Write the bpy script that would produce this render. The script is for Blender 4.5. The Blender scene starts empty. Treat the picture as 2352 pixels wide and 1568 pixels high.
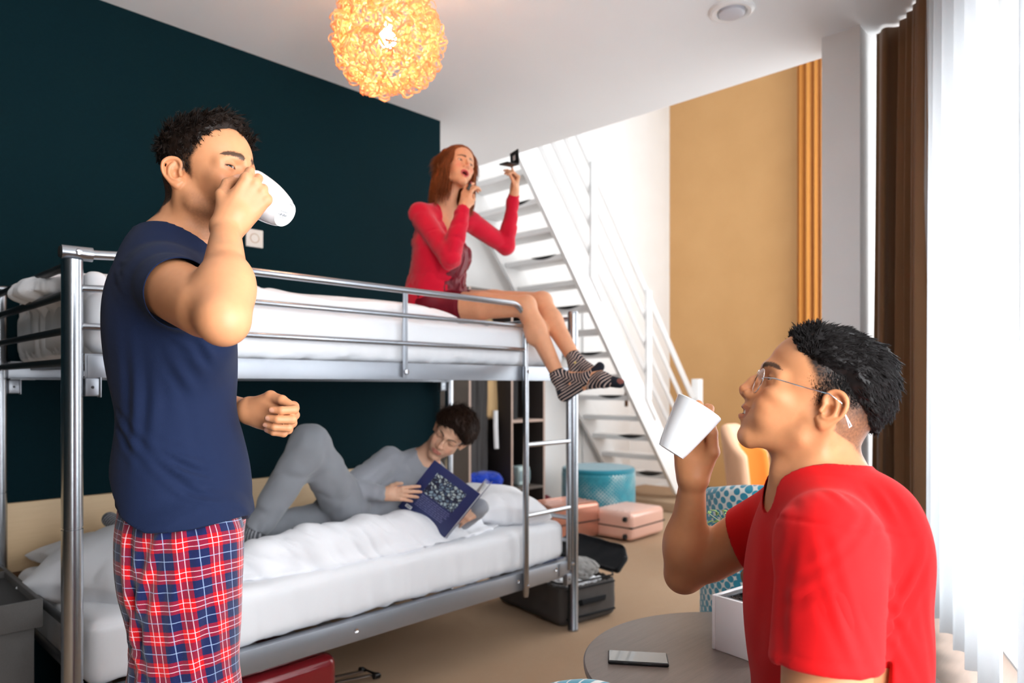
import bpy, bmesh, math, random
import numpy as np
from mathutils import Vector, Matrix

random.seed(7)
RNG = np.random.default_rng(7)
SC = bpy.context.scene
COL = SC.collection
PI = math.pi

# ------------------------------------------------------------------ camera
EYE = 1.27            # camera height over the floor
FPX = 1610.0          # focal length in pixels of the 2352 px wide frame
CA = math.radians(43.8)
FW = np.array([math.cos(CA), math.sin(CA), 0.0])     # viewing direction
RT = np.array([math.sin(CA), -math.cos(CA), 0.0])    # to the right
UP = np.array([0.0, 0.0, 1.0])
cam_d = bpy.data.cameras.new('camera')
cam = bpy.data.objects.new('camera', cam_d)
COL.objects.link(cam)
cam.location = (0, 0, EYE)
cam.rotation_euler = (PI / 2, 0, -(PI / 2 - CA))
cam_d.sensor_width = 36
cam_d.lens = FPX / 2352 * 36
cam_d.shift_y = 101 / 2352
cam_d.clip_start = 0.02
cam_d.dof.use_dof = True
cam_d.dof.focus_distance = 1.42
cam_d.dof.aperture_fstop = 3.4
SC.camera = cam


def P(u, v, t):
    """world point seen at photo pixel (u, v) at depth t metres along the view axis"""
    return FW * t + RT * ((u - 1176) / FPX * t) + UP * ((885 - v) / FPX * t + EYE)


def V3(*a):
    return np.array(a, dtype=float)


# ------------------------------------------------------------------ light
SC.view_settings.view_transform = 'Standard'
SC.view_settings.look = 'None'
SC.view_settings.gamma = 1
SC.view_settings.use_curve_mapping = False
SC.view_settings.exposure = 0.36
world = bpy.data.worlds.new('sky')
SC.world = world
world.use_nodes = True
bg = world.node_tree.nodes['Background']
bg.inputs[0].default_value = (0.93, 0.97, 1.0, 1)
bg.inputs[1].default_value = 2.4


def area(name, loc, target, sx, sy, power, color, spread=None):
    l = bpy.data.lights.new(name, 'AREA')
    l.shape = 'RECTANGLE'
    l.size = sx
    l.size_y = sy
    l.energy = power
    l.color = color
    if spread:
        l.spread = spread
    o = bpy.data.objects.new(name, l)
    COL.objects.link(o)
    o.location = loc
    d = Vector(target) - Vector(loc)
    o.rotation_euler = d.to_track_quat('-Z', 'Z').to_euler()
    return o


# window wall: line through W0 with direction WD (in plan)
WD = np.array([0.928, 0.371, 0.0])
WD /= np.linalg.norm(WD)
WN = np.array([-WD[1], WD[0], 0.0])      # into the room
W0 = V3(3.28, 0.77, 0) - WN * 0.16       # glass plane
def wall_pt(s, z, off=0.0):
    return W0 + WD * s + WN * off + UP * z
LW = dict(win=1.0)
# daylight standing in each tall window, just outside the glass
area('daylight_side', wall_pt(-3.1, 1.5, -0.25), wall_pt(-2.7, 1.35, 2.0), 1.5, 2.1, 75, (0.96, 0.98, 1.0))
area('daylight_main', wall_pt(-1.2, 1.5, -0.25), wall_pt(-1.2, 1.4, 2.0), 2.4, 2.1, 190, (0.97, 0.985, 1.0))
#area('daylight_rear', wall_pt(-5.2, 1.6, -0.25), wall_pt(-5.2, 1.45, 2.0), 2.4, 2.3, 50, (0.96, 0.98, 1.0))
area('daylight_far', wall_pt(2.6, 2.6, -0.25), wall_pt(2.6, 2.4, 2.0), 3.0, 4.0, 48, (1.0, 0.98, 0.95))


# ------------------------------------------------------------------ object helpers
def tag(o, label=None, cat=None, group=None, kind=None):
    if label: o['label'] = label
    if cat: o['category'] = cat
    if group: o['group'] = group
    if kind: o['kind'] = kind
    return o


def empty(name, loc=(0, 0, 0), rz=0.0, label=None, cat=None, group=None, rot=None):
    o = bpy.data.objects.new(name, None)
    COL.objects.link(o)
    o.empty_display_size = 0.1
    o.location = loc
    o.rotation_euler = rot if rot is not None else (0, 0, rz)
    return tag(o, label, cat, group)


def link(name, me, material, parent=None):
    o = bpy.data.objects.new(name, me)
    COL.objects.link(o)
    if material is not None:
        for m in (material if isinstance(material, (list, tuple)) else [material]):
            me.materials.append(m)
    if parent is not None:
        o.parent = parent
    return o


def smooth(me, on=True):
    me.polygons.foreach_set('use_smooth', [on] * len(me.polygons))


class MB:
    """collects simple solids into one bmesh"""
    def __init__(s):
        s.bm = bmesh.new()
        s.sm = set()

    def box(s, c, d, bev=0.0, seg=2, M=None, taper=None):
        r = bmesh.ops.create_cube(s.bm, size=1.0)
        vs = r['verts']
        for v in vs:
            v.co = Vector((v.co.x * d[0], v.co.y * d[1], v.co.z * d[2]))
            if taper and v.co.z > 0:
                v.co.x *= taper
                v.co.y *= taper
        if bev > 0:
            es = list({e for v in vs for e in v.link_edges})
            rr = bmesh.ops.bevel(s.bm, geom=es, offset=bev, segments=seg, affect='EDGES', profile=0.5)
            vs = list({v for f in rr['faces'] for v in f.verts} | {v for v in vs if v.is_valid})
        T = Matrix.Translation(Vector(c))
        if M is not None:
            T = T @ M.to_4x4()
        for v in vs:
            v.co = T @ v.co
        return s

    def tube(s, pts, r, n=12, cap=True, flat=None):
        pts = [Vector(p) for p in pts]
        m = len(pts)
        rings = []
        prev = None
        for i, p in enumerate(pts):
            if i == 0: d = pts[1] - pts[0]
            elif i == m - 1: d = pts[-1] - pts[-2]
            else: d = (pts[i + 1] - p).normalized() + (p - pts[i - 1]).normalized()
            d.normalize()
            if prev is None:
                a = d.orthogonal().normalized()
                if abs(d.z) < 0.99:
                    a = d.cross(Vector((0, 0, 1))).normalized()
            else:
                a = (prev - d * prev.dot(d)).normalized()
            b = d.cross(a)
            prev = a
            rr = r[i] if isinstance(r, (list, tuple)) else r
            fa, fb = (1, 1) if flat is None else flat
            rings.append([s.bm.verts.new(p + a * (rr * fa * math.cos(2 * PI * k / n)) + b * (rr * fb * math.sin(2 * PI * k / n))) for k in range(n)])
        for i in range(m - 1):
            for k in range(n):
                f = s.bm.faces.new((rings[i][k], rings[i][(k + 1) % n], rings[i + 1][(k + 1) % n], rings[i + 1][k]))
                f.smooth = True
        if cap:
            s.bm.faces.new(rings[0][::-1])
            s.bm.faces.new(rings[-1])
        return s

    def lathe(s, prof, c=(0, 0, 0), n=32, M=None, smooth_=True):
        rings = []
        for (r, z) in prof:
            if r < 1e-6:
                rings.append([s.bm.verts.new((0, 0, z))])
            else:
                rings.append([s.bm.verts.new((r * math.cos(2 * PI * k / n), r * math.sin(2 * PI * k / n), z)) for k in range(n)])
        for i in range(len(rings) - 1):
            A, B = rings[i], rings[i + 1]
            for k in range(n):
                k2 = (k + 1) % n
                if len(A) == 1 and len(B) == 1: continue
                if len(A) == 1: f = s.bm.faces.new((A[0], B[k2], B[k]))
                elif len(B) == 1: f = s.bm.faces.new((A[k], A[k2], B[0]))
                else: f = s.bm.faces.new((A[k], A[k2], B[k2], B[k]))
                f.smooth = smooth_
        T = Matrix.Translation(Vector(c))
        if M is not None: T = T @ M.to_4x4()
        for rg in rings:
            for v in rg: v.co = T @ v.co
        return s

    def prism(s, poly, axis, d, origin=(0, 0, 0), flip=False):
        """poly: list of 3D points; extruded by vector d"""
        d = Vector(d)
        a = [s.bm.verts.new(Vector(p)) for p in poly]
        b = [s.bm.verts.new(Vector(p) + d) for p in poly]
        n = len(poly)
        s.bm.faces.new(a[::-1]); s.bm.faces.new(b)
        for i in range(n):
            s.bm.faces.new((a[i], a[(i + 1) % n], b[(i + 1) % n], b[i]))
        return s

    def grid(s, fn, nu, nv, thick=None, closed_u=False):
        vs = [[s.bm.verts.new(Vector(fn(i / (nu - (0 if closed_u else 1)), j / (nv - 1)))) for i in range(nu)] for j in range(nv)]
        for j in range(nv - 1):
            for i in range(nu if closed_u else nu - 1):
                f = s.bm.faces.new((vs[j][i], vs[j][(i + 1) % nu], vs[j + 1][(i + 1) % nu], vs[j + 1][i]))
                f.smooth = True
        return s

    def build(s, name, material, parent=None, autosmooth=True, solid=None, subsurf=0):
        bmesh.ops.recalc_face_normals(s.bm, faces=s.bm.faces[:])
        me = bpy.data.meshes.new(name)
        if autosmooth:
            for f in s.bm.faces: f.smooth = True
            for e in s.bm.edges:
                if len(e.link_faces) == 2 and e.calc_face_angle(0) > 0.7: e.smooth = False
        s.bm.to_mesh(me)
        s.bm.free()
        o = link(name, me, material, parent)
        if solid:
            md = o.modifiers.new('thickness', 'SOLIDIFY'); md.thickness = solid; md.offset = 0
        if subsurf:
            md = o.modifiers.new('soft', 'SUBSURF'); md.levels = subsurf; md.render_levels = subsurf
        return o


# ------------------------------------------------------------------ materials
def lin(c):
    """sRGB 0-255 -> linear"""
    r = []
    for x in c[:3]:
        x = x / 255.0
        r.append(x / 12.92 if x <= 0.04045 else ((x + 0.055) / 1.055) ** 2.4)
    return np.array(r)


class NT:
    def __init__(s, name):
        s.m = bpy.data.materials.new(name)
        s.m.use_nodes = True
        s.t = s.m.node_tree
        s.b = s.t.nodes['Principled BSDF']
        s.out = s.t.nodes['Material Output']

    def n(s, kind, **kw):
        nd = s.t.nodes.new('ShaderNode' + kind)
        for k, v in kw.items():
            if k.startswith('i_'):
                nd.inputs[int(k[2:]) if k[2:].isdigit() else k[2:].replace('_', ' ')].default_value = v
            else:
                setattr(nd, k, v)
        return nd

    def l(s, a, b):
        s.t.links.new(a, b)

    def coord(s, which='Object', scale=(1, 1, 1), rot=(0, 0, 0)):
        tc = s.n('TexCoord')
        mp = s.n('Mapping')
        mp.inputs['Scale'].default_value = scale
        mp.inputs['Rotation'].default_value = rot
        s.l(tc.outputs[which], mp.inputs['Vector'])
        return mp.outputs['Vector']

    def math(s, op, a, b=None, c=None):
        nd = s.n('Math', operation=op)
        for i, x in enumerate((a, b, c)):
            if x is None: continue
            if isinstance(x, (int, float)): nd.inputs[i].default_value = x
            else: s.l(x, nd.inputs[i])
        return nd.outputs[0]

    def mix(s, fac, a, b, blend='MIX'):
        nd = s.n('Mix', data_type='RGBA', blend_type=blend)
        for x, i in ((fac, 0), (a, 6), (b, 7)):
            if isinstance(x, (int, float)): nd.inputs[i].default_value = x
            elif isinstance(x, (tuple, list, np.ndarray)): nd.inputs[i].default_value = (*[float(q) for q in x[:3]], 1)
            else: s.l(x, nd.inputs[i])
        return nd.outputs[2]

    def ramp(s, fac, stops, interp='LINEAR'):
        nd = s.n('ValToRGB')
        cr = nd.color_ramp
        cr.interpolation = interp
        while len(cr.elements) > 1: cr.elements.remove(cr.elements[-1])
        for i, (p, c) in enumerate(stops):
            e = cr.elements[0] if i == 0 else cr.elements.new(p)
            e.position = p
            e.color = (*[float(q) for q in (c if hasattr(c, '__len__') else (c, c, c))][:3], 1)
        s.l(fac, nd.inputs[0])
        return nd.outputs[0]

    def noise(s, vec, scale, detail=2.0, rough=0.5):
        nd = s.n('TexNoise')
        nd.inputs['Scale'].default_value = scale
        nd.inputs['Detail'].default_value = detail
        nd.inputs['Roughness'].default_value = rough
        s.l(vec, nd.inputs['Vector'])
        return nd.outputs[0]

    def bump(s, h, dist=0.001, strength=1.0):
        nd = s.n('Bump')
        nd.inputs['Distance'].default_value = dist
        nd.inputs['Strength'].default_value = strength
        s.l(h, nd.inputs['Height'])
        s.l(nd.outputs[0], s.b.inputs['Normal'])

    def set(s, color=None, rough=None, metal=None, **kw):
        if color is not None:
            if isinstance(color, (tuple, list, np.ndarray)): s.b.inputs['Base Color'].default_value = (*[float(q) for q in color[:3]], 1)
            else: s.l(color, s.b.inputs['Base Color'])
        if rough is not None:
            if isinstance(rough, (int, float)): s.b.inputs['Roughness'].default_value = rough
            else: s.l(rough, s.b.inputs['Roughness'])
        if metal is not None: s.b.inputs['Metallic'].default_value = metal
        for k, v in kw.items():
            s.b.inputs[k.replace('_', ' ')].default_value = v
        return s


def plain(name, srgb, rough=0.5, metal=0.0, var=0.06, scale=8.0, bump=None, coat=0.0):
    """procedural material: a base colour with a little noise variation and fine relief"""
    t = NT(name)
    c = lin(srgb)
    vec = t.coord()
    nz = t.noise(vec, scale, 3)
    col = t.mix(nz, c * (1 - var), np.minimum(c * (1 + var), 1.0))
    t.set(col, rough, metal)
    if coat: t.b.inputs['Coat Weight'].default_value = coat
    if bump:
        t.bump(t.noise(vec, bump[0], 2), bump[1])
    return t.m


def fabric(name, srgb, weave=900.0, dist=0.0004, rough=0.9, var=0.1, sheen=0.2, attr=None, subs=0.0):
    t = NT(name)
    vec = t.coord()
    nz = t.noise(vec, weave, 2, 0.7)
    big = t.noise(vec, 14, 3)
    c = lin(srgb)
    if attr:
        a = t.n('Attribute', attribute_name=attr)
        base = a.outputs['Color']
        dark = t.mix(1.0, base, (1 - var,) * 3, 'MULTIPLY')
        col = t.mix(t.math('ADD', t.math('MULTIPLY', nz, 0.6), t.math('MULTIPLY', big, 0.4)), dark, base)
    else:
        col = t.mix(t.math('ADD', t.math('MULTIPLY', nz, 0.6), t.math('MULTIPLY', big, 0.4)), c * (1 - var), np.minimum(c * (1 + var), 1))
    t.set(col, rough)
    t.b.inputs['Sheen Weight'].default_value = sheen
    t.b.inputs['Specular IOR Level'].default_value = 0.2
    t.bump(nz, dist)
    return t.m


# ------------------------------------------------------------------ signed-distance modelling
def nrm(a):
    a = np.asarray(a, float)
    return a / max(np.linalg.norm(a), 1e-12)


class Frame:
    def __init__(s, o, X, Z, sc=1.0):
        """o origin, X forward, Z up (approx), Y = left"""
        s.o = np.asarray(o, float)
        X = nrm(X)
        Y = nrm(np.cross(Z, X))
        Z = np.cross(X, Y)
        s.M = np.stack([X, Y, Z], 1)
        s.s = sc

    def p(s, x, y=None, z=None):
        v = np.asarray(x if y is None else (x, y, z), float)
        return s.o + s.M @ (v * s.s)

    def v(s, x, y, z):
        return s.M @ np.array([x, y, z], float)

    def inv(s, W):
        return (W - s.o) @ s.M / s.s

    def rot(s, yaw=0, pitch=0, roll=0):
        """new frame turned in its own axes (degrees): yaw left, pitch up, roll towards the right shoulder"""
        y, p, r = [math.radians(a) for a in (yaw, pitch, roll)]
        Rz = np.array([[math.cos(y), -math.sin(y), 0], [math.sin(y), math.cos(y), 0], [0, 0, 1]])
        Ry = np.array([[math.cos(p), 0, -math.sin(p)], [0, 1, 0], [math.sin(p), 0, math.cos(p)]])
        Rx = np.array([[1, 0, 0], [0, math.cos(r), -math.sin(r)], [0, math.sin(r), math.cos(r)]])
        f = Frame(s.o, (1, 0, 0), (0, 0, 1), s.s)
        f.M = s.M @ Rz @ Ry @ Rx
        return f


class SDF:
    def __init__(s):
        s.items = []

    def cone(s, a, b, ra, rb, k=0.01, op='u'):
        a, b = np.asarray(a, float), np.asarray(b, float)
        s.items.append(('c', op, k, a, b, ra, rb))
        return s

    def chain(s, pts, rs, k=0.01, op='u'):
        for i in range(len(pts) - 1):
            s.cone(pts[i], pts[i + 1], rs[i], rs[i + 1], k, op)
        return s

    def ell(s, c, r, M=None, k=0.01, op='u'):
        s.items.append(('e', op, k, np.asarray(c, float), np.asarray(r, float), np.eye(3) if M is None else M))
        return s

    def box(s, c, h, M=None, rr=0.005, k=0.005, op='u'):
        s.items.append(('b', op, k, np.asarray(c, float), np.asarray(h, float), np.eye(3) if M is None else M, rr))
        return s

    def plane(s, p, n, k=0.003, op='i'):
        """keeps the side the normal points away from"""
        s.items.append(('p', op, k, np.asarray(p, float), nrm(n)))
        return s

    def fn(s, f, c, R, op='u', k=0.01):
        s.items.append(('f', op, k, f, np.asarray(c, float), R))
        return s

    @staticmethod
    def d1(it, Q):
        t = it[0]
        if t == 'c':
            a, b, ra, rb = it[3:7]
            ab = b - a
            L = ab @ ab
            h = np.clip(((Q - a) @ ab) / max(L, 1e-12), 0, 1)
            w = Q - a - h[:, None] * ab
            return np.sqrt((w * w).sum(1)) - (ra + (rb - ra) * h)
        if t == 'e':
            q = (Q - it[3]) @ it[5]
            k0 = np.sqrt(((q / it[4]) ** 2).sum(1))
            k1 = np.sqrt(((q / it[4] ** 2) ** 2).sum(1))
            return k0 * (k0 - 1) / np.maximum(k1, 1e-9)
        if t == 'b':
            q = np.abs((Q - it[3]) @ it[5]) - (it[4] - it[6])
            return np.sqrt((np.maximum(q, 0) ** 2).sum(1)) + np.minimum(q.max(1), 0) - it[6]
        if t == 'p':
            return (Q - it[3]) @ it[4]
        w = np.sqrt(((Q - it[4]) ** 2).sum(1)) - it[5]
        near = w < 0.004
        r = np.maximum(w, 0.004)
        if near.any(): r[near] = it[3](Q[near])
        return r

    def ev(s, Q, items=None):
        d = None
        for it in (s.items if items is None else items):
            x = s.d1(it, Q)
            op, k = it[1], it[2]
            if d is None:
                d = x if op == 'u' else np.full(len(Q), 1.0)
                continue
            if op == 'u':
                h = np.maximum(k - np.abs(d - x), 0) / k
                d = np.minimum(d, x) - h * h * k * 0.25
            else:
                if op == 's': x = -x
                h = np.maximum(k - np.abs(d - x), 0) / k
                d = np.maximum(d, x) + h * h * k * 0.25
        return d

    def cull(s, c, R):
        Q = c[None]
        ds = [float(s.d1(it, Q)[0]) for it in s.items]
        mu = min([d for d, it in zip(ds, s.items) if it[1] == 'u'], default=1)
        out = []
        for d, it in zip(ds, s.items):
            k = it[2]
            if it[1] == 'u':
                if d < mu + 2.6 * R + k + 0.004: out.append(it)
            elif it[1] == 's':
                if d < 1.5 * R + k + 0.004: out.append(it)
            else:
                if d > -1.5 * R - k - 0.004: out.append(it)
        return out


def cull_all(sdf, cen, R):
    """for every block centre the primitives that can matter there"""
    its = sdf.items
    DD = np.stack([SDF.d1(it, cen) for it in its])
    isu = np.array([it[1] == 'u' for it in its]); iss = np.array([it[1] == 's' for it in its])
    K = np.array([it[2] for it in its])[:, None]
    mu = DD[isu].min(0)
    keep_ = np.where(isu[:, None], DD < mu + 2.6 * R + K + .004, np.where(iss[:, None], DD < 1.5 * R + K + .004, DD > -1.5 * R - K - .004))
    d = None
    for x, it in zip(DD, its):
        op, k = it[1], it[2]
        if d is None: d = x.copy(); continue
        if op == 'u':
            h = np.maximum(k - np.abs(d - x), 0) / k; d = np.minimum(d, x) - h * h * k * .25
        else:
            x = -x if op == 's' else x
            h = np.maximum(k - np.abs(d - x), 0) / k; d = np.maximum(d, x) + h * h * k * .25
    return keep_, d


def surface(sdf, lo, hi, h, B=8, skip=None):
    """surface nets over the box lo..hi with cell size h; skip: boxes whose cells are left out"""
    lo = np.asarray(lo, float); hi = np.asarray(hi, float)
    n = np.ceil((hi - lo) / h).astype(int) + 1
    nb = np.ceil((n - 1) / B).astype(int)
    n = nb * B + 1
    D = np.full(n, 1.0, np.float32)
    g = np.arange(B + 1) * h
    base = np.stack(np.meshgrid(g, g, g, indexing='ij'), -1).reshape(-1, 3)
    bi = np.stack(np.meshgrid(*[np.arange(q) for q in nb], indexing='ij'), -1).reshape(-1, 3)
    cen = lo + (bi + 0.5) * B * h
    R = B * h * 0.5 * 1.7321
    KP, dc = cull_all(sdf, cen, R)
    if skip:
        for (a, b) in skip:      # blocks fully inside a finer box need no values
            ins = np.all((cen - B * h / 2 > np.asarray(a) + 3.2 * h) & (cen + B * h / 2 < np.asarray(b) - 3.2 * h), 1)
            dc = np.where(ins, 9.0, dc)
    thr = R * 1.2 + 0.005
    neg = np.flatnonzero(dc < -thr)
    for j in neg:
        x, y, z = bi[j] * B
        D[x:x + B + 1, y:y + B + 1, z:z + B + 1] = -1.0
    act = np.flatnonzero(np.abs(dc) <= thr)
    # blocks that share the same set of primitives are evaluated together
    groups = {}
    for j in act: groups.setdefault(KP[:, j].tobytes(), []).append(j)
    nq = len(base)
    for key, js in groups.items():
        its = [it for it, k_ in zip(sdf.items, KP[:, js[0]]) if k_]
        if not its: continue
        for c0 in range(0, len(js), 24):
            sub = js[c0:c0 + 24]
            Q = (lo + bi[sub][:, None, :] * (B * h) + base[None]).reshape(-1, 3)
            val = sdf.ev(Q, its).astype(np.float32).reshape(len(sub), B + 1, B + 1, B + 1)
            for q, j in enumerate(sub):
                x, y, z = bi[j] * B
                D[x:x + B + 1, y:y + B + 1, z:z + B + 1] = val[q]
    return nets(D, lo, h, skip)


def nets(D, lo, h, skip=None):
    S = D < 0
    cnt = np.zeros(tuple(np.array(D.shape) - 1), np.int8)
    for i in (0, 1):
        for j in (0, 1):
            for k in (0, 1):
                cnt += S[i:S.shape[0] - 1 + i, j:S.shape[1] - 1 + j, k:S.shape[2] - 1 + k]
    act = (cnt > 0) & (cnt < 8)
    if skip:
        idx = np.argwhere(act)
        c = lo + (idx + 0.5) * h
        keep = np.ones(len(idx), bool)
        for (a, b) in skip:
            keep &= ~np.all((c > np.asarray(a) + h * 1.6) & (c < np.asarray(b) - h * 1.6), 1)
        bad = idx[~keep]
        act[bad[:, 0], bad[:, 1], bad[:, 2]] = False
    cells = np.argwhere(act)
    vid = np.full(act.shape, -1, np.int64)
    vid[cells[:, 0], cells[:, 1], cells[:, 2]] = np.arange(len(cells))
    acc = np.zeros((len(cells), 3)); num = np.zeros(len(cells))
    ci, cj, ck = cells.T
    for ax in range(3):
        for a in (0, 1):
            for b in (0, 1):
                o = [0, 0, 0]; oth = [q for q in range(3) if q != ax]
                o[oth[0]] = a; o[oth[1]] = b
                d0 = D[ci + o[0], cj + o[1], ck + o[2]]
                e = list(o); e[ax] = 1
                d1 = D[ci + e[0], cj + e[1], ck + e[2]]
                m = (d0 < 0) != (d1 < 0)
                t = np.where(m, d0 / np.where(m, d0 - d1, 1), 0)
                pt = np.zeros((len(cells), 3))
                pt[:, oth[0]] = a; pt[:, oth[1]] = b; pt[:, ax] = t
                acc += pt * m[:, None]; num += m
    V = lo + (cells + acc / np.maximum(num, 1)[:, None]) * h
    F = []
    for ax in range(3):
        sl0 = [slice(1, -1)] * 3; sl1 = [slice(1, -1)] * 3
        sl0[ax] = slice(0, -1); sl1[ax] = slice(1, None)
        A = S[tuple(sl0)]; Bq = S[tuple(sl1)]
        e = np.argwhere(A != Bq)
        if not len(e): continue
        inside = A[e[:, 0], e[:, 1], e[:, 2]]
        off = np.array([1, 1, 1]); off[ax] = 0
        e = e + off
        o1, o2 = [q for q in range(3) if q != ax]
        def cell(da, db):
            q = e.copy(); q[:, o1] -= da; q[:, o2] -= db
            return vid[q[:, 0], q[:, 1], q[:, 2]]
        q = np.stack([cell(1, 1), cell(0, 1), cell(0, 0), cell(1, 0)], 1)
        flip = inside if ax != 1 else ~inside
        q = np.where(flip[:, None], q, q[:, ::-1])
        F.append(q[(q >= 0).all(1)])
    F = np.concatenate(F) if F else np.zeros((0, 4), int)
    return V, F


def bins(sdf, V, cs):
    cell = np.floor(V / cs).astype(int)
    key = cell[:, 0] * 73856093 ^ cell[:, 1] * 19349663 ^ cell[:, 2] * 83492791
    order = np.argsort(key, kind='stable')
    cuts = np.flatnonzero(np.diff(key[order])) + 1
    grp = [g for g in np.split(order, cuts) if len(g)]
    cen = np.array([(cell[g[0]] + .5) * cs for g in grp])
    KP, _ = cull_all(sdf, cen, cs * .95)
    return grp, KP


def polish(sdf, V, it=2, e=0.0008):
    """slides vertices onto the exact surface"""
    K = np.array([[1, -1, -1], [-1, -1, 1], [-1, 1, -1], [1, 1, 1]], float)
    out = V.copy()
    if not len(V): return out
    grp, KP = bins(sdf, V, .05)
    for i, idx in enumerate(grp):
        Q = out[idx]
        its = [a for a, k_ in zip(sdf.items, KP[:, i]) if k_]
        m = len(Q)
        for _ in range(it):
            v = sdf.ev((Q[None] + K[:, None, :] * e).reshape(-1, 3), its).reshape(4, m)
            g = np.einsum('km,kc->mc', v, K) / (4 * e)
            d = v.mean(0)
            n2 = (g * g).sum(1)
            step = np.clip(d / np.maximum(n2, 0.25), -0.004, 0.004)
            Q = Q - g * step[:, None]
        out[idx] = Q
    return out


def binned(sdf, V, cs=0.06):
    grp, KP = bins(sdf, V, cs)
    out = np.empty(len(V))
    for i, idx in enumerate(grp):
        out[idx] = sdf.ev(V[idx], [a for a, k_ in zip(sdf.items, KP[:, i]) if k_])
    return out


def vnormals(V, F):
    a, b, c, d = V[F[:, 0]], V[F[:, 1]], V[F[:, 2]], V[F[:, 3]]
    n = np.cross(c - a, d - b)
    N = np.zeros_like(V)
    for i in range(4): np.add.at(N, F[:, i], n)
    return N / np.maximum(np.linalg.norm(N, axis=1, keepdims=True), 1e-12)


def relax(V, F, it=2, lam=0.5):
    E = np.concatenate([F[:, [0, 1]], F[:, [1, 2]], F[:, [2, 3]], F[:, [3, 0]]])
    n = len(V)
    for _ in range(it):
        s = np.zeros_like(V); c = np.bincount(E.ravel(), minlength=n).astype(float)
        for ax in range(3):
            s[:, ax] = np.bincount(E[:, 0], V[E[:, 1], ax], n) + np.bincount(E[:, 1], V[E[:, 0], ax], n)
        V = V + lam * (s / np.maximum(c, 1)[:, None] - V)
    return V


def mesh_from(name, V, F, attrs=None, uv=None):
    me = bpy.data.meshes.new(name)
    V = np.ascontiguousarray(V, np.float32)
    me.vertices.add(len(V)); me.vertices.foreach_set('co', V.ravel())
    F = np.ascontiguousarray(F, np.int32)
    k = F.shape[1]
    me.loops.add(F.size); me.loops.foreach_set('vertex_index', F.ravel())
    me.polygons.add(len(F)); me.polygons.foreach_set('loop_start', np.arange(0, F.size, k, dtype=np.int32))
    me.polygons.foreach_set('use_smooth', np.ones(len(F), bool))
    if attrs:
        for nm, A in attrs.items():
            A = np.asarray(A, np.float32)
            if A.ndim == 2 and A.shape[1] == 3 and nm.startswith('col'):
                at = me.attributes.new(nm, 'FLOAT_COLOR', 'POINT')
                at.data.foreach_set('color', np.concatenate([A, np.ones((len(A), 1), np.float32)], 1).ravel())
            elif A.ndim == 2:
                at = me.attributes.new(nm, 'FLOAT_VECTOR', 'POINT')
                at.data.foreach_set('vector', A.ravel())
            else:
                at = me.attributes.new(nm, 'FLOAT', 'POINT')
                at.data.foreach_set('value', A.ravel())
    me.update(calc_edges=True)
    me.validate()
    return me


def vnoise(Q, scale, seed=0, octaves=1):
    """cheap smooth value noise in -1..1"""
    out = np.zeros(len(Q)); amp = 1.0; tot = 0
    for o in range(octaves):
        q = Q * scale * (2 ** o) + seed * 17.3
        i = np.floor(q).astype(np.int64); f = q - i
        f = f * f * (3 - 2 * f)
        r = np.zeros(len(Q))
        for dx in (0, 1):
            for dy in (0, 1):
                for dz in (0, 1):
                    h = ((i[:, 0] + dx) * 73856093) ^ ((i[:, 1] + dy) * 19349663) ^ ((i[:, 2] + dz) * 83492791) ^ (seed * 2654435 + o * 977)
                    h = (h ^ (h >> 13)) * 1274126177 & 0x7fffffff
                    h = ((h ^ (h >> 16)) & 0xffff) / 32767.5 - 1
                    w = (f[:, 0] if dx else 1 - f[:, 0]) * (f[:, 1] if dy else 1 - f[:, 1]) * (f[:, 2] if dz else 1 - f[:, 2])
                    r += h * w
        out += r * amp; tot += amp; amp *= 0.5
    return out / tot


def sstep(a, b, x):
    t = np.clip((x - a) / (b - a), 0, 1)
    return t * t * (3 - 2 * t)


def folds(V, N, specs):
    """sum of soft ridges: each spec = (point, direction along the fold, across direction, length, spacing, amp, decay)"""
    d = np.zeros(len(V))
    for (p, along, across, L, sp, amp, ph) in specs:
        q = V - p
        a = nrm(along); c = nrm(across)
        x = q @ a; y = q @ c
        r = q - np.outer(x, a)
        w = np.exp(-(x / L) ** 2) * np.exp(-((r * r).sum(1)) / (1.15 * sp) ** 2)
        bend = 0.25 * sp * np.sin(x / L * 2.1 + ph)
        d += amp * w * np.cos((y + bend) / sp * PI * 1.6 + ph)
    return V + N * d[:, None]
# ------------------------------------------------------------------ heads
def cat_mull(pts, rs, m=3):
    P_ = [np.asarray(p) for p in pts]; n = len(P_)
    op = []; orr = []
    for i in range(n - 1):
        p0, p1, p2, p3 = P_[max(i - 1, 0)], P_[i], P_[i + 1], P_[min(i + 2, n - 1)]
        for j in range(m):
            t = j / m
            op.append(.5 * ((2 * p1) + (-p0 + p2) * t + (2 * p0 - 5 * p1 + 4 * p2 - p3) * t * t + (-p0 + 3 * p1 - 3 * p2 + p3) * t ** 3))
            orr.append(rs[i] + (rs[i + 1] - rs[i]) * t)
    op.append(P_[-1]); orr.append(rs[-1])
    return op, orr


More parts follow.
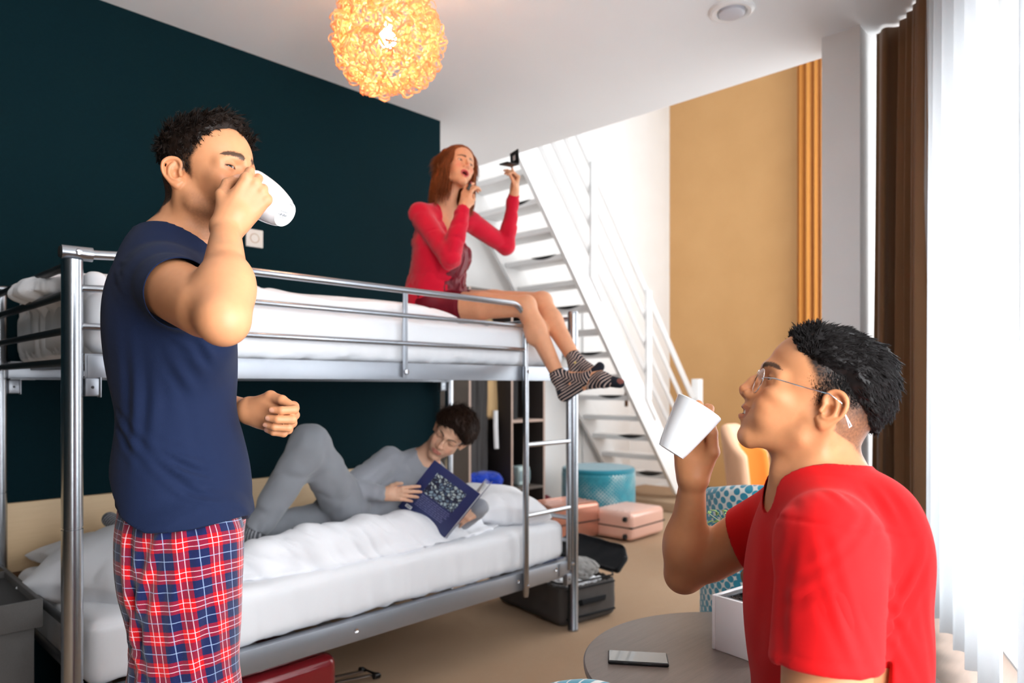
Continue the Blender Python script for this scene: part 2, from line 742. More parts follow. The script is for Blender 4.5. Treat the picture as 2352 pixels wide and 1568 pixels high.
def head_sdf(S, fr, q):
    """adds a head in frame fr (origin between the ear canals, X forward, Y left, Z up) to S"""
    g = lambda k, d: q.get(k, d)
    W = g('width', 1.0)
    s = fr.s
    def E(c, r, k=0.012, op='u', f=None):
        S.ell((f or fr).p(c), np.array(r) * s, (f or fr).M, k * s, op)
    def C(a, b, ra, rb, k=0.01, op='u'):
        S.cone(fr.p(a), fr.p(b), ra * s, rb * s, k * s, op)
    # cranium and forehead
    E((-0.004, 0, .050), (.093, .075 * W, .080), .02)
    E((.030, 0, .052), (.062, .061 * W, .060), .03)
    E((-0.045, 0, .015), (.045, .056 * W, .055), .03)
    # face block
    E((.038, 0, -.018), (.054, .058 * W, .058), .03)
    E((.060, 0, -.050), (.036, .036 * W, .040), .02)
    jw = g('jaw', 1.0)
    for sg in (1, -1):
        C((-.004, .053 * W * jw * sg, -.030), (.004, .052 * W * jw * sg, -.052), .017, .014, .02)
        C((.004, .050 * W * jw * sg, -.054), (.074 - g('chinback', 0), .014 * sg, -.093), .015, .014, .02)
        E((.066, .043 * W * sg, -.012), (.020, .018, .015), .02)          # cheekbone
        E((.066, .032 * sg, -.042), (.022, .017, .022), .02)              # cheek
        if g('smile', 0) > 0:
            E((.074, .038 * W * sg, -.030), (.016, .014, .012), .012)
        C((.074, .046 * sg, .021), (.094, .012 * sg, .030), .0060, .0085, .020)   # brow ridge
    ch = g('chin', 1.0)
    E((.079 - g('chinback', 0) + .004 * (ch - 1), 0, -.092 * ch), (.018, .018, .016), .014)
    # nose
    nl = g('nose', 1.0)
    tip = (.098 + .020 * nl, 0, -.019)
    C((.093, 0, .022), (.100 + .008 * nl, 0, .000), .0062, .0068, .010)
    C((.100 + .008 * nl, 0, .000), tip, .0068, .0088, .008)
    E((.100, 0, -.026), (.016, .010, .009), .008)
    for sg in (1, -1): C((.084, .010 * sg, .014), (.092, .012 * sg, -.022), .0085, .0095, .012)
    for sg in (1, -1):
        E((.101 + .004 * nl, .0115 * sg * g('nosew', 1.0), -.0245), (.0095, .0066, .0072), .005)
        E((.105 + .006 * nl, .0066 * sg, -.0325), (.0052, .0030, .0036), .003, 's')
    # mouth
    sm = g('smile', 0.0); op = g('open', 0.0)
    mz = -.0535
    cz = mz + .009 * sm
    cy = .0235 + .006 * sm
    cx = .0860 - .003 * sm
    E((.083, 0, -.052), (.0195, .026, .022), .014)
    uz = mz + .0045 + op * .004; lz = mz - .0052 - op * .014
    C((cx, cy, cz), (.0985, .009, uz), .0028, .0052, .004)
    C((cx, -cy, cz), (.0985, -.009, uz), .0028, .0052, .004)
    C((.0985, .009, uz), (.0985, -.009, uz), .0052, .0052, .004)
    C((cx, cy, cz - .001), (.0965, .009, lz), .0028, .0055, .004)
    C((cx, -cy, cz - .001), (.0965, -.009, lz), .0028, .0055, .004)
    C((.0965, .009, lz), (.0965, -.009, lz), .0055, .0055, .004)
    if op > 0:
        E((.098, 0, (uz + lz) / 2), (.022, .016 + .004 * sm, max((uz - lz) / 2 - .0022, .0035)), .003, 's')
    else:
        for sg in (1, -1):
            C((cx + .004, cy * sg, cz), (.104, 0, mz + .0003), .0012, .0014, .003, 's')
    # underside of the jaw is carved a little towards the neck
    # eyes
    f0 = fr
    oc = g('eye', 0.45)
    for sg in (1, -1):
        E((.104, .031 * sg, .012), (.0185, .0165, .0105), .016, 's')
        ec = fr.p(.0775, .0315 * sg, .0125)
        S.ell(ec, np.array([.0136, .0148, .0136]) * s, fr.M, .005 * s, 'u')
        look = math.tan(math.radians(g('lidtilt', -4)))
        def slit(Q, ec=ec, sg=sg):
            L = (Q - ec) @ fr.M / s
            u = L[:, 1] * sg / .0128
            b = np.clip(1 - u * u, 0, 1)
            mid = look * .0136 + .0012 * u
            up = mid + .0074 * oc * b ** 0.7
            dn = mid - .0050 * oc * b ** 0.8
            d = np.maximum(np.maximum(L[:, 2] - up, dn - L[:, 2]), np.maximum(np.abs(L[:, 1]) - .0126, .003 - L[:, 0]))
            return d * s * 0.8
        if oc > 0: S.fn(slit, ec, .019 * s, 's', .0012 * s)
    # ears
    es = g('ear', 1.0)
    for sg in (1, -1):
        def ep(x, z, o=0.0):
            return fr.p(x * es - .004, sg * (.0735 * W + max(-x, 0) * .62 * g('earout', 1.0) + o), z * es + .001)
        S_chain = lambda pts, rs, kk: S.chain(*cat_mull(pts, rs), kk)
        S_chain([ep(.000, .004, .003), ep(.006, .014, .002), ep(.006, .024, .003), ep(-.002, .033, .005), ep(-.013, .034, .006),
                 ep(-.023, .026, .006), ep(-.027, .012, .004), ep(-.025, -.002, .002), ep(-.017, -.016, .001), ep(-.008, -.026, .001)],
                [x * s * es for x in (.0026, .003, .0034, .0036, .0037, .0037, .0036, .0034, .0034, .0048)], .003 * s)
        S.cone(ep(-.006, -.024, .001), ep(.001, -.018, .000), .0055 * s * es, .004 * s, .004 * s)
        c = (ep(-.011, .006, -.001))
        a = nrm(ep(-.02, 0) - ep(0, 0)); z = fr.M[:, 2]; o = nrm(np.cross(a, z)); a = np.cross(z, o)
        Me = np.stack([a, o, z], 1)
        S.ell(c, np.array([.0175, .0050, .028]) * s * es, Me, .006 * s)
        S_chain([ep(-.008, .024, .0035), ep(-.015, .014, .004), ep(-.0165, .000, .004), ep(-.010, -.011, .004), ep(-.002, -.013, .004)],
                [x * s for x in (.0024, .0028, .003, .003, .003)], .003 * s)
        S.ell(ep(-.006, .000, .005), np.array([.0072, .0080, .0105]) * s * es, Me, .004 * s, 's')
        S.ell(ep(-.0215, .010, .0055), np.array([.0024, .004, .013]) * s * es, Me, .003 * s, 's')
        S.cone(ep(.004, -.004, .004), ep(.003, .001, .004), .0036 * s, .003 * s, .004 * s)


def head_color(fr, V, q, base, C):
    """natural colouring of a face; base skin colour array (n,3) is modified"""
    L = fr.inv(V)
    x, y, z = L.T
    ay = np.abs(y)
    g = lambda k, d: q.get(k, d)
    near = (np.abs(x) < .15) & (ay < .12) & (z > -.125) & (z < .15)
    def put(w, col, amt=1.0):
        w = (np.clip(w, 0, 1) * amt * near)[:, None]
        C[:] = C * (1 - w) + np.asarray(col) * w
    sm = g('smile', 0.0); op = g('open', 0.0)
    mz = -.0535
    # rosy cheeks, nose and ears
    put(np.exp(-(((ay - .040) / .018) ** 2 + ((z + .020) / .020) ** 2)) * (x > .03), g('blush', base * V3(1.05, .78, .72)), .5)
    put(np.exp(-(((ay) / .014) ** 2 + ((z + .020) / .012) ** 2)) * (x > .09), g('blush', base * V3(1.05, .78, .72)), .45)
    put(sstep(.074, .084, ay) * (np.abs(z) < .045) * (x < .02), base * V3(1.06, .84, .78), .3)
    # stubble
    st = g('stubble', 0.0)
    if st > 0:
        w = sstep(-.022, -.050, z) * sstep(.0, .03, x + .02)
        w = np.maximum(w, sstep(-.048, -.060, z) * sstep(-.03, .01, x) * .9)
        w *= 1 - np.exp(-(((ay - .038) / .016) ** 2 + ((z + .034) / .014) ** 2))
        n = vnoise(V, 380, 3, 2) * .5 + .75
        put(w * n, base * V3(.36, .32, .33), st)
    # lips
    uz = mz + .0045 + op * .004; lz = mz - .0052 - op * .014
    cy = .0235 + .006 * sm
    b = np.clip(1 - (ay / (cy + .001)) ** 2, 0, 1)
    cz = mz + .009 * sm * (ay / cy) ** 2
    tz = cz + (uz + .0062 - cz) * b ** .55; bz_ = cz + (lz - .0068 - cz) * b ** .55
    w = sstep(tz + .0010, tz - .0012, z) * sstep(bz_ - .0010, bz_ + .0012, z) * (b > .001) * (x > .07)
    put(w, g('lip', base * V3(.85, .50, .50)), g('lipamt', .85))
    if op > 0:
        w = sstep(.0935, .0885, x) * (x > .055) * (ay < .0165) * (z < uz) * (z > lz)
        put(w, lin((70, 22, 22)), 1.0)
    # eye rims and inner corner
    for sg in (1, -1):
        e = L - V3(.0775, .0315 * sg, .0125)
        rr = np.sqrt((e ** 2).sum(1))
        oc = g('eye', .45)
        u = e[:, 1] * sg / .0128
        bb = np.clip(1 - u * u, 0, 1)
        mid = math.tan(math.radians(g('lidtilt', -4))) * .0136 + .0012 * u
        up = mid + .0074 * oc * bb ** .7
        dn = mid - .0050 * oc * bb ** .8
        fr_ = (rr < .0165) & (e[:, 0] > .002) & (np.abs(u) < 1.12)
        put(np.exp(-((e[:, 2] - up - .0003) / .0016) ** 2) * fr_, lin((30, 18, 14)), g('lash', .9))
        put(np.exp(-((e[:, 2] - dn + .0002) / .0009) ** 2) * fr_, lin((70, 35, 25)), g('lash', .9) * .6)
        put(np.exp(-(((e[:, 2]) / .011) ** 2)) * fr_, base * V3(.72, .58, .52), .35)
    # eyebrows
    bz = g('browz', .0335)
    br = g('brow', 1.0)
    t = (ay - .012) / .036
    line = bz + .0075 * np.sin(np.clip(t, 0, 1) * PI * .72) - .0035 * np.clip(t, 0, 1.2) - .002
    th = .0042 * br * (1 - .55 * np.clip(t, 0, 1)) * sstep(-.12, .05, t) * sstep(1.12, .9, t)
    hair = vnoise(V * V3(1, 1, 1), 700, 5, 1) * .25
    w = sstep(1.25, .65, np.abs(z - line) / np.maximum(th, 1e-4) + hair) * (x > .05) * (t > -.15) * (t < 1.15)
    put(w, g('browcol', lin((28, 18, 14))), g('browamt', .9))
    # cropped hair painted on the scalp where it is shaved short
    fa = g('fade', None)
    if fa is not None:
        w = fa(x, ay, z) * (1 - sstep(.075, .080, ay) * (z < .046) * (z > -.04) * (x < .014) * (x > -.05))
        n = vnoise(V, 520, 9, 2) * .22
        put(np.clip(w + n * (w > .02) * (w < .98), 0, 1), g('haircol', lin((22, 17, 15))), 1.0)
    return C


def eyeballs(fr, q, parent):
    s = fr.s
    out = []
    gaze = nrm(q.get('gaze', (1, 0, -.08)))
    for sg in (1, -1):
        c = fr.p(.0775, .0315 * sg, .0125)
        n, m = 28, 18
        V = []; F = []
        for j in range(m + 1):
            th = PI * j / m
            for i in range(n):
                ph = 2 * PI * i / n
                V.append((math.cos(th), math.sin(th) * math.cos(ph), math.sin(th) * math.sin(ph)))
        V = np.array(V)
        for j in range(m):
            for i in range(n):
                F.append((j * n + i, j * n + (i + 1) % n, (j + 1) * n + (i + 1) % n, (j + 1) * n + i))
        ang = np.arccos(np.clip(V[:, 0], -1, 1))
        Cc = np.tile(lin((232, 222, 214)), (len(V), 1))
        iris = lin(q.get('iris', (52, 32, 20)))
        w = (ang < .56); Cc[w] = iris
        w = (ang < .22); Cc[w] = lin((6, 5, 5))
        gz = nrm(fr.v(*gaze))
        fe = Frame(c, gz, fr.M[:, 2])
        W = c + (V * .0121 * s) @ fe.M.T
        # polar axis in V is x
        me = mesh_from('eye', W, np.array(F)[:, ::-1], {'col': Cc})
        out.append(link('eye', me, MATS['eye'], parent))
    return out


def clumped(P_, N_, D_, L_, m, jit, rng, conv=.8):
    """every root becomes a lock of m strands that start apart and close up towards the tip"""
    n = len(P_)
    a = np.cross(N_, rng.normal(size=(n, 3))); a /= np.linalg.norm(a, axis=1, keepdims=True); b = np.cross(N_, a)
    ph = np.repeat(rng.uniform(0, 2 * PI, n), m)
    P2, N2, D2, L2 = [np.repeat(q, m, 0) for q in (P_, N_, D_, L_)]
    o = np.repeat(a, m, 0) * rng.normal(size=(n * m, 1)) * jit + np.repeat(b, m, 0) * rng.normal(size=(n * m, 1)) * jit
    D2 = D2 - o / L2[:, None] * conv + rng.normal(size=(n * m, 3)) * .03
    D2 /= np.linalg.norm(D2, axis=1, keepdims=True)
    return P2 + o, N2, D2, L2 * rng.uniform(.8, 1.08, n * m), ph


def bake_hairs(name, R, D, N, length, width, mat, parent, segs=5, curl=0.0, lift=0.0, gravity=None, rng=None, taper=.15, clump=None, cols=None, phase=None):
    """tufts of hair: tapered three-sided strands from roots R along directions D, bending towards N*lift"""
    rng = rng or RNG
    n = len(R)
    L = length if hasattr(length, '__len__') else np.full(n, length)
    side = np.cross(D, N); side /= np.maximum(np.linalg.norm(side, axis=1, keepdims=True), 1e-9)
    ph = rng.uniform(0, 2 * PI, n) if phase is None else phase
    pts = [R.copy()]
    d = D.copy()
    for k in range(segs):
        t = (k + 1) / segs
        dd = d + N * lift * (1 - t) + side * (curl * np.sin(ph + t * 5.0))[:, None]
        if gravity is not None: dd = dd + gravity * t
        if clump is not None: dd = dd + clump * t
        dd /= np.linalg.norm(dd, axis=1, keepdims=True)
        pts.append(pts[-1] + dd * (L / segs)[:, None])
    V = []
    for k, p in enumerate(pts):
        t = k / segs
        w = width * (1 - (1 - taper) * t ** 1.5)
        w = (w if hasattr(w, '__len__') else np.full(n, w))[:, None]
        for a in range(3):
            an = 2 * PI * a / 3
            V.append(p + w * (side * math.cos(an) + N * math.sin(an)))
    V = np.stack(V, 1)                      # n, (segs+1)*3, 3
    m = (segs + 1) * 3
    base = []
    for k in range(segs):
        for a in range(3):
            b = (a + 1) % 3
            base.append((k * 3 + a, k * 3 + b, (k + 1) * 3 + b, (k + 1) * 3 + a))
    base = np.array(base)
    F = (np.arange(n)[:, None, None] * m + base[None]).reshape(-1, 4)
    at = {}
    if cols is not None: at['col'] = np.repeat(cols, m, 0)
    me = mesh_from(name, V.reshape(-1, 3), F, at or None)
    return link(name, me, mat, parent)


# ------------------------------------------------------------------ hands
def hand_sdf(S, w, d, n, side, curls, thumb, sc=1.0, spread=0.05, nails=None, palmlen=.088, splay=None):
    """w wrist centre, d direction wrist->fingers, n normal leaving the BACK of the hand, side unit vector towards the thumb.
    curls: four (mcp, pip, dip) bends in degrees towards the palm, index first.
    thumb: three points in the hand frame (d, side, n) in metres: base, joint, tip"""
    d = nrm(d); n = nrm(n - d * (n @ d)); sd = nrm(np.cross(n, d))
    if sd @ side < 0: sd = -sd
    def H(a, b, c): return w + (d * a + sd * b + n * c) * sc
    k = .006 * sc
    # palm
    mc = [(.088, .026), (.091, .008), (.087, -.010), (.079, -.026)]
    for i, (a, b) in enumerate(mc):
        S.cone(H(.010, b * .55, .000), H(a * .96, b * .97, .001), .0145 * sc, .0105 * sc, .010 * sc)
    S.ell(H(.034, .022, -.010), np.array([.030, .015, .014]) * sc, np.stack([d, sd, n], 1), .012 * sc)
    S.ell(H(.040, -.022, -.008), np.array([.034, .012, .012]) * sc, np.stack([d, sd, n], 1), .012 * sc)
    S.cone(H(-.012, .010, 0), H(.010, .012, 0), .017 * sc, .0165 * sc, .014 * sc)
    S.cone(H(-.012, -.010, 0), H(.010, -.012, 0), .017 * sc, .016 * sc, .014 * sc)
    LN = [(.043, .026, .021), (.048, .029, .022), (.044, .027, .022), (.034, .020, .019)]
    RD = [(.0098, .0088, .0080, .0066), (.0100, .0090, .0082, .0067), (.0096, .0086, .0078, .0064), (.0084, .0075, .0068, .0056)]
    for i in range(4):
        a, b = mc[i]
        p = H(a, b, .001)
        sp = (splay[i] if splay else (1.5 - i) * spread)
        fd = nrm(d * math.cos(sp) + sd * math.sin(sp))
        ax = nrm(np.cross(n, fd))
        ang = 0
        pts = [p]; last = fd
        for c, L in zip(curls[i], LN[i]):
            ang += math.radians(c)
            last = fd * math.cos(ang) - n * math.sin(ang)
            pts.append(pts[-1] + last * L * sc)
        rs = [r * sc for r in RD[i]]
        for j in range(3):
            S.cone(pts[j], pts[j + 1], rs[j], rs[j + 1], .003 * sc)
        # knuckle
        S.ell(p + n * .0016 * sc, np.array([.011, .009, .008]) * sc, np.stack([d, sd, n], 1), .006 * sc)
        if nails is not None:
            nn = np.cross(last, ax); nn = nrm(nn if nn @ (fd * math.sin(ang) + n * math.cos(ang)) > 0 else -nn)
            nails.append((pts[-1] - last * .003 * sc + nn * rs[3], last, nrm(np.cross(nn, last)), nn, .0060 * sc, .0048 * sc))
    tp = [H(*q) for q in thumb]
    S.cone(H(.012, .018, -.006), tp[0], .015 * sc, .0130 * sc, .012 * sc)
    S.cone(tp[0], tp[1], .0120 * sc, .0100 * sc, .005 * sc)
    S.cone(tp[1], tp[2], .0100 * sc, .0078 * sc, .004 * sc)
    if nails is not None:
        last = nrm(tp[2] - tp[1])
        nn = nrm(np.cross(last, np.cross(sd * .8 + n, last)))
        nails.append((tp[2] - last * .003 * sc + nn * .0078 * sc, last, nrm(np.cross(nn, last)), nn, .0078 * sc, .0062 * sc))
    return H


def nail_color(V, C, nails, base):
    for (c, a, b, nn, ra, rb) in nails:
        q = V - c
        d = ((q @ a) / ra) ** 2 + ((q @ b) / rb) ** 2 + ((q @ nn) / (rb * 1.1)) ** 2
        w = (sstep(1.35, .8, d) * .75)[:, None]
        C[:] = C * (1 - w) + (base * V3(1.12, 1.02, 1.0) * .6 + .4 * lin((240, 205, 195))) * w


def arm_sdf(S, sh, el, wr, sc=1.0, muscle=1.0, k=.02, flatn=None):
    """upper arm and forearm with their swelling"""
    sh, el, wr = [np.asarray(p, float) for p in (sh, el, wr)]
    u = nrm(el - sh); f = nrm(wr - el)
    m = muscle * sc
    S.cone(sh, el, .050 * m, .039 * m, k)
    S.cone(sh + u * .05 * sc, sh + (el - sh) * .72, .051 * m, .044 * m, .03)
    S.cone(el, el + (wr - el) * .35, .040 * m, .043 * m, .018)
    S.cone(el + (wr - el) * .30, wr, .042 * m, .0245 * m, .02)
    S.ell(el - (u * -.012 + f * .012) * sc * .0 + nrm(u - f) * .012 * sc, np.array([.026, .026, .026]) * m, None, .02)


def body_mesh(name, S, regions, color_fn, mat, parent, extra=None):
    """regions: list of (lo, hi, h) from fine to coarse; earlier boxes are skipped by later ones"""
    VV = []; FF = []; n = 0; done = []
    for (lo, hi, h) in regions:
        V, F = surface(S, lo, hi, h, skip=done)
        done.append((lo, hi))
        if len(V) == 0: continue
        V = polish(S, V, 2 if h < .003 else 1, e=max(.0006, h * .35))
        VV.append(V); FF.append(F + n); n += len(V)
    V = np.concatenate(VV); F = np.concatenate(FF)
    N = vnormals(V, F)
    if extra: V = extra(V, N)
    C = color_fn(V, N)
    me = mesh_from(name, V, F, {'col': C})
    return link(name, me, mat, parent), V, F, N


def cloth_mesh(name, S, lo, hi, h, mat, parent, fold=None, color=None, attrs=None, relax_it=1, keep=None, body=None, gap=.0045):
    V, F = surface(S, lo, hi, h)
    V = polish(S, V, 1, e=h * .35)
    if relax_it: V = relax(V, F, relax_it, .4)
    N = vnormals(V, F)
    if fold is not None: V = fold(V, N)
    if body is not None:
        E = np.concatenate([F[:, [0, 1]], F[:, [1, 2]], F[:, [2, 3]], F[:, [3, 0]]])
        cn = np.maximum(np.bincount(E.ravel(), minlength=len(V)), 1)[:, None]
        KK = np.array([[1, -1, -1], [-1, -1, 1], [-1, 1, -1], [1, 1, 1]], float)
        for rnd in range(2):
            d = binned(body, V)
            i = np.flatnonzero(d < (gap if rnd == 0 else gap * .4))
            if not len(i): break
            g = np.zeros((len(i), 3))
            for k_ in KK: g += k_ * binned(body, V[i] + k_ * .001)[:, None]
            g /= np.maximum(np.linalg.norm(g, axis=1, keepdims=True), 1e-9)
            D_ = np.zeros_like(V)
            D_[i] = g * np.clip((gap if rnd == 0 else gap * .4) - d[i], 0, .025)[:, None]
            if rnd == 0:
                for _k in range(5):
                    av = np.stack([np.bincount(E[:, 0], D_[E[:, 1], c], len(V)) + np.bincount(E[:, 1], D_[E[:, 0], c], len(V)) for c in range(3)], 1) / cn
                    D_ = .5 * D_ + .5 * av
            V = V + D_
    at = {}
    if color is not None: at['col'] = color(V, N)
    if attrs is not None: at.update(attrs(V, N))
    me = mesh_from(name, V, F, at or None)
    o = link(name, me, mat, parent)
    return o, V, F, N


MATS = {}


def skin_mat():
    t = NT('skin')
    a = t.n('Attribute', attribute_name='col')
    vec = t.coord()
    nz = t.noise(vec, 60, 4)
    fine = t.noise(vec, 900, 2)
    col = t.mix(nz, t.mix(1.0, a.outputs['Color'], (.90, .86, .84), 'MULTIPLY'), a.outputs['Color'])
    t.set(col, .46)
    t.b.inputs['Subsurface Weight'].default_value = .12
    t.b.inputs['Subsurface Radius'].default_value = (1.0, .35, .18)
    t.b.inputs['Subsurface Scale'].default_value = .008
    t.b.inputs['Specular IOR Level'].default_value = .38
    t.bump(fine, .00010)
    MATS['skin'] = t.m
    t = NT('eye')
    a = t.n('Attribute', attribute_name='col')
    t.set(a.outputs['Color'], .08)
    MATS['eye'] = t.m


def hair_mat(name, c1, c2, rough=.38, attr=False):
    t = NT(name)
    vec = t.coord()
    nz = t.noise(vec, 90, 4, .7)
    if attr:
        a = t.n('Attribute', attribute_name='col')
        col = t.mix(nz, t.mix(1.0, a.outputs['Color'], (.55, .5, .5), 'MULTIPLY'), a.outputs['Color'])
    else:
        col = t.mix(nz, lin(c1), lin(c2))
    t.set(col, rough)
    t.b.inputs['Specular IOR Level'].default_value = .18
    return t.m
skin_mat()
# ------------------------------------------------------------------ materials of the room
CH = EYE + 1.64        # ceiling height


def room_mats():
    M = MATS
    t = NT('white_plaster'); v = t.coord(); n = t.noise(v, 3, 3)
    t.set(t.mix(n, lin((226, 225, 224)), lin((236, 235, 234))), .75); t.bump(t.noise(v, 260, 2), .0004); M['white'] = t.m
    t = NT('ceiling_paint'); v = t.coord()
    t.set(t.mix(t.noise(v, 2, 2), lin((234, 234, 235)), lin((239, 239, 240))), .85); t.bump(t.noise(v, 220, 2), .0003); M['ceil'] = t.m
    # dark woven wall covering
    t = NT('dark_green_wallpaper'); v = t.coord()
    w1 = t.noise(t.coord(scale=(700, 700, 60)), 1, 2); w2 = t.noise(t.coord(scale=(60, 60, 700)), 1, 2)
    ww = t.math('ADD', t.math('MULTIPLY', w1, .5), t.math('MULTIPLY', w2, .5))
    t.set(t.mix(ww, lin((0, 17, 22)), lin((6, 42, 50))), .8); t.b.inputs['Specular IOR Level'].default_value = .10
    t.bump(ww, .0006); M['dark'] = t.m
    t = NT('ochre_wall'); v = t.coord()
    t.set(t.mix(t.noise(v, 2.5, 3), lin((192, 146, 92)), lin((206, 160, 106))), .7); t.bump(t.noise(v, 300, 2), .0004); M['ochre'] = t.m
    # carpet
    t = NT('carpet'); v = t.coord()
    f = t.noise(v, 420, 3, .8); b = t.noise(v, 5, 4, .6); m_ = t.noise(v, 60, 3, .7)
    c = t.mix(f, lin((150, 122, 98)), lin((216, 188, 160)))
    c = t.mix(t.math('MULTIPLY', b, .35), c, lin((176, 138, 102)))
    c = t.mix(t.math('MULTIPLY', m_, .3), c, lin((206, 176, 146)))
    t.set(c, .95); t.b.inputs['Specular IOR Level'].default_value = .1; t.bump(f, .003); M['carpet'] = t.m
    M['steel'] = plain('brushed_steel', (178, 182, 188), .27, 1.0, .05, 60)
    M['steel_paint'] = plain('silver_paint', (165, 170, 178), .38, .75, .04, 30)
    M['steel_dark'] = plain('dark_metal', (70, 72, 75), .45, .8)
    M['chrome'] = plain('chrome', (215, 215, 218), .12, 1.0, .02)
    M['black'] = plain('black_plastic', (18, 18, 20), .4)
    M['blackrub'] = plain('black_rubber', (14, 14, 15), .8)
    M['wpaint'] = plain('white_lacquer', (236, 236, 236), .35, 0, .02)
    M['wplastic'] = plain('white_plastic', (228, 224, 216), .35, 0, .02)
    M['ceramic'] = plain('white_ceramic', (232, 234, 237), .12, 0, .01, coat=.5)
    M['sheet'] = fabric('white_linen', (236, 238, 242), 700, .0003, .85, .03, .1)
    M['duvet'] = fabric('white_duvet', (240, 241, 245), 500, .0003, .85, .03, .15)
    # woods
    def wood(name, a, b, rot, sc=(1, 14, 14), rough=.45, bumpd=.0003):
        t = NT(name); v = t.coord(scale=sc, rot=rot)
        n = t.noise(v, 6, 6, .65); n2 = t.noise(v, 40, 3, .6)
        c = t.mix(n, lin(a), lin(b)); c = t.mix(t.math('MULTIPLY', n2, .35), c, lin(a))
        t.set(c, rough); t.bump(n2, bumpd); return t.m
    M['woodpanel'] = wood('pale_wood', (214, 182, 140), (232, 204, 166), (0, 0, 0), rough=.5)
    M['tablewood'] = wood('dark_oak', (84, 72, 66), (122, 108, 100), (0, 0, .6), (1.2, 16, 16), .32)
    M['benchwood'] = wood('grey_wood', (86, 70, 60), (120, 102, 90), (0, 0, -.38), (1.2, 16, 16), .45)
    M['wardrobe_in'] = plain('shaded_laminate', (44, 38, 36), .6, 0, .06, 40)  # taupe laminate darkened to paint in the shade inside the wardrobe
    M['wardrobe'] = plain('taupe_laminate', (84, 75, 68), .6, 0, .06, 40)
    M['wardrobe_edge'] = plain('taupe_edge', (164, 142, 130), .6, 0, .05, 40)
    M['browncurtain'] = fabric('brown_curtain', (128, 92, 62), 800, .0004, .8, .08, .3)
    M['orangecurtain'] = fabric('orange_curtain', (206, 140, 66), 800, .0004, .8, .06, .3)
    t = NT('sheer')
    tr = t.n('BsdfTranslucent'); tr.inputs[0].default_value = (.42, .43, .44, 1)
    df = t.n('BsdfDiffuse'); df.inputs[0].default_value = (.86, .88, .90, 1)
    tp = t.n('BsdfTransparent'); tp.inputs[0].default_value = (.97, .98, 1, 1)
    m1 = t.n('MixShader'); m1.inputs[0].default_value = .45
    t.l(tr.outputs[0], m1.inputs[1]); t.l(df.outputs[0], m1.inputs[2])
    m2 = t.n('MixShader'); w = t.noise(t.coord(scale=(900, 900, 900)), 1, 1)
    t.l(t.math('MULTIPLY', w, .16), m2.inputs[0])
    t.l(m1.outputs[0], m2.inputs[1]); t.l(tp.outputs[0], m2.inputs[2]); t.l(m2.outputs[0], t.out.inputs[0])
    M['sheer'] = t.m
    t = NT('glass')
    tp = t.n('BsdfTransparent'); gl = t.n('BsdfGlossy'); gl.inputs['Roughness'].default_value = .02
    lw = t.n('LayerWeight'); lw.inputs[0].default_value = .12
    ms = t.n('MixShader'); t.l(t.math('MULTIPLY', lw.outputs[1], .35), ms.inputs[0]); t.l(tp.outputs[0], ms.inputs[1]); t.l(gl.outputs[0], ms.inputs[2]); t.l(ms.outputs[0], t.out.inputs[0])
    M['glass'] = t.m


room_mats()
M = MATS


def block(name, lo, hi, mat, parent=None, bev=0.0, kind=None, label=None):
    lo = np.array(lo, float); hi = np.array(hi, float)
    o = MB().box((lo + hi) / 2, hi - lo, bev).build(name, mat, parent)
    return tag(o, label, kind=kind)


# ------------------------------------------------------------------ room shell
XL, XE, XF, YD, YS = -2.6, 3.61, 7.7, 3.33, 4.65
HT = 5.4
S_ = dict(kind='structure')
block('wall_left', (XL, YD, 0), (2.83, YD + .14, CH), M['dark'], label='dark green-black papered wall behind the bunk bed', **S_)
block('wall_niche', (2.69, YD + .14, 0), (2.83, YS, CH), M['white'], **S_)
block('wall_stairs', (2.69, YS, 0), (XF + .15, YS + .14, HT), M['white'], label='white wall behind the staircase', **S_)
block('wall_far', (XF, 1.9, 0), (XF + .14, YS, HT), M['ochre'], label='ochre yellow wall beyond the staircase', **S_)
block('wall_back', (XL - .14, -2.3, 0), (XL, YD + .14, HT), M['dark'], **S_)
block('wall_upper', (XL, YS, CH), (2.69, YS + .14, HT), M['white'], **S_)
block('baseboard_far', (XF - .015, 2.0, 0), (XF, YS, .06), plain('dark_baseboard', (52, 36, 26), .5), **S_)
block('baseboard_stairs', (4.66, YS - .015, 0), (XF - .02, YS, .06), M['wpaint'], **S_)


def poly_slab(name, pts, z0, z1, mat, **k):
    b = MB(); b.prism([(x, y, z0) for x, y in pts], 2, (0, 0, z1 - z0))
    return tag(b.build(name, mat), **k)


def wxy(X, off=0.0):
    s = (X - W0[0] - WN[0] * off) / WD[0]
    p = W0 + WD * s + WN * off
    return (float(p[0]), float(p[1]))


poly_slab('ceiling', [wxy(XL, 0.0), wxy(XE, 0.0), (XE, YS), (XL, YS)], CH, CH + .26, M['ceil'], kind='structure', label='white ceiling under the mezzanine')
block('ceiling_upper', (XL - .14, -2.4, HT), (XF + .2, YS + .15, HT + .1), M['ceil'], **S_)
block('column_window', (3.40, 1.065, 0), (XE + .02, 1.235, HT), M['white'], kind='structure', label='white square column beside the brown curtain').name = 'trim_1'


def wbox(name, s0, s1, z0, z1, o0, o1, mat, parent=None, bev=0.0):
    c = W0 + WD * (s0 + s1) / 2 + WN * (o0 + o1) / 2 + UP * (z0 + z1) / 2
    Mx = Matrix(((WD[0], WN[0], 0), (WD[1], WN[1], 0), (0, 0, 1)))
    return MB().box(c, (abs(s1 - s0), abs(o1 - o0), z1 - z0), bev, M=Mx).build(name, mat, parent)


poly_slab('floor', [wxy(XL, -.1), wxy(XF + .2, -.1), (XF + .2, YS + .2), (XL, YS + .2)], -.12, 0, M['carpet'], kind='structure', label='beige carpet floor')
wf = MATS['wpaint']
SA, SB = -6.45, 4.8
win = []
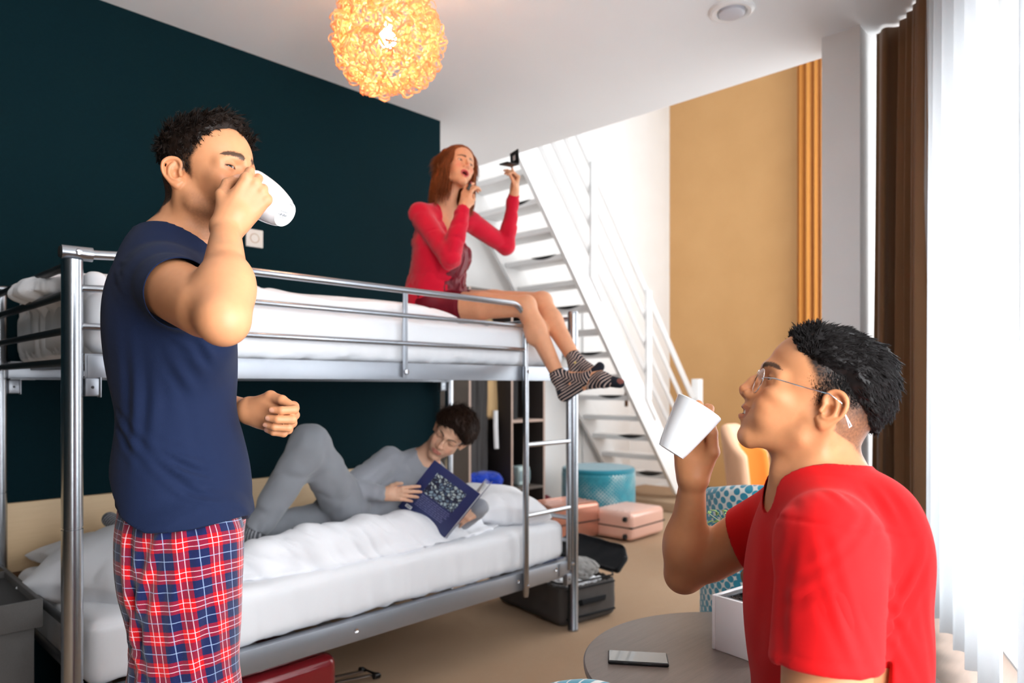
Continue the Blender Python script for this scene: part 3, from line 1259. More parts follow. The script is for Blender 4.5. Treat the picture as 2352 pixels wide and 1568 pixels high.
# parapet, head and the piers between the windows
tag(wbox('wall_window', SA, SB, 0, .36, -.10, .0, M['white']), kind='structure')
tag(wbox('wall_window_head', SA, .25, 2.46, CH + .3, -.10, .0, M['white']), kind='structure')
tag(wbox('wall_window_upper', SA, .25, CH + .3, HT, -.10, .0, M['white']), kind='structure')
tag(wbox('wall_window_top', .25, SB, 5.2, HT, -.10, .0, M['white']), kind='structure')
piers = [(-6.45, -3.9), (.10, .22), (4.3, 4.8)]
for i, (a, b) in enumerate(piers):
    tag(wbox('wall_pier', a, b, .36, 2.46 if b < .2 else 5.2, -.10, .0, M['white']), kind='structure')
spans = [(-3.85, -2.55, 2.46), (-2.55, -1.25, 2.46), (-1.25, .10, 2.46), (.22, 1.6, 5.2), (1.6, 2.95, 5.2), (2.95, 4.3, 5.2)]
for i, (a, b, zt) in enumerate(spans):
    m = MB()
    Mx = Matrix(((WD[0], WN[0], 0), (WD[1], WN[1], 0), (0, 0, 1)))
    def fb(s0, s1, z0, z1, w=.03):
        c = W0 + WD * (s0 + s1) / 2 - WN * .05 + UP * (z0 + z1) / 2
        m.box(c, (s1 - s0, .05, z1 - z0), .004, 1, M=Mx)
    fb(a, a + .05, .36, zt); fb(b - .05, b, .36, zt); fb(a + .05, b - .05, .36, .42); fb(a + .05, b - .05, zt - .06, zt)
    if zt > 3: fb(a + .05, b - .05, 2.5, 2.56)
    fr_ = m.build('window_%d' % (i + 1), wf)
    tag(fr_, 'white framed tall window in the glazed wall' if False else None, kind='structure')
    wbox('pane', a + .05, b - .05, .42, zt - .06, -.053, -.047, M['glass'], fr_)

# ------------------------------------------------------------------ bench under the windows, curtains
t = empty('window_bench', wall_pt(-1.0, 0, .2), 0, 'long low dark wooden bench running under the window behind the sheer curtains', 'bench')
def keep(o, par):
    o.parent = par
    o.matrix_parent_inverse = Matrix.Translation(-Vector(par.location)) if par.rotation_euler[2] == 0 else par.matrix_basis.inverted()
    return o
keep(wbox('bench_top', -3.7, .08, .335, .365, .01, .36, M['benchwood'], None, .004), t)
keep(wbox('front_panel', -3.68, .06, .0, .334, .32, .34, plain('dark_wood_panel', (62, 50, 44), .5), None), t)
for s in (-3.6, -2.4, -1.2, -.02):
    keep(wbox('support', s - .02, s + .02, 0, .334, .02, .319, M['benchwood'], None), t)


def curtain(name, path, z0, z1, mat, amp, waves, nu=400, nz=24, pinch=.5, thick=.0015, seed=0, flare=0.0, hem=0.0):
    """hanging cloth: follows a plan polyline, pleated sideways"""
    path = [np.array(p, float) for p in path]
    seg = [np.linalg.norm(path[i + 1] - path[i]) for i in range(len(path) - 1)]
    tot = sum(seg)
    r = np.random.default_rng(seed)
    ph = r.uniform(0, 2 * PI, 4)
    def at(s):
        s = min(max(s, 0), .99999) * tot
        for i, L in enumerate(seg):
            if s <= L:
                d = (path[i + 1] - path[i]) / L
                return path[i] + d * s, d
            s -= L
        return path[-1], d
    def fn(u, w):
        p, d = at(u)
        nn = np.array([-d[1], d[0]])
        k = 1 - (1 - pinch) * w ** 3
        a = amp * k * (.75 + .25 * math.sin(u * 7 + ph[0]))
        wv = math.sin(2 * PI * waves * u + .9 * math.sin(2 * PI * u * 1.7 + ph[1]) + .25 * math.sin(w * 3 + ph[2]))
        sk = .35 * math.cos(2 * PI * waves * u * 2 + ph[3]) / waves
        q = p + nn * (a * wv) + d * (amp * .4 * k * sk * 6 * (1 - w * .4))
        q = q + (at(.5)[0] - q) * 0 + d * ((u - .5) * flare * (1 - w))
        zz = z0 + (z1 - z0) * w + hem * math.sin(2 * PI * waves * u + 1) * (1 - w)
        return (q[0], q[1], zz)
    b = MB(); b.grid(fn, nu, nz)
    return b.build(name, mat, solid=thick)


c = curtain('brown_curtain', [(3.50, 1.03), (3.49, .92), (3.36, .83), (3.16, .745)], .40, CH - .012, M['browncurtain'], .040, 6.5, 420, 26, .45, .002, 3, .05)
tag(c, 'brown pleated curtain gathered beside the white column', 'curtain')
def sp(s, off): p = wall_pt(s, 0, off); return (p[0], p[1])
c = curtain('sheer_curtain', [sp(-.12, .17), sp(-1.10, .17)], .42, CH - .012, M['sheer'], .030, 6.5, 380, 16, .7, .0006, 5, .12, .01)
tag(c, 'sheer white curtain hanging right beside the brown curtain', 'curtain')
c = curtain('sheer_curtain', [sp(-1.30, .15), sp(-2.3, .15)], .40, CH - .012, M['sheer'], .035, 6, 300, 14, .7, .0006, 8, .1, .01)
tag(c, 'sheer white curtain at the right edge of the photo, nearest the camera', 'curtain')
c = curtain('orange_curtain', [(7.46, 2.60), (7.47, 2.80), (7.5, 2.98)], .02, 5.1, M['orangecurtain'], .045, 5, 240, 20, .8, .002, 6)
tag(c, 'orange curtain hanging beside the ochre wall, seen left of the column', 'curtain')
tr = wbox('curtain_track', -3.6, .02, CH - .012, CH - .001, .15, .19, M['wpaint'])
tag(tr, 'slim white curtain track fixed to the ceiling over the sheers', 'curtain track')

# smoke detector style round vent on the ceiling
vp = P(1681, 22, 3.06)
t = empty('ceiling_vent', (vp[0], vp[1], CH), 0, 'round white vent set in the ceiling near the column', 'vent')
MB().lathe([(.0, -.002), (.062, -.002), (.062, -.004), (.066, -.014), (.082, -.017), (.094, -.010), (.097, 0)], n=48).build('outer_ring', M['wpaint'], t)
MB().lathe([(.0, -.026), (.045, -.026), (.055, -.020), (.055, -.003)], n=40).build('inner_disc', plain('vent_disc', (205, 206, 214), .4), t)

# wall socket
so = P(585, 547, 3.47)
t = empty('wall_socket', (so[0], YD, so[2]), 0, 'square cream power socket on the dark wall above the bunk bed', 'socket')
MB().box((0, -.005, 0), (.088, .010, .088), .003).build('frame', M['wplastic'], t)
b = MB(); Rx = Matrix.Rotation(PI / 2, 3, 'X')
b.lathe([(.0, .006), (.018, .006), (.0195, .0105), (.0225, .0115), (.0245, .010)], (0, 0, 0), 32, Rx)
b.build('round_insert', plain('socket_insert', (196, 178, 156), .4), t)
b = MB()
for sx in (-1, 1): b.lathe([(.0, .0075), (.0026, .0075)], (sx * .0095, 0, 0), 12, Rx)
b.build('pin_holes', M['black'], t)

# wooden panel along the dark wall
t = empty('headboard', (.6, YD, .54), 0, 'pale wooden headboard panel on the dark wall behind the lower bunk', 'headboard')
MB().box((0.0, -.014, .135), (4.4, .026, .27), .003).build('panel', M['woodpanel'], t)
b = MB(); b.box((0.0, -.006, -.02), (4.4, .012, .035), .002).build('lower_strip', plain('brown_strip', (110, 70, 34), .5), t)  # plain brown strip below the panel's lower edge
for (uu, vv) in ((80, 1190),):
    q = P(uu, vv, 2.55); b = MB(); b.lathe([(0, .031), (.007, .0295), (.008, .026)], (q[0] - .6 - .05, 0, .15), 16, Rx); b.build('screw_cap', M['chrome'], t)

# ------------------------------------------------------------------ bunk bed
X0, X1, Y0, Y1 = .575, 2.845, 2.29, 3.265
bed = empty('bunk_bed', ((X0 + X1) / 2, (Y0 + Y1) / 2, 0), 0, 'silver metal bunk bed with ladder and guard rails by the dark wall', 'bunk bed')
BO = Vector(bed.location)


def bp(o):
    o.parent = bed
    o.matrix_parent_inverse = Matrix.Translation(-BO)
    return o


for (x, y, top) in ((X0, Y0, 1.628), (X0, Y1, 1.628), (X1, Y0, 1.65), (X1, Y1, 1.65)):
    b = MB()
    r = .0275
    zs = [.0, .012, .013, .42, .421, .426, .427, .86, .861, .866, .867, top]
    rs = [r * 1.03, r * 1.03, r, r, r * .93, r * .93, r, r, r * .93, r * .93, r, r]
    b.tube([(x, y, z) for z in zs], rs, 24)
    o = bp(b.build('post', M['steel']))
    c_ = MB().lathe([(0, .006), (.024, .004), (.0285, -.004), (.0285, -.012)], (x, y, top), 24) if x > 1 else MB().lathe([(0, .002), (.026, -.003)], (x, y, top), 24)
    k_ = c_.build('post_cap', M['steel_dark'] if x < 1 else M['steel'])
    k_.parent = o

GY = Y0 - .018


def rail(name, pts, r, mat='steel', n=12, flat=None):
    return bp(MB().tube(pts, r, n, flat=flat).build(name, M[mat]))


# near guard: top tube bends down into the ladder stile
arc = [(2.37 + .09 * math.sin(a), GY, 1.655 - .09 + .09 * math.cos(a)) for a in np.linspace(0, PI / 2, 9)]
g = rail('guard_rail', [(X0 - .005, Y0, 1.648), (X0 + .06, Y0 - .004, 1.650), (X0 + .15, GY, 1.655)] + arc + [(2.46, GY, 1.45), (2.46, GY, 1.20)], .0135, n=14)
e_ = MB().lathe([(0, .004), (.016, .002), (.0165, -.012)], (0, 0, 0), 16, Matrix.Rotation(-PI / 2, 3, 'Y'))
e = e_.build('end_cap', M['blackrub']); e.parent = g; e.location = (X0 - .03, Y0, 1.648)
g2 = MB().tube([(X0 - .028, Y0, 1.648), (X0 + .05, Y0 - .003, 1.649)], .021, 16, flat=(1, 1)).build('flattened_end', M['steel']); g2.parent = g
s_ = MB().lathe([(0, .006), (.008, .005), (.010, 0)], (X0 + .012, Y0 - .0195, 1.650), 12, Matrix.Rotation(PI / 2, 3, 'X')).build('screw', M['chrome']); s_.parent = g
rail('guard_rail', [(X0, Y0, 1.548), (X0 + .1, GY, 1.552), (2.46, GY, 1.552)], .0105)
rail('guard_rail', [(X0, Y0, 1.440), (X0 + .1, GY, 1.440), (2.46, GY, 1.440)], .0105)
bp(MB().box((1.744, GY - .002, 1.475), (.024, .006, .345), .002).build('guard_bracket', M['steel_paint']))
bp(MB().lathe([(0, .010), (.010, .008), (.012, 0)], (1.744, GY - .008, 1.325), 16, Matrix.Rotation(PI / 2, 3, 'X')).build('bolt', M['chrome']))
# far guard and ends
rail('guard_rail', [(X0, Y1, 1.640), (X1, Y1, 1.640)], .0115)
rail('guard_rail', [(X0, Y1, 1.440), (X1, Y1, 1.440)], .0105)
bp(MB().box((X0 + .22, Y1, 1.54), (.026, .006, .20), .002).build('guard_bracket', M['steel_paint']))
for x in (X0, X1):
    for z, r in ((1.617, .012), (1.535, .0125), (1.430, .0115), (1.338, .0115)):
        rail('end_rail', [(x, Y0, z), (x, Y1, z)], r, 'steel_dark' if x == X0 else 'steel')
    for z in (.62, .50):
        rail('end_rail', [(x, Y0, z - .04), (x, Y1, z - .04)], .0115, 'steel_dark' if x == X0 else 'steel')
# side rails: angle profile with lip
for (y, sg) in ((Y0, 1), (Y1, -1)):
    for (z0, z1) in ((1.293, 1.362), (.292, .374)):
        b = MB()
        b.box(((X0 + X1) / 2, y - sg * .004, (z0 + z1) / 2), (X1 - X0 - .06, .004, z1 - z0), .0015)
        b.box(((X0 + X1) / 2, y + sg * .016, z1 - .002), (X1 - X0 - .06, .04, .004), .0015)
        b.box(((X0 + X1) / 2, y + sg * .016, z0 + .002), (X1 - X0 - .06, .04, .004), .0015)
        bp(b.build('side_rail', M['steel_paint']))
for (x, z) in ((1.52, .335), (2.70, .345), (2.42, .34), (.70, 1.326)):
    bp(MB().lathe([(.0, .001), (.0045, .002), (.0085, .005), (.0095, .001)], (x, Y0 - .006, z), 16, Matrix.Rotation(PI / 2, 3, 'X')).build('bolt', M['chrome']))
# corner plates and hooks
for (x, y, sg) in ((X0, Y0, 1), (X0, Y1, 1), (X1, Y0, -1), (X1, Y1, -1)):
    for zb in (1.36, .372):
        dy = -.008 if y == Y0 else .008
        b = MB(); b.box((x + sg * .078, y + dy, zb - .036), (.085, .004, .066), .002)
        pl = bp(b.build('corner_plate', M['steel_paint']))
        b = MB(); b.box((x + sg * .048, y + dy * .6, zb - .095), (.038, .022, .052), .004); b.box((x + sg * .068, y + dy * .6, zb - .095), (.004, .03, .058), .001)
        hk = bp(b.build('hook_plate', M['steel_paint']))
        b = MB(); b.lathe([(0, .003), (.003, .0028), (.0045, 0)], (x + sg * .048, y + dy * .6 - .011, zb - .095), 10, Matrix.Rotation(PI / 2, 3, 'X'))
        k = b.build('screw', M['steel_dark']); k.parent = hk
# slats under both mattresses
for zs in (1.335, .335):
    for i in range(14):
        x = X0 + .12 + i * (X1 - X0 - .24) / 13
        bp(MB().box((x, (Y0 + Y1) / 2, zs), (.05, Y1 - Y0 - .06, .012), .003).build('slat', M['steel_paint']))
# ladder
rail('ladder_stile', [(2.46, GY - .004, 1.36), (2.46, GY - .004, 1.205), (2.46, GY - .004, .285), (2.46, GY - .004, .262)], [.0145, .0150, .0150, .012], n=14)
rail('ladder_stile', [(X1 - .046, GY + .01, 1.35), (X1 - .046, GY + .01, .325)], .0125, n=14)
for z in (.985, .645):
    rail('rung', [(2.46, GY - .002, z), (X1 - .046, GY + .006, z)], .0118)
for (x, z) in ((2.462, 1.335), (2.462, .315), (X1 - .046, .36)):
    bp(MB().lathe([(0, .010), (.006, .009), (.009, 0)], (x, GY - .016, z), 14, Matrix.Rotation(PI / 2, 3, 'X')).build('bolt', M['chrome']))

# ------------------------------------------------------------------ bedding


def soft_box(name, lo, hi, rr, h, mat, label, cat, noise=.006, sc=5, seed=1, shape=None, fold=None, group=None, par=None):
    lo = np.array(lo, float); hi = np.array(hi, float)
    S = SDF().box((lo + hi) / 2, (hi - lo) / 2, None, rr)
    if shape: shape(S)
    def fd(V, N):
        d = vnoise(V * V3(1, 1, .8), sc, seed, 3) * noise
        V = V + N * d[:, None]
        return fold(V, N) if fold else V
    o, V, F, N = cloth_mesh(name, S, lo - .12, hi + .12, h, mat, par, fd)
    if label: tag(o, label, cat, group)
    return o


def mat_fold(V, N, z_hi, z_lo):
    """vertical puckers on the sides of a fitted sheet, stronger towards the bottom"""
    side = sstep(.6, .2, np.abs(N[:, 2]))
    t = np.clip((z_hi - V[:, 2]) / (z_hi - z_lo), 0, 1)
    w = vnoise(np.stack([V[:, 0] * 16, V[:, 1] * 16, V[:, 2] * 1.5], 1), 1, 4, 2) * .005 + vnoise(np.stack([V[:, 0] * 45, V[:, 1] * 45, V[:, 2] * 6], 1), 1, 6, 2) * .003 * t
    V = V + N * (w * side * (.3 + t))[:, None]
    top = N[:, 2] > .5
    dd = np.abs(vnoise(np.stack([V[:, 0] * 3.0 + V[:, 1] * 2, V[:, 1] * 7 - V[:, 0] * 1.5, V[:, 2]], 1), 1, 8, 2))
    V[:, 2] += np.where(top, -.004 * np.exp(-(dd / .10) ** 2), 0)
    V[:, 2] += np.where(t > .85, vnoise(V, 22, 9, 2) * .008 * t, 0)
    return V


o = soft_box('mattress', (X0 + .045, Y0 + .012, .376), (X1 - .045, Y1 - .035, .575), .045, .0115, M['sheet'], 'lower bunk mattress under a fitted white sheet', 'mattress', .004, 4, 3, fold=lambda V, N: mat_fold(V, N, .575, .38))
o = soft_box('mattress', (X0 + .045, Y0 + .012, 1.364), (X1 - .045, Y1 - .035, 1.552), .045, .0115, M['sheet'], 'upper bunk mattress under a fitted white sheet', 'mattress', .004, 4, 5, fold=lambda V, N: mat_fold(V, N, 1.552, 1.37))


def upper_duvet(S):
    S.items.clear()
    S.ell((1.38, 2.73, 1.575), (.86, .43, .062), None, .06)
    S.ell((.95, 2.74, 1.59), (.40, .42, .055), None, .06)
    S.ell((1.80, 2.55, 1.575), (.44, .24, .052), None, .05)
    S.box((.655, 2.76, 1.485), (.035, .42, .13), None, .03, .03)
    S.plane((1.5, 2.326, 1.6), (0, -1, 0), .02)
def dv_fold(V, N):
    d = np.abs(vnoise(np.stack([V[:, 0] * 4 + V[:, 1] * 3, V[:, 1] * 9 - V[:, 0] * 2, V[:, 2] * 5], 1), 1, 21, 2))
    V = V - N * (.010 * np.exp(-(d / .12) ** 2))[:, None]
    e = sstep(.75, .66, V[:, 0])
    V = V + N * (e * (vnoise(np.stack([V[:, 1] * 26, V[:, 2] * 3, V[:, 0]], 1), 1, 5, 2) * .009))[:, None]
    return V
o = soft_box('duvet', (.60, 2.33, 1.36), (2.26, 3.2, 1.68), .04, .0105, M['duvet'], 'white duvet spread over the upper bunk mattress', 'duvet', .006, 6, 12, shape=upper_duvet, fold=dv_fold)


def lower_duvet(S):
    S.items.clear()
    pts = [V3(1.10, 2.50, .60), V3(1.22, 2.47, .625), V3(1.40, 2.45, .635), V3(1.65, 2.45, .640), V3(1.90, 2.46, .632), V3(2.12, 2.47, .62), V3(2.32, 2.49, .615)]
    S.chain(pts, [.045, .070, .085, .088, .084, .075, .055], .05)
    pts = [V3(1.45, 2.62, .60), V3(1.8, 2.64, .59), V3(2.2, 2.62, .59)]
    S.chain(pts, [.05, .06, .05], .05)
    S.ell((1.75, 2.48, .582), (.74, .15, .030), None, .03)
    S.plane((1.5, 2.34, .6), (0, -1, 0), .02)
def ld_fold(V, N):
    q = np.stack([V[:, 0] * 11 + V[:, 2] * 6, V[:, 1] * 3, V[:, 2] * 4], 1)
    a = vnoise(q, 1, 31, 2)
    V = V + N * (a * .010)[:, None]
    d = np.abs(vnoise(np.stack([V[:, 0] * 15 + V[:, 2] * 14, V[:, 1] * 6, V[:, 2] * 5], 1), 1, 37, 2))
    return V - N * (.007 * np.exp(-(d / .15) ** 2))[:, None]
o = soft_box('duvet', (1.0, 2.33, .54), (2.42, 2.74, .76), .04, .0075, M['duvet'], 'white duvet bunched in a roll along the front of the lower bunk', 'duvet', .004, 8, 14, shape=lower_duvet, fold=ld_fold)


def pillow(name, c, half, M3, label, seed, h=.009, noise=.006, group=None):
    """M3 columns = long axis, short axis, thickness axis"""
    S = SDF()
    c = np.array(c, float)
    def f(Q):
        q = (Q - c) @ M3
        a, b, t = half
        u = np.clip(np.abs(q[:, 0]) / a, 0, 1.4); v = np.clip(np.abs(q[:, 1]) / b, 0, 1.4)
        prof = np.maximum(1 - u ** 3.2, 0) ** .6 * np.maximum(1 - v ** 3.2, 0) ** .6
        pin = 1 - .07 * (1 - v ** 2) * u ** 2
        th = t * prof + .003
        e = np.maximum(np.abs(q[:, 0]) - a * (1 - .06 * (1 - np.minimum(v, 1) ** 2)), np.abs(q[:, 1]) - b * (1 - .06 * (1 - np.minimum(u, 1) ** 2)))
        return np.maximum((np.abs(q[:, 2]) - th) * .6, e)
    R = float(np.linalg.norm(half))
    S.fn(f, c, R)
    def fd(V, N):
        q = (V - c) @ M3
        r = np.sqrt((q[:, 0] / half[0]) ** 2 + (q[:, 1] / half[1]) ** 2)
        an = np.arctan2(q[:, 1], q[:, 0])
        w = vnoise(np.stack([an * 3.2, r * 2, q[:, 2] * 6 + seed], 1), 1, seed, 2)
        return V + N * (w * .010 * sstep(.3, 1.0, r) + vnoise(V, 9, seed, 2) * noise)[:, None]
    ext = np.abs(M3) @ np.array(half) + .03
    o, V, F, N = cloth_mesh(name, S, c - ext, c + ext, h, M['duvet'], None, fd, relax_it=2)
    return tag(o, label, 'pillow', group)


def axes(l, n):
    l = nrm(l); n = nrm(np.array(n, float) - l * (np.array(n, float) @ l)); s = np.cross(n, l)
    return np.stack([l, s, n], 1)


pillow('pillow', (.86, 2.66, .640), (.27, .235, .095), axes((.55, -.80, -.08), (-.18, -.16, 1)), 'plump white pillow at the foot end of the lower bunk', 3)
pillow('pillow', (.95, 3.05, .632), (.30, .19, .06), axes((1, .05, .02), (.0, .05, 1)), 'flat white pillow by the wooden panel on the lower bunk, under the grey sock', 9)
pillow('pillow', (2.58, 2.60, .650), (.24, .22, .088), axes((.35, .9, .08), (.10, -.10, 1)), 'white pillow at the ladder end of the lower bunk', 5)

# ------------------------------------------------------------------ staircase
st = empty('staircase', (5.3, 4.1, 0), 0, 'white open staircase with alternating treads leading up to the mezzanine', 'staircase')
SO = Vector(st.location)


def stp(o, par=None):
    o.parent = par or st
    if par is None: o.matrix_parent_inverse = Matrix.Translation(-SO)
    return o


YA, YB = 3.76, 4.50
def zline(x): return .164 + 1.235 * (6.35 - x)
xt = 3.66
for y in (YA, YB):
    b = MB()
    poly = [(6.35, y, zline(6.35)), (6.48, y, .10), (6.66, y, .10), (6.66, y, .16), (xt + .30, y, zline(xt)), (xt, y, zline(xt))]
    b.prism(poly, 1, (0, .04, 0))
    stp(b.build('stringer', M['wpaint']))
crm = plain('crescent_black', (10, 10, 11), .7)
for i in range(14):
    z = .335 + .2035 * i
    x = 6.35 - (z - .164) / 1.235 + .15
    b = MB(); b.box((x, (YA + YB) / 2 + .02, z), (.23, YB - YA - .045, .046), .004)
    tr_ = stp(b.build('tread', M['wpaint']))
    # black crescent on the front and black strip on top, every other tread
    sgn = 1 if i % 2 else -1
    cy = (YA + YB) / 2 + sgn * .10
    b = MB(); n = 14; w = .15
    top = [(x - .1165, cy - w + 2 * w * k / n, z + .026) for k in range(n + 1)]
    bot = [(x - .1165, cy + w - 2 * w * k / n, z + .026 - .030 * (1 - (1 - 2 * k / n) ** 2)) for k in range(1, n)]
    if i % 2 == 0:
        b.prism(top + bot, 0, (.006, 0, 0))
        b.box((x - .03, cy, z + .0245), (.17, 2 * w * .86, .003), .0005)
        k_ = b.build('black_crescent', crm); k_.parent = tr_; k_.matrix_parent_inverse = Matrix.Identity(4)
# balustrade
def zr(x, off): return 1.11 + 1.17 * (6.75 - x) + off
for off, r in ((0, .026), (-.27, .020), (-.54, .020), (-.80, .020)):
    xa, xb = 6.72, 4.25
    b = MB(); b.tube([(xa, YA + .02, zr(xa, off)), (xb, YA + .02, zr(xb, off))], r * 1.25, 4, flat=(1.1, .8))
    stp(b.build('handrail' if off == 0 else 'balustrade_bar', M['wpaint']))
for x in (4.93, 5.81):
    zt_ = zr(x, -.02); zb_ = zline(x) + .30
    b = MB(); b.box((x, YA - .018, (zt_ + zb_) / 2), (.075, .034, zt_ - zb_), .004)
    b.box((x + .075, YA - .012, zb_ - .09), (.045, .024, .26), .004, M=Matrix.Rotation(math.radians(-39), 3, 'Y'))
    stp(b.build('baluster', M['wpaint']))
b = MB(); b.box((6.80, YA + .01, .72), (.09, .09, 1.24), .006); stp(b.build('newel_post', M['wpaint']))
b = MB(); b.box((6.62, 4.10, .05), (.95, 1.04, .10), .008)
tag(b.build('stair_plinth', M['carpet']), 'low carpeted step at the foot of the white staircase', 'step')

# cupboard door behind the stairs
dr = MB().box((6.35, YS - .018, 1.08), (.86, .03, 2.05), .004).build('door_1', M['wpaint'])
tag(dr, kind='structure')
b = MB(); b.box((6.70, YS - .04, 1.13), (.05, .012, .20), .003); b.tube([(6.70, YS - .045, 1.16), (6.70, YS - .085, 1.16), (6.60, YS - .085, 1.16)], .009, 8)
h_ = b.build('door_handle', plain('bronze', (96, 70, 48), .35, .8)); h_.parent = dr; h_.matrix_parent_inverse = Matrix.Identity(4)
dr = MB().box((5.42, YS - .018, 1.08), (.86, .03, 2.05), .004).build('door_2', M['wpaint'])
tag(dr, kind='structure')
sw = MB().box((5.95, YS - .008, 1.22), (.08, .012, .08), .003).build('light_switch', M['wplastic'])
sw.location = (0, 0, 0)
tag(sw, 'small white light switch on the wall behind the stairs', 'switch')
# ------------------------------------------------------------------ people
def CV(r, f, u):
    return RT * r + FW * f + UP * u


def RFU(r, f, z):
    """world point from camera-plane coordinates: right, depth, height over the floor"""
    return RT * r + FW * f + UP * z


def cutbox(S, p, d, w, L, k=.002):
    d = nrm(d)
    a = nrm(np.cross(d, UP if abs(d @ UP) < .9 else FW)); b = np.cross(d, a)
    S.box(p + d * L, (w, w, L), np.stack([a, b, d], 1), .001, k, 's')


def hollow(S, pts, rs, k=.003):
    for i in range(len(pts) - 1):
        S.cone(pts[i], pts[i + 1], rs[i], rs[i + 1], k, 's')


def lathe_mug(name, rim_c, base_c, parent=None, handle=None, rr=.044, rb=.0285, curve='tulip'):
    """white mug; handle = unit vector away from the axis"""
    rim_c = np.array(rim_c); base_c = np.array(base_c)
    ax = rim_c - base_c; L = np.linalg.norm(ax); ax /= L
    x = nrm(np.cross(ax, UP)) if handle is None else nrm(handle - ax * (handle @ ax))
    y = np.cross(ax, x)
    Mx = Matrix(np.stack([x, y, ax], 1).tolist())
    t = parent
    prof = [(0, .004), (rb * .78, .004), (rb * .84, .0), (rb * .95, .0), (rb, .004)]
    n = 16
    for i in range(1, n + 1):
        s = i / n
        r = rb + (rr - rb) * (s ** .62 if curve == 'tulip' else s ** .85)
        if curve == 'tulip': r += .0035 * math.sin(s * PI)
        prof.append((r, .004 + (L - .005) * s))
    prof += [(rr - .0012, L + .0006), (rr - .0032, L - .001)]
    for i in range(n - 1, 0, -1):
        s = i / n
        r = rb + (rr - rb) * (s ** .62 if curve == 'tulip' else s ** .85) - .0035
        if curve == 'tulip': r += .0035 * math.sin(s * PI)
        prof.append((r, .008 + (L - .010) * s))
    prof.append((0, .008))
    b = MB().lathe(prof, Vector(base_c.tolist()) - t.location, 56, Mx)
    o = b.build('cup_body', M['ceramic'], t)
    if handle is not None:
        pts = []
        for a in np.linspace(-.2, 1.2, 14) * PI / 1.0 * .5 + 0:
            pass
        for k in range(15):
            th = -PI / 2 + PI * k / 14
            rad = .027
            hgt = L * .5 + .026 * math.sin(th)
            out = rb + (rr - rb) * .7 - .004 + rad * math.cos(th)
            pts.append(base_c + ax * hgt + x * out - np.array(t.location))
        MB().tube([tuple(p) for p in pts], .0052, 10, flat=(1.0, 1.5)).build('handle', M['ceramic'], t)
    return x, y, ax


def head_regions(fr, h, pad=.0):
    s = fr.s
    c = fr.p(.01, 0, .0)
    e = np.abs(fr.M) @ (np.array([.145, .125, .155]) * s)
    return (c - e, c + e, h)


def box_region(pts, pad, h):
    pts = np.array(pts)
    return (pts.min(0) - pad, pts.max(0) + pad, h)


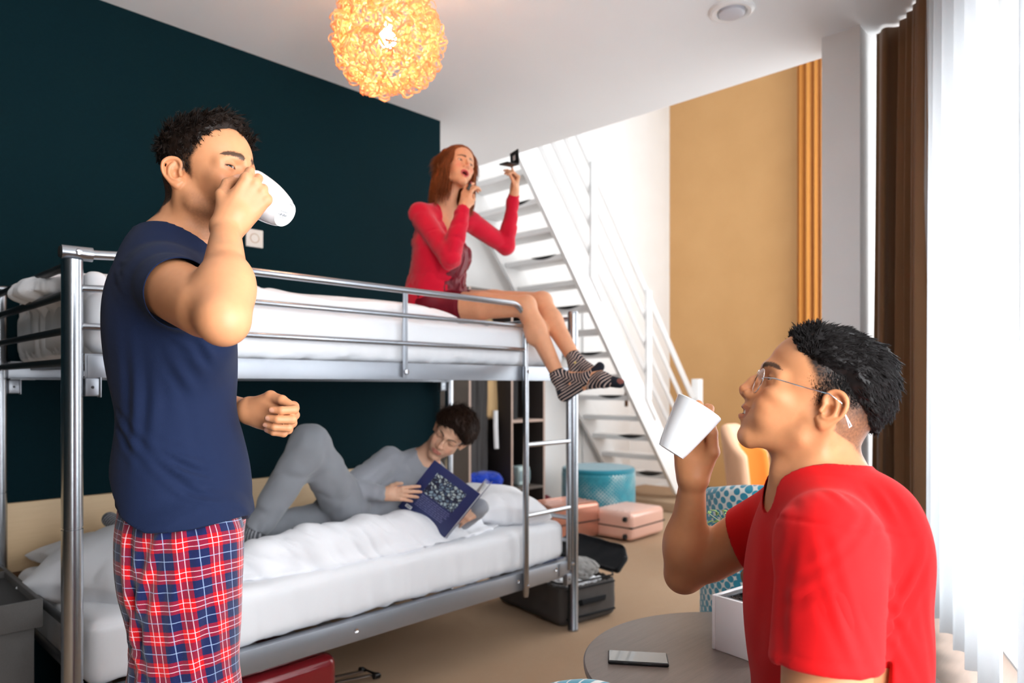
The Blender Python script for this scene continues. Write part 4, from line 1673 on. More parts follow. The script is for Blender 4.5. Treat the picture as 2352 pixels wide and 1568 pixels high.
# =================================================================== man drinking, standing left
def man_standing():
    t = empty('person', RFU(-.70, 1.50, 0), 0, 'standing man in navy t-shirt and red plaid pyjama trousers drinking from a white mug', 'person')
    TL = np.array(t.location)
    base = lin((210, 147, 105))
    fr = Frame((0, 0, 0), CV(.94, -.34, 0), UP)
    fr.o = P(417, 400, 1.42) + fr.M[:, 1] * .075
    fr = fr.rot(0, 5, 0)
    S = SDF()
    q = dict(eye=.30, stubble=.42, lidtilt=-7, brow=1.9, width=1.0, jaw=1.02, ear=.92, gaze=(1, -.45, -.12), browz=.034, nose=.9, smile=.35, lash=1.0)
    head_sdf(S, fr, q)
    Nb = P(392, 585, 1.50)
    S.cone(fr.p(-.028, 0, -.02), Nb, .052, .060, .03)
    S.cone(fr.p(.01, 0, -.055), P(425, 590, 1.50), .036, .046, .03)
    for sg in (1, -1):   # neck muscle
        S.cone(fr.p(-.02, .058 * sg, -.02), P(445, 600, 1.50) + FW * .02 * sg, .016, .014, .018)
    Rs, Ls = P(378, 652, 1.345), P(392, 652, 1.67)
    S.cone(Nb + CV(0, 0, -.01), Rs + CV(0, .03, .02), .050, .040, .05)
    S.cone(Nb + CV(0, 0, -.01), Ls + CV(0, -.03, .02), .050, .040, .05)
    Ch = P(398, 740, 1.50)
    S.ell(Ch, (.16, .16, .20), np.stack([RT, FW, UP], 1), .05)
    S.items[-1] = ('e', 'u', .05, Ch, np.array([.108, .160, .20]), np.stack([RT, FW, UP], 1))
    S.ell(P(412, 980, 1.50), (.092, .14, .20), np.stack([RT, FW, UP], 1), .06)
    Hc = P(424, 1180, 1.50)
    S.ell(Hc, (.108, .158, .13), np.stack([RT, FW, UP], 1), .06)
    el, wr = P(512, 732, 1.150), P(520, 524, 1.335)
    arm_sdf(S, Rs, el, wr, 1.02, 1.0)
    # biceps and brachioradialis of the folded arm
    S.ell((Rs + el) / 2 + CV(.022, .012, .016), (.060, .034, .034), axes(el - Rs, CV(.2, 0, 1)), .02)
    f_ = wr - el
    S.ell(el + f_ * .30 + CV(.018, -.006, .0), (.034, .036, .075), axes(nrm(np.cross(f_, FW)), f_), .02)
    S.ell(el + CV(.006, -.006, -.012), (.024, .024, .026), None, .015)
    nails = []
    d = nrm(CV(.55, .14, .82))
    n = nrm(CV(.45, -.86, -.10))
    side = nrm(CV(-.8, -.2, .55))
    cur = [(62, 86, 45), (68, 88, 45), (74, 88, 48), (80, 86, 50)]
    H = hand_sdf(S, wr + d * .012, d, n, side, cur, [(.036, .040, -.018), (.062, .046, -.034), (.086, .036, -.046)], 1.0, nails=nails)
    S.cone(wr, wr + d * .03, .026, .024, .015)
    # left arm, hand held out with loosely curled fingers
    el2, wr2 = P(432, 925, 1.77), P(576, 943, 1.585)
    arm_sdf(S, Ls, el2, wr2, .98)
    d2 = nrm(CV(.97, -.20, -.16)); n2 = nrm(CV(.15, .98, .12))
    cur2 = [(58, 72, 42), (64, 74, 42), (68, 76, 42), (72, 78, 42)]
    hand_sdf(S, wr2 + d2 * .010, d2, n2, UP, cur2, [(.040, .040, -.010), (.074, .040, -.022), (.108, .030, -.026)], 1.06, nails=nails)
    S.cone(wr2, wr2 + d2 * .03, .027, .025, .015)
    # legs
    for hip, kn, an in ((RFU(-.675, 1.42, .93), RFU(-.665, 1.40, .50), RFU(-.69, 1.41, .09)), (RFU(-.71, 1.585, .93), RFU(-.74, 1.60, .50), RFU(-.83, 1.60, .10))):
        S.chain([hip, kn, an], [.083, .055, .036], .03)
        S.cone(kn + CV(-.015, 0, -.06), kn + CV(-.02, 0, -.18), .052, .048, .03)
        S.cone(an + CV(-.035, 0, -.055), an + CV(.06, 0, -.058), .032, .034, .03)
        S.cone(an + CV(.06, 0, -.062), an + CV(.155, 0, -.070), .036, .022, .03)
    regs = [head_regions(fr, .0020), box_region([wr, H(.13, 0, 0), H(0, 0, 0), H(.06, .05, -.03)], .05, .0023),
            box_region([wr2, wr2 + d2 * .12], .065, .0026),
            box_region([Rs, el, wr], .075, .0055), (TL + V3(-.6, -.6, -.02), TL + V3(.6, .6, 1.9), .011)]

    def fade(x, ay, z):
        hl = hairline1(x, ay, z)
        return sstep(-.004, .010, hl) * .93

    q['fade'] = fade; q['haircol'] = lin((26, 19, 16)); q['browcol'] = lin((30, 20, 15))

    def cf(V, N):
        C = np.tile(base, (len(V), 1))
        C *= (1 + .05 * vnoise(V, 30, 2, 2))[:, None]
        head_color(fr, V, q, base, C)
        nail_color(V, C, nails, base)
        # knuckles slightly rosy
        return C
    o, V, F, N = body_mesh('body', S, [(a - 0, b, h) for a, b, h in regs], cf, M['skin'], None)
    keep(o, t)
    for e in eyeballs(fr, q, None): keep(e, t)
    hair1(fr, t)

    # ---- t-shirt
    SB = S
    B3 = np.stack([RT, FW, UP], 1)
    SBT = SDF(); SBT.items = list(SB.items)
    SBT.ell(RFU(-.70, 1.50, 1.00), (.112, .156, .11), B3, .05)
    SBT.cone(RFU(-.655, 1.42, .96), RFU(-.660, 1.41, .62), .110, .104, .05)
    SBT.cone(RFU(-.71, 1.58, .96), RFU(-.745, 1.60, .60), .108, .104, .03)
    S = SDF()
    S.ell(P(396, 745, 1.50), (.118, .168, .215), B3, .05)
    S.ell(P(414, 960, 1.50), (.102, .150, .23), B3, .07)
    S.ell(P(424, 1140, 1.49), (.129, .175, .20), B3, .06)
    S.cone(P(420, 700, 1.44), P(420, 760, 1.42), .10, .10, .06)
    S.cone(Nb + CV(-.01, 0, -.035), Rs + CV(-.012, .03, .012), .058, .056, .04)
    S.cone(Nb + CV(-.01, 0, -.035), Ls + CV(-.012, -.03, .012), .058, .056, .04)
    ua = nrm(el - Rs)
    S.cone(Rs + CV(-.004, .012, .0), Rs + ua * .20, .066, .064, .04)
    ub = nrm(el2 - Ls)
    S.cone(Ls, Ls + ub * .20, .064, .062, .04)
    cutbox(S, Rs + ua * .088 + CV(.0, 0, .0), nrm(ua + CV(.18, 0, .12)), .085, .09)
    cutbox(S, Ls + ub * .15, ub, .085, .1)
    hollow(S, [Rs + ua * .075, Rs + ua * .14], [.0495, .053])
    # neck opening
    S.cone(P(386, 500, 1.50), P(412, 572, 1.50), .066, .066, .006, 's')
    S.cone(P(412, 572, 1.50), P(478, 640, 1.49), .064, .030, .012, 's')
    # hem
    rx = np.array([-.86, -.80, -.74, -.68, -.62, -.56, -.50]); rz = np.array([1.15, 1.10, 1.02, .990, .985, .995, 1.02])
    def hem(Q):
        r = Q @ RT
        return (Q[:, 2] - np.interp(r, rx, rz)) * .8
    S.fn(lambda Q: -(-hem(Q)), RFU(-.68, 1.5, .95), .36, 's', .003)
    S.items[-1] = ('f', 's', .003, hem, RFU(-.68, 1.5, .95), 5.0)
    G = []
    c_sh = P(330, 640, 1.36)
    for (a, b, L, sp, am, ph) in (((300, 610), (440, 660), .09, .016, .0022, .3), ((300, 660), (380, 740), .10, .018, .0028, 1.2)):
        p1 = P(*a, 1.34); p2 = P(*b, 1.34)
        G.append(((p1 + p2) / 2, p2 - p1, np.cross(p2 - p1, FW), L, sp, am, ph))
    for (a, b, L, sp, am, ph) in (((470, 800), (520, 960), .14, .020, .0035, .2), ((420, 850), (500, 1100), .15, .026, .0035, 1.0), ((330, 800), (330, 1000), .12, .03, .003, .5),
                                  ((310, 1010), (470, 1160), .14, .020, .0055, .6), ((400, 1060), (540, 1130), .12, .020, .0042, 1.4), ((500, 1100), (560, 1000), .10, .018, .003, .9)):
        p1 = P(*a, 1.36); p2 = P(*b, 1.36)
        G.append(((p1 + p2) / 2, p2 - p1, np.cross(p2 - p1, FW), L, sp, am * 1.6, ph))

    def fold(V, N):
        V = folds(V, N, G)
        a = vnoise(np.stack([V @ RT * 9, V @ FW * 6, V[:, 2] * 4.5], 1), 1, 3, 3)
        V = V + N * (a * .0035)[:, None]
        r = V @ RT
        return V
    o, V, F, N = cloth_mesh('t_shirt', S, TL + V3(-.45, -.45, .90), TL + V3(.45, .45, 1.62), .0052, M['navy'], None, fold, body=SBT, gap=.008)
    keep(o, t)
    # ---- pyjama trousers
    S = SDF()
    S.ell(RFU(-.70, 1.50, 1.00), (.108, .152, .11), B3, .05)
    S.cone(RFU(-.655, 1.42, .96), RFU(-.660, 1.41, .62), .106, .100, .05)
    S.cone(RFU(-.665, 1.41, .62), RFU(-.675, 1.41, .14), .104, .090, .04)
    S.cone(RFU(-.71, 1.58, .96), RFU(-.745, 1.60, .60), .104, .100, .03)
    S.cone(RFU(-.745, 1.60, .60), RFU(-.84, 1.60, .16), .100, .088, .03)
    S.ell(RFU(-.725, 1.46, .90), (.070, .12, .12), B3, .05)
    S.plane(RFU(0, 0, .07), -UP, .004)
    S.plane(RFU(0, 0, 1.085), UP, .004)
    hollow(S, [RFU(-.675, 1.41, .05), RFU(-.675, 1.41, .16)], [.075, .06])
    G2 = []
    for (a, b, L, sp, am, ph) in (((380, 1210), (330, 1420), .16, .026, .008, .4), ((430, 1230), (420, 1560), .22, .030, .006, 1.1), ((330, 1120), (420, 1240), .09, .020, .005, .7),
                                  ((300, 1230), (340, 1560), .20, .024, .007, 1.9), ((520, 1230), (490, 1540), .2, .026, .004, .1), ((300, 1500), (400, 1560), .1, .02, .005, .1)):
        p1 = P(*a, 1.34); p2 = P(*b, 1.34)
        G2.append(((p1 + p2) / 2, p2 - p1, np.cross(p2 - p1, FW), L, sp, am, ph))

    def fold2(V, N):
        V = folds(V, N, G2)
        a = vnoise(np.stack([V @ RT * 10, V @ FW * 8, V[:, 2] * 3.5], 1), 1, 13, 3)
        return V + N * (a * .006)[:, None]

    def at2(V, N):
        r = V @ RT; f = V @ FW
        cr = np.interp(V[:, 2], [.1, .6, 1.1], [-.68, -.665, -.675])
        near = f < 1.50
        an = np.arctan2(f - np.where(near, 1.42, 1.60), r - np.where(near, cr, cr - .06))
        uu = an * .108 + .004 * np.sin(V[:, 2] * 9)
        uu = uu + (V[:, 2] - .9) * .10
        vv = V[:, 2] + .03 * (r + .68) + .004 * np.sin(an * 3)
        return {'plaid': np.stack([uu, vv, np.zeros(len(V))], 1)}
    o, V, F, N = cloth_mesh('pyjama_trousers', S, TL + V3(-.5, -.5, .03), TL + V3(.5, .5, 1.16), .0066, M['plaid'], None, fold2, attrs=at2, body=SB)
    keep(o, t)
    # mug
    mg = empty('mug', P(600, 445, 1.45), 0, 'white mug tipped at the mouth of the standing man, faint print under its base', 'mug')
    axd = nrm(CV(.78, -.28, -.55))
    bc = P(655, 492, 1.415)
    x, y, ax = lathe_mug('mug', bc - axd * .104, bc, mg, handle=nrm(CV(-.35, -.8, -.3)))
    # print under the base: short dark strokes like a blurred maker's stamp
    b = MB(); r_ = random.Random(4)
    Mx = Matrix(np.stack([nrm(np.cross(ax, UP)), np.cross(ax, nrm(np.cross(ax, UP))), ax], 1).tolist())
    for row, (oy, n_, wd) in enumerate(((.004, 9, .0016), (-.003, 7, .0010), (.0095, 5, .001))):
        for k in range(n_):
            px_ = (k - n_ / 2) * .0028
            hh = r_.uniform(.002, .0045) * (1.2 if row == 0 else .7)
            q_ = Vector(bc.tolist()) - mg.location + Mx @ Vector((px_, oy, .0037))
            b.box(q_, (wd * r_.uniform(.5, 1.1), hh, .0003), M=Mx @ Matrix.Rotation(r_.uniform(-.4, .4), 3, 'Z'))
    b.build('base_print', plain('print_grey', (70, 72, 78), .5), mg)
    return fr


def hairline1(x, ay, z):
    """>0 inside the hair of the standing man (head coordinates)"""
    # front line runs from forehead top to temple, sideburn in front of the ear
    front = np.interp(z, [-.05, -.02, .005, .03, .045, .062, .078, .092, .11], [-.07, .012, .022, .030, .044, .050, .060, .078, .086])
    front = front - .10 * np.clip(ay - .045, 0, 1)
    low = z - np.interp(x, [-.10, -.06, -.028, -.014, .02, .03], [-.075, -.060, -.030, .028, -.02, -.018])
    return np.minimum(front - x, low)


def scalp_points(fr, n, fn, rng, W=1.0):
    """points and normals on the skull where fn(x, |y|, z) > 0"""
    k = n * 6
    v = rng.normal(size=(k, 3)); v /= np.linalg.norm(v, axis=1, keepdims=True)
    L = np.array([-.004, 0, .050]) + v * np.array([.094, .076 * W, .081])
    N = v / np.array([.094, .076 * W, .081]); N /= np.linalg.norm(N, axis=1, keepdims=True)
    # second ellipsoid for forehead
    m = fn(L[:, 0], np.abs(L[:, 1]), L[:, 2]) > 0
    L, N = L[m][:n], N[m][:n]
    return L, N


def world_hairs(fr, L, N, D, lift, *a, **k):
    s = fr.s
    R = fr.o + (L * s) @ fr.M.T
    return R, D @ fr.M.T, N @ fr.M.T


def hair_cap(fr, name, fnv, h, mat, parent, noise=.004, seed=3, thick=None, grooves=None, ext=.16):
    """solid mass of hair: fnv(L)-> thickness in metres over the skull (<=0 none)"""
    c = fr.p(0, 0, .03)
    S = SDF()
    def f(Q):
        L = fr.inv(Q)
        e1 = (L - V3(-.004, 0, .050)) / V3(.093, .075, .080)
        k0 = np.sqrt((e1 ** 2).sum(1)); k1 = np.sqrt(((e1 / V3(.093, .075, .080)) ** 2).sum(1))
        d1 = k0 * (k0 - 1) / np.maximum(k1, 1e-6)
        e2 = (L - V3(.030, 0, .052)) / V3(.062, .061, .060)
        k0 = np.sqrt((e2 ** 2).sum(1)); k1 = np.sqrt(((e2 / V3(.062, .061, .060)) ** 2).sum(1))
        d2 = k0 * (k0 - 1) / np.maximum(k1, 1e-6)
        e3 = (L - V3(-.045, 0, .015)) / V3(.045, .056, .055)
        k0 = np.sqrt((e3 ** 2).sum(1)); k1 = np.sqrt(((e3 / V3(.045, .056, .055)) ** 2).sum(1))
        d3 = k0 * (k0 - 1) / np.maximum(k1, 1e-6)
        d = np.minimum(np.minimum(d1, d2), d3)
        return (d - fnv(L)) * fr.s * .8
    S.fn(f, c, ext * fr.s, 'u', .001)
    V, F = surface(S, c - ext * fr.s * 1.02, c + ext * fr.s * 1.02, h)
    V = relax(V, F, 2, .5)
    N = vnormals(V, F)
    L = fr.inv(V)
    if grooves: V = V + N * grooves(L, V)[:, None]
    V = V + N * (vnoise(V, 160, seed, 2) * noise)[:, None]
    me = mesh_from(name, V, F)
    o = link(name, me, mat, None); keep(o, parent)
    return V, N, L


def hair1(fr, t):
    rng = np.random.default_rng(11)
    def thick(L):
        x, y, z = L.T; ay = np.abs(y)
        hl = hairline1(x, ay, z)
        top = sstep(.02, .10, z)
        th = .001 + .009 * top + .014 * top * sstep(.02, .08, x)
        th += .007 * vnoise(L, 38, 5, 2) * top
        return np.where(hl > 0, th * sstep(0, .012, hl), -.01 + hl * .5)
    V, N, L = hair_cap(fr, 'hair', thick, .0032, M['hair_dark'], t, .0015, 5,
                       grooves=lambda L, V: .003 * np.abs(vnoise(np.stack([L[:, 0] * 60, L[:, 1] * 110, L[:, 2] * 60], 1), 1, 8, 2)) * sstep(.04, .08, L[:, 2]))
    # tufts
    n = 1100
    ok = np.flatnonzero((hairline1(L[:, 0], np.abs(L[:, 1]), L[:, 2]) > .004) & (L[:, 2] > -.03))
    idx = rng.choice(ok, n)
    Lr, Nr = L[idx], N[idx]
    x, y, z = Lr.T
    top = sstep(.04, .10, z)
    flow = np.stack([.75 * top + .05, .25 * np.sign(y) * (1 - top) * .2 + .25 * top, -.9 * (1 - top) + .1 * top], 1) @ fr.M.T
    D = flow - Nr * (flow * Nr).sum(1)[:, None] + Nr * (.30 + .25 * top)[:, None] + rng.normal(size=(n, 3)) * (.15 + .20 * top)[:, None]
    D /= np.linalg.norm(D, axis=1, keepdims=True)
    Ln = (.008 + .020 * top) * rng.uniform(.6, 1.2, n)
    Pc, Nc, Dc, Lc, phs = clumped(V[idx] - Nr * .0005, Nr, D, Ln, 6, .0026, rng)
    o = bake_hairs('hair_tufts', Pc, Dc, Nc, Lc, .0010, M['hair_dark'], None, 4, .95, -.05, rng=rng, phase=phs)
    keep(o, t)
# =================================================================== man in red t-shirt, seated right
def man_seated():
    t = empty('person', RFU(.58, 1.17, 0), 0, 'man in red t-shirt and wire glasses sitting by the curtains and lifting a white mug', 'person')
    TL = np.array(t.location)
    base = lin((206, 142, 98))
    near = P(1886, 938, 1.12)
    f0 = Frame(near, -RT * .97 + FW * .24, UP)
    f0 = Frame(near - f0.M[:, 1] * .073, -RT * .97 + FW * .24, UP)
    fr = f0.rot(0, 25, 0)
    S = SDF()
    q = dict(eye=.34, smile=1.0, open=.30, stubble=.10, lidtilt=-4, brow=1.5, width=.98, jaw=1.0, ear=.95, earout=.75, nose=.78, nosew=1.1, browz=.033,
             lip=base * V3(.62, .40, .40), chin=.98, chinback=.006, gaze=(1, .1, .05))
    head_sdf(S, fr, q)
    Nb = P(1886, 1112, 1.19)
    S.cone(fr.p(-.030, 0, -.025), Nb, .053, .060, .03)
    S.cone(fr.p(.012, 0, -.055), P(1850, 1120, 1.18), .036, .046, .03)
    for sg in (1, -1):
        S.cone(fr.p(-.024, .058 * sg, -.025), P(1838, 1128, 1.18) - FW * .02 * sg, .016, .014, .018)
    S.ell(P(1790, 1085, 1.18), (.014, .012, .018), None, .02)
    Ls, Rs = P(1918, 1262, 1.00), P(1812, 1172, 1.355)
    S.cone(Nb - UP * .01, Ls + CV(0, .03, .02), .052, .042, .05)
    S.cone(Nb - UP * .01, Rs + CV(0, -.03, .02), .050, .040, .05)
    B3 = np.stack([RT, FW, UP], 1)
    S.ell(P(1905, 1330, 1.18), (.118, .165, .19), B3, .05)
    S.ell(P(1912, 1540, 1.18), (.105, .150, .20), B3, .06)
    S.ell(P(1935, 1780, 1.19), (.125, .175, .12), B3, .05)
    el, wr = P(1572, 1316, 1.47), P(1592, 1092, 1.365)
    arm_sdf(S, Rs, el, wr, .98, .98)
    S.ell(el + (wr - el) * .30 + CV(-.008, 0, 0), (.036, .036, .075), axes(CV(1, 0, 0), wr - el), .02)
    nails = []
    d = nrm(CV(-.02, -.02, 1)); n = nrm(CV(.18, .98, 0)); side = RT
    cur = [(42, 95, 62), (42, 95, 62), (42, 95, 62), (42, 95, 60)]
    H = hand_sdf(S, wr + d * .008, d, n, side, cur, [(.040, .034, -.022), (.075, .033, -.032), (.122, .026, -.020)], 1.03, nails=nails)
    S.cone(wr, wr + d * .03, .027, .025, .015)
    el2, wr2 = P(1886, 1700, .97), P(1560, 1790, 1.06)
    arm_sdf(S, Ls, el2, wr2, 1.05, 1.12)
    d2 = nrm(wr2 - el2)
    hand_sdf(S, wr2 + d2 * .01, d2, UP, FW, [(20, 25, 15)] * 4, [(.036, .036, -.016), (.060, .046, -.022), (.086, .050, -.024)], 1.0, nails=nails)
    for hip, kn, an in ((RFU(.62, 1.08, .545), RFU(.24, .93, .55), RFU(.24, .95, .10)), (RFU(.62, 1.24, .545), RFU(.24, 1.10, .54), RFU(.28, 1.12, .10))):
        S.chain([hip, kn, an], [.080, .056, .036], .03)
        S.cone(an + CV(.03, 0, -.058), an + CV(-.15, 0, -.066), .034, .024, .03)
    regs = [head_regions(fr, .0019), box_region([wr, H(.13, 0, 0), H(0, 0, 0)], .052, .0025),
            box_region([Rs, el, wr], .07, .0055), box_region([Ls, (Ls + el2) / 2], .09, .006), (TL + V3(-.75, -.75, -.02), TL + V3(.75, .75, 1.5), .010)]

    def hl2(x, ay, z):
        front = np.interp(z, [-.05, -.03, -.02, .008, .02, .034, .05, .066, .082, .10], [-.10, -.06, .010, .022, .018, .034, .046, .062, .078, .084])
        low = z - np.interp(x, [-.12, -.075, -.05, -.028, -.012, .02], [-.070, -.085, -.080, -.028, .030, -.012])
        return np.minimum(front - x, low)

    def fade(x, ay, z):
        h = sstep(0, .020, hl2(x, ay, z))
        hi = sstep(.015, .062, z - np.interp(x, [-.1, 0, .05], [-.035, .0, .0]))
        return h * (.60 + .38 * hi)
    q['fade'] = fade; q['haircol'] = lin((30, 24, 22)); q['browcol'] = lin((26, 18, 14))

    def cf(V, N):
        C = np.tile(base, (len(V), 1))
        C *= (1 + .05 * vnoise(V, 30, 4, 2))[:, None]
        head_color(fr, V, q, base, C)
        nail_color(V, C, nails, base)
        return C
    o, V, F, N = body_mesh('body', S, regs, cf, M['skin'], None)
    keep(o, t)
    for e in eyeballs(fr, q, None): keep(e, t)
    # teeth
    b = MB()
    for k in range(-4, 5):
        a = k * .0056
        b.box(fr.p(.0955 - 7.0 * a * a, a, -.0535 - .0005), (.004, .0052, .0085), .0015, 1, M=Matrix(fr.rot(-k * 9, 0, 0).M.tolist()))
    keep(b.build('teeth', plain('teeth', (238, 232, 220), .25)), t)
    # hair: long swept top, clipped sides
    rng = np.random.default_rng(21)

    def topm(x, y, z):
        return sstep(.050, .085, z + .25 * np.clip(-x - .02, 0, 1) - .10 * np.clip(x - .02, 0, 1) * 0)

    def thick(L):
        x, y, z = L.T; ay = np.abs(y)
        hl = hl2(x, ay, z)
        tp = sstep(.048, .085, z + .78 * np.clip(-x - .01, 0, .1))
        th = -.004 + tp * (.014 + .004 * sstep(.0, .08, x) + .006 * np.exp(-((x + .07) / .05) ** 2))
        th += .005 * vnoise(L, 50, 5, 2) * tp
        return np.where(hl > 0, th * sstep(-.002, .010, hl), -.01)
    V, N, L = hair_cap(fr, 'hair', thick, .0030, M['hair_black'], t, .0010, 5,
                       grooves=lambda L, V: -.0035 * np.abs(vnoise(np.stack([L[:, 0] * 30 + L[:, 2] * 10, L[:, 1] * 120, L[:, 2] * 30], 1), 1, 8, 2)) + .001)
    n = 1400
    x, y, z = L.T
    hv = thick(L)
    ok = np.flatnonzero(hv > .004)
    idx = rng.choice(ok, n)
    Lr, Nr = L[idx], N[idx]
    x, y, z = Lr.T
    fr_w = sstep(.02, .08, x)
    back = sstep(.0, -.06, x)
    # swept up and back, quiff pushed forward at the brow
    flow = np.stack([-.80 + 1.3 * fr_w, .10 * np.sign(y) + 0 * x, .25 - .9 * back + .1 * fr_w], 1) @ fr.M.T
    D = flow - Nr * (flow * Nr).sum(1)[:, None] + Nr * (.34 + .1 * fr_w)[:, None] + rng.normal(size=(n, 3)) * .10
    D /= np.linalg.norm(D, axis=1, keepdims=True)
    Ln = np.clip(hv[idx], .012, .04) * 1.05 * rng.uniform(.6, 1.1, n)
    Pc, Nc, Dc, Lc, phs = clumped(V[idx] - Nr * .0005, Nr, D, Ln, 6, .0030, rng)
    o = bake_hairs('hair_tufts', Pc, Dc, Nc, Lc, .0011, M['hair_black'], None, 4, .30, -.02, rng=rng, phase=phs)
    keep(o, t)
    # short clipped hair on sides and nape
    nn = 7000
    Ls_, Ns_ = scalp_points(fr, nn, lambda x, ay, z: np.where(thick(np.stack([x, ay, z], 1)) < .008, hl2(x, ay, z), -1), rng, .98)
    Rw = fr.o + Ls_ @ fr.M.T; Nw = Ns_ @ fr.M.T
    flow = np.tile(np.array([-.55, 0, -.65]) @ fr.M.T, (len(Rw), 1))
    D = flow + Nw * .35 + rng.normal(size=Rw.shape) * .15; D /= np.linalg.norm(D, axis=1, keepdims=True)
    lo_ = sstep(-.05, .05, Ls_[:, 2])
    o = bake_hairs('clipped_hair', Rw - Nw * .0005, D, Nw, (.003 + .007 * lo_) * rng.uniform(.6, 1.1, len(Rw)), .00035 + .00025 * lo_, M['hair_black'], None, 2, .05, 0, rng=rng)
    keep(o, t)

    # ---- t-shirt
    SB = S
    S = SDF()
    S.ell(P(1905, 1335, 1.18), (.130, .175, .205), B3, .05)
    S.ell(P(1918, 1540, 1.18), (.130, .170, .22), B3, .06)
    S.ell(P(1925, 1750, 1.19), (.140, .185, .16), B3, .05)
    S.cone(Nb + CV(.004, 0, -.035), Ls + CV(.0, .03, .012), .062, .062, .04)
    S.cone(Nb + CV(.004, 0, -.035), Rs + CV(0, -.03, .012), .060, .056, .04)
    S.ell(P(2010, 1240, 1.14), (.060, .12, .10), B3, .05)
    ua = nrm(el2 - Ls); ub = nrm(el - Rs)
    S.cone(Ls + CV(0, .01, 0), Ls + ua * .24, .074, .076, .04)
    S.cone(Rs, Rs + ub * .22, .058, .064, .03)
    cutbox(S, Ls + ua * .160, nrm(ua + CV(.10, 0, .0)), .105, .08)
    cutbox(S, Rs + ub * .118, nrm(ub + CV(-.1, 0, .25)), .11, .13)
    hollow(S, [Ls + ua * .09, Ls + ua * .22], [.060, .064])
    hollow(S, [Rs + ub * .04, Rs + ub * .16], [.046, .052])
    S.cone(P(1905, 1010, 1.19), P(1880, 1092, 1.19), .066, .066, .006, 's')
    S.cone(P(1880, 1092, 1.19), P(1800, 1150, 1.18), .062, .030, .012, 's')
    S.plane(RFU(0, 0, .60), -UP, .004)
    G = []
    for (a, b, tt, L, sp, am, ph) in (((1790, 1400), (1950, 1240), .96, .10, .018, .003, .3), ((1960, 1230), (2050, 1430), 1.0, .14, .022, .0055, .8), ((2040, 1180), (2090, 1420), 1.05, .14, .022, .004, .4),
                                      ((1800, 1200), (1770, 1440), 1.02, .14, .018, .0055, .9), ((1740, 1230), (1730, 1500), 1.15, .18, .022, .004, .2), ((1800, 1340), (1780, 1560), .98, .1, .016, .005, 2.0),
                                      ((1890, 1240), (1960, 1500), .93, .12, .022, .0025, 1.0), ((2030, 1460), (2100, 1330), 1.0, .08, .02, .006, .3), ((1730, 1150), (1800, 1230), 1.3, .06, .012, .003, .3)):
        p1 = P(*a, tt); p2 = P(*b, tt)
        G.append(((p1 + p2) / 2, p2 - p1, np.cross(p2 - p1, FW), L, sp, am * .9, ph))
    seamC = P(1905, 1190, 1.06)

    def fold(V, N):
        V = folds(V, N, G)
        a = vnoise(np.stack([V @ RT * 8, V @ FW * 6, V[:, 2] * 5], 1), 1, 33, 3)
        V = V + N * (a * .0035)[:, None]
        # sleeve seam groove and hem stitching
        sd = np.abs((V - (Ls - ua * .035)) @ ua); w = np.linalg.norm(V - Ls, axis=1) < .13
        V = V - N * (np.where(w, .0022 * np.exp(-(sd / .003) ** 2), 0))[:, None]
        sd = np.abs((V - (Ls + ua * .140)) @ nrm(ua + CV(.10, 0, 0)))
        w = np.linalg.norm(V - (Ls + ua * .14), axis=1) < .11
        return V - N * (np.where(w, .0012 * np.exp(-(sd / .0022) ** 2), 0))[:, None]
    o, V, F, N = cloth_mesh('t_shirt', S, TL + V3(-.42, -.42, .58), TL + V3(.42, .42, 1.2), .0052, M['red_tee'], None, fold, body=SB)
    keep(o, t)
    # white label at the neck
    c = P(1948, 1052, 1.165)
    # ---- trousers
    S = SDF()
    S.ell(P(1935, 1790, 1.19), (.135, .185, .12), B3, .05)
    for hip, kn, an in ((RFU(.62, 1.08, .545), RFU(.24, .93, .55), RFU(.24, .95, .14)), (RFU(.62, 1.24, .545), RFU(.24, 1.10, .54), RFU(.28, 1.12, .14))):
        S.chain([hip, kn, an], [.090, .066, .050], .03)
    o, V, F, N = cloth_mesh('trousers', S, TL + V3(-.75, -.75, .06), TL + V3(.6, .6, .82), .009, M['denim'], None, lambda V, N: V + N * (vnoise(V, 12, 5, 2) * .006)[:, None])
    keep(o, t)
    # ---- glasses, a thing of their own on the face
    g = empty('glasses', fr.p(.115, 0, .0), 0, 'round thin metal glasses on the face of the man in red', 'glasses')
    gl = np.array(g.location)
    ring = []
    for sg in (1, -1):
        cpt = fr.p(.1010, .0335 * sg, .002)
        fx = fr.rot(sg * 8, -4, 0).M
        pts = [cpt + fx @ np.array([0, .0235 * math.cos(a), .0215 * math.sin(a)]) - gl for a in np.linspace(0, 2 * PI, 41)]
        MB().tube([tuple(p) for p in pts], .00085, 8).build('rim', M['chrome'], g)
        b = MB(); b.lathe([(0, 0), (.0212, 0), (.0212, .0010), (0, .0010)], tuple(cpt - gl), 40, Matrix(np.stack([fx[:, 1], fx[:, 2], fx[:, 0]], 1).tolist()))
        b.build('lens', M['lens'], g)
        a_ = [fr.p(.100, .0570 * sg, .007), fr.p(.097, .066 * sg, .0095), fr.p(.085, .074 * sg, .014), fr.p(.03, .0775 * sg, .021), fr.p(.000, .0800 * sg, .026), fr.p(-.022, .0840 * sg, .020), fr.p(-.046, .0800 * sg, -.008)]
        MB().tube([tuple(p - gl) for p in a_], .00095, 8).build('temple', M['chrome'], g)
        tip = [fr.p(-.034, .0825 * sg, .006), fr.p(-.048, .0815 * sg, -.010), fr.p(-.050, .0805 * sg, -.006), fr.p(-.034, .0825 * sg, .006)]
        MB().tube([tuple(p - gl) for p in tip], .0013, 8).build('temple_tip', M['ceramic'], g)
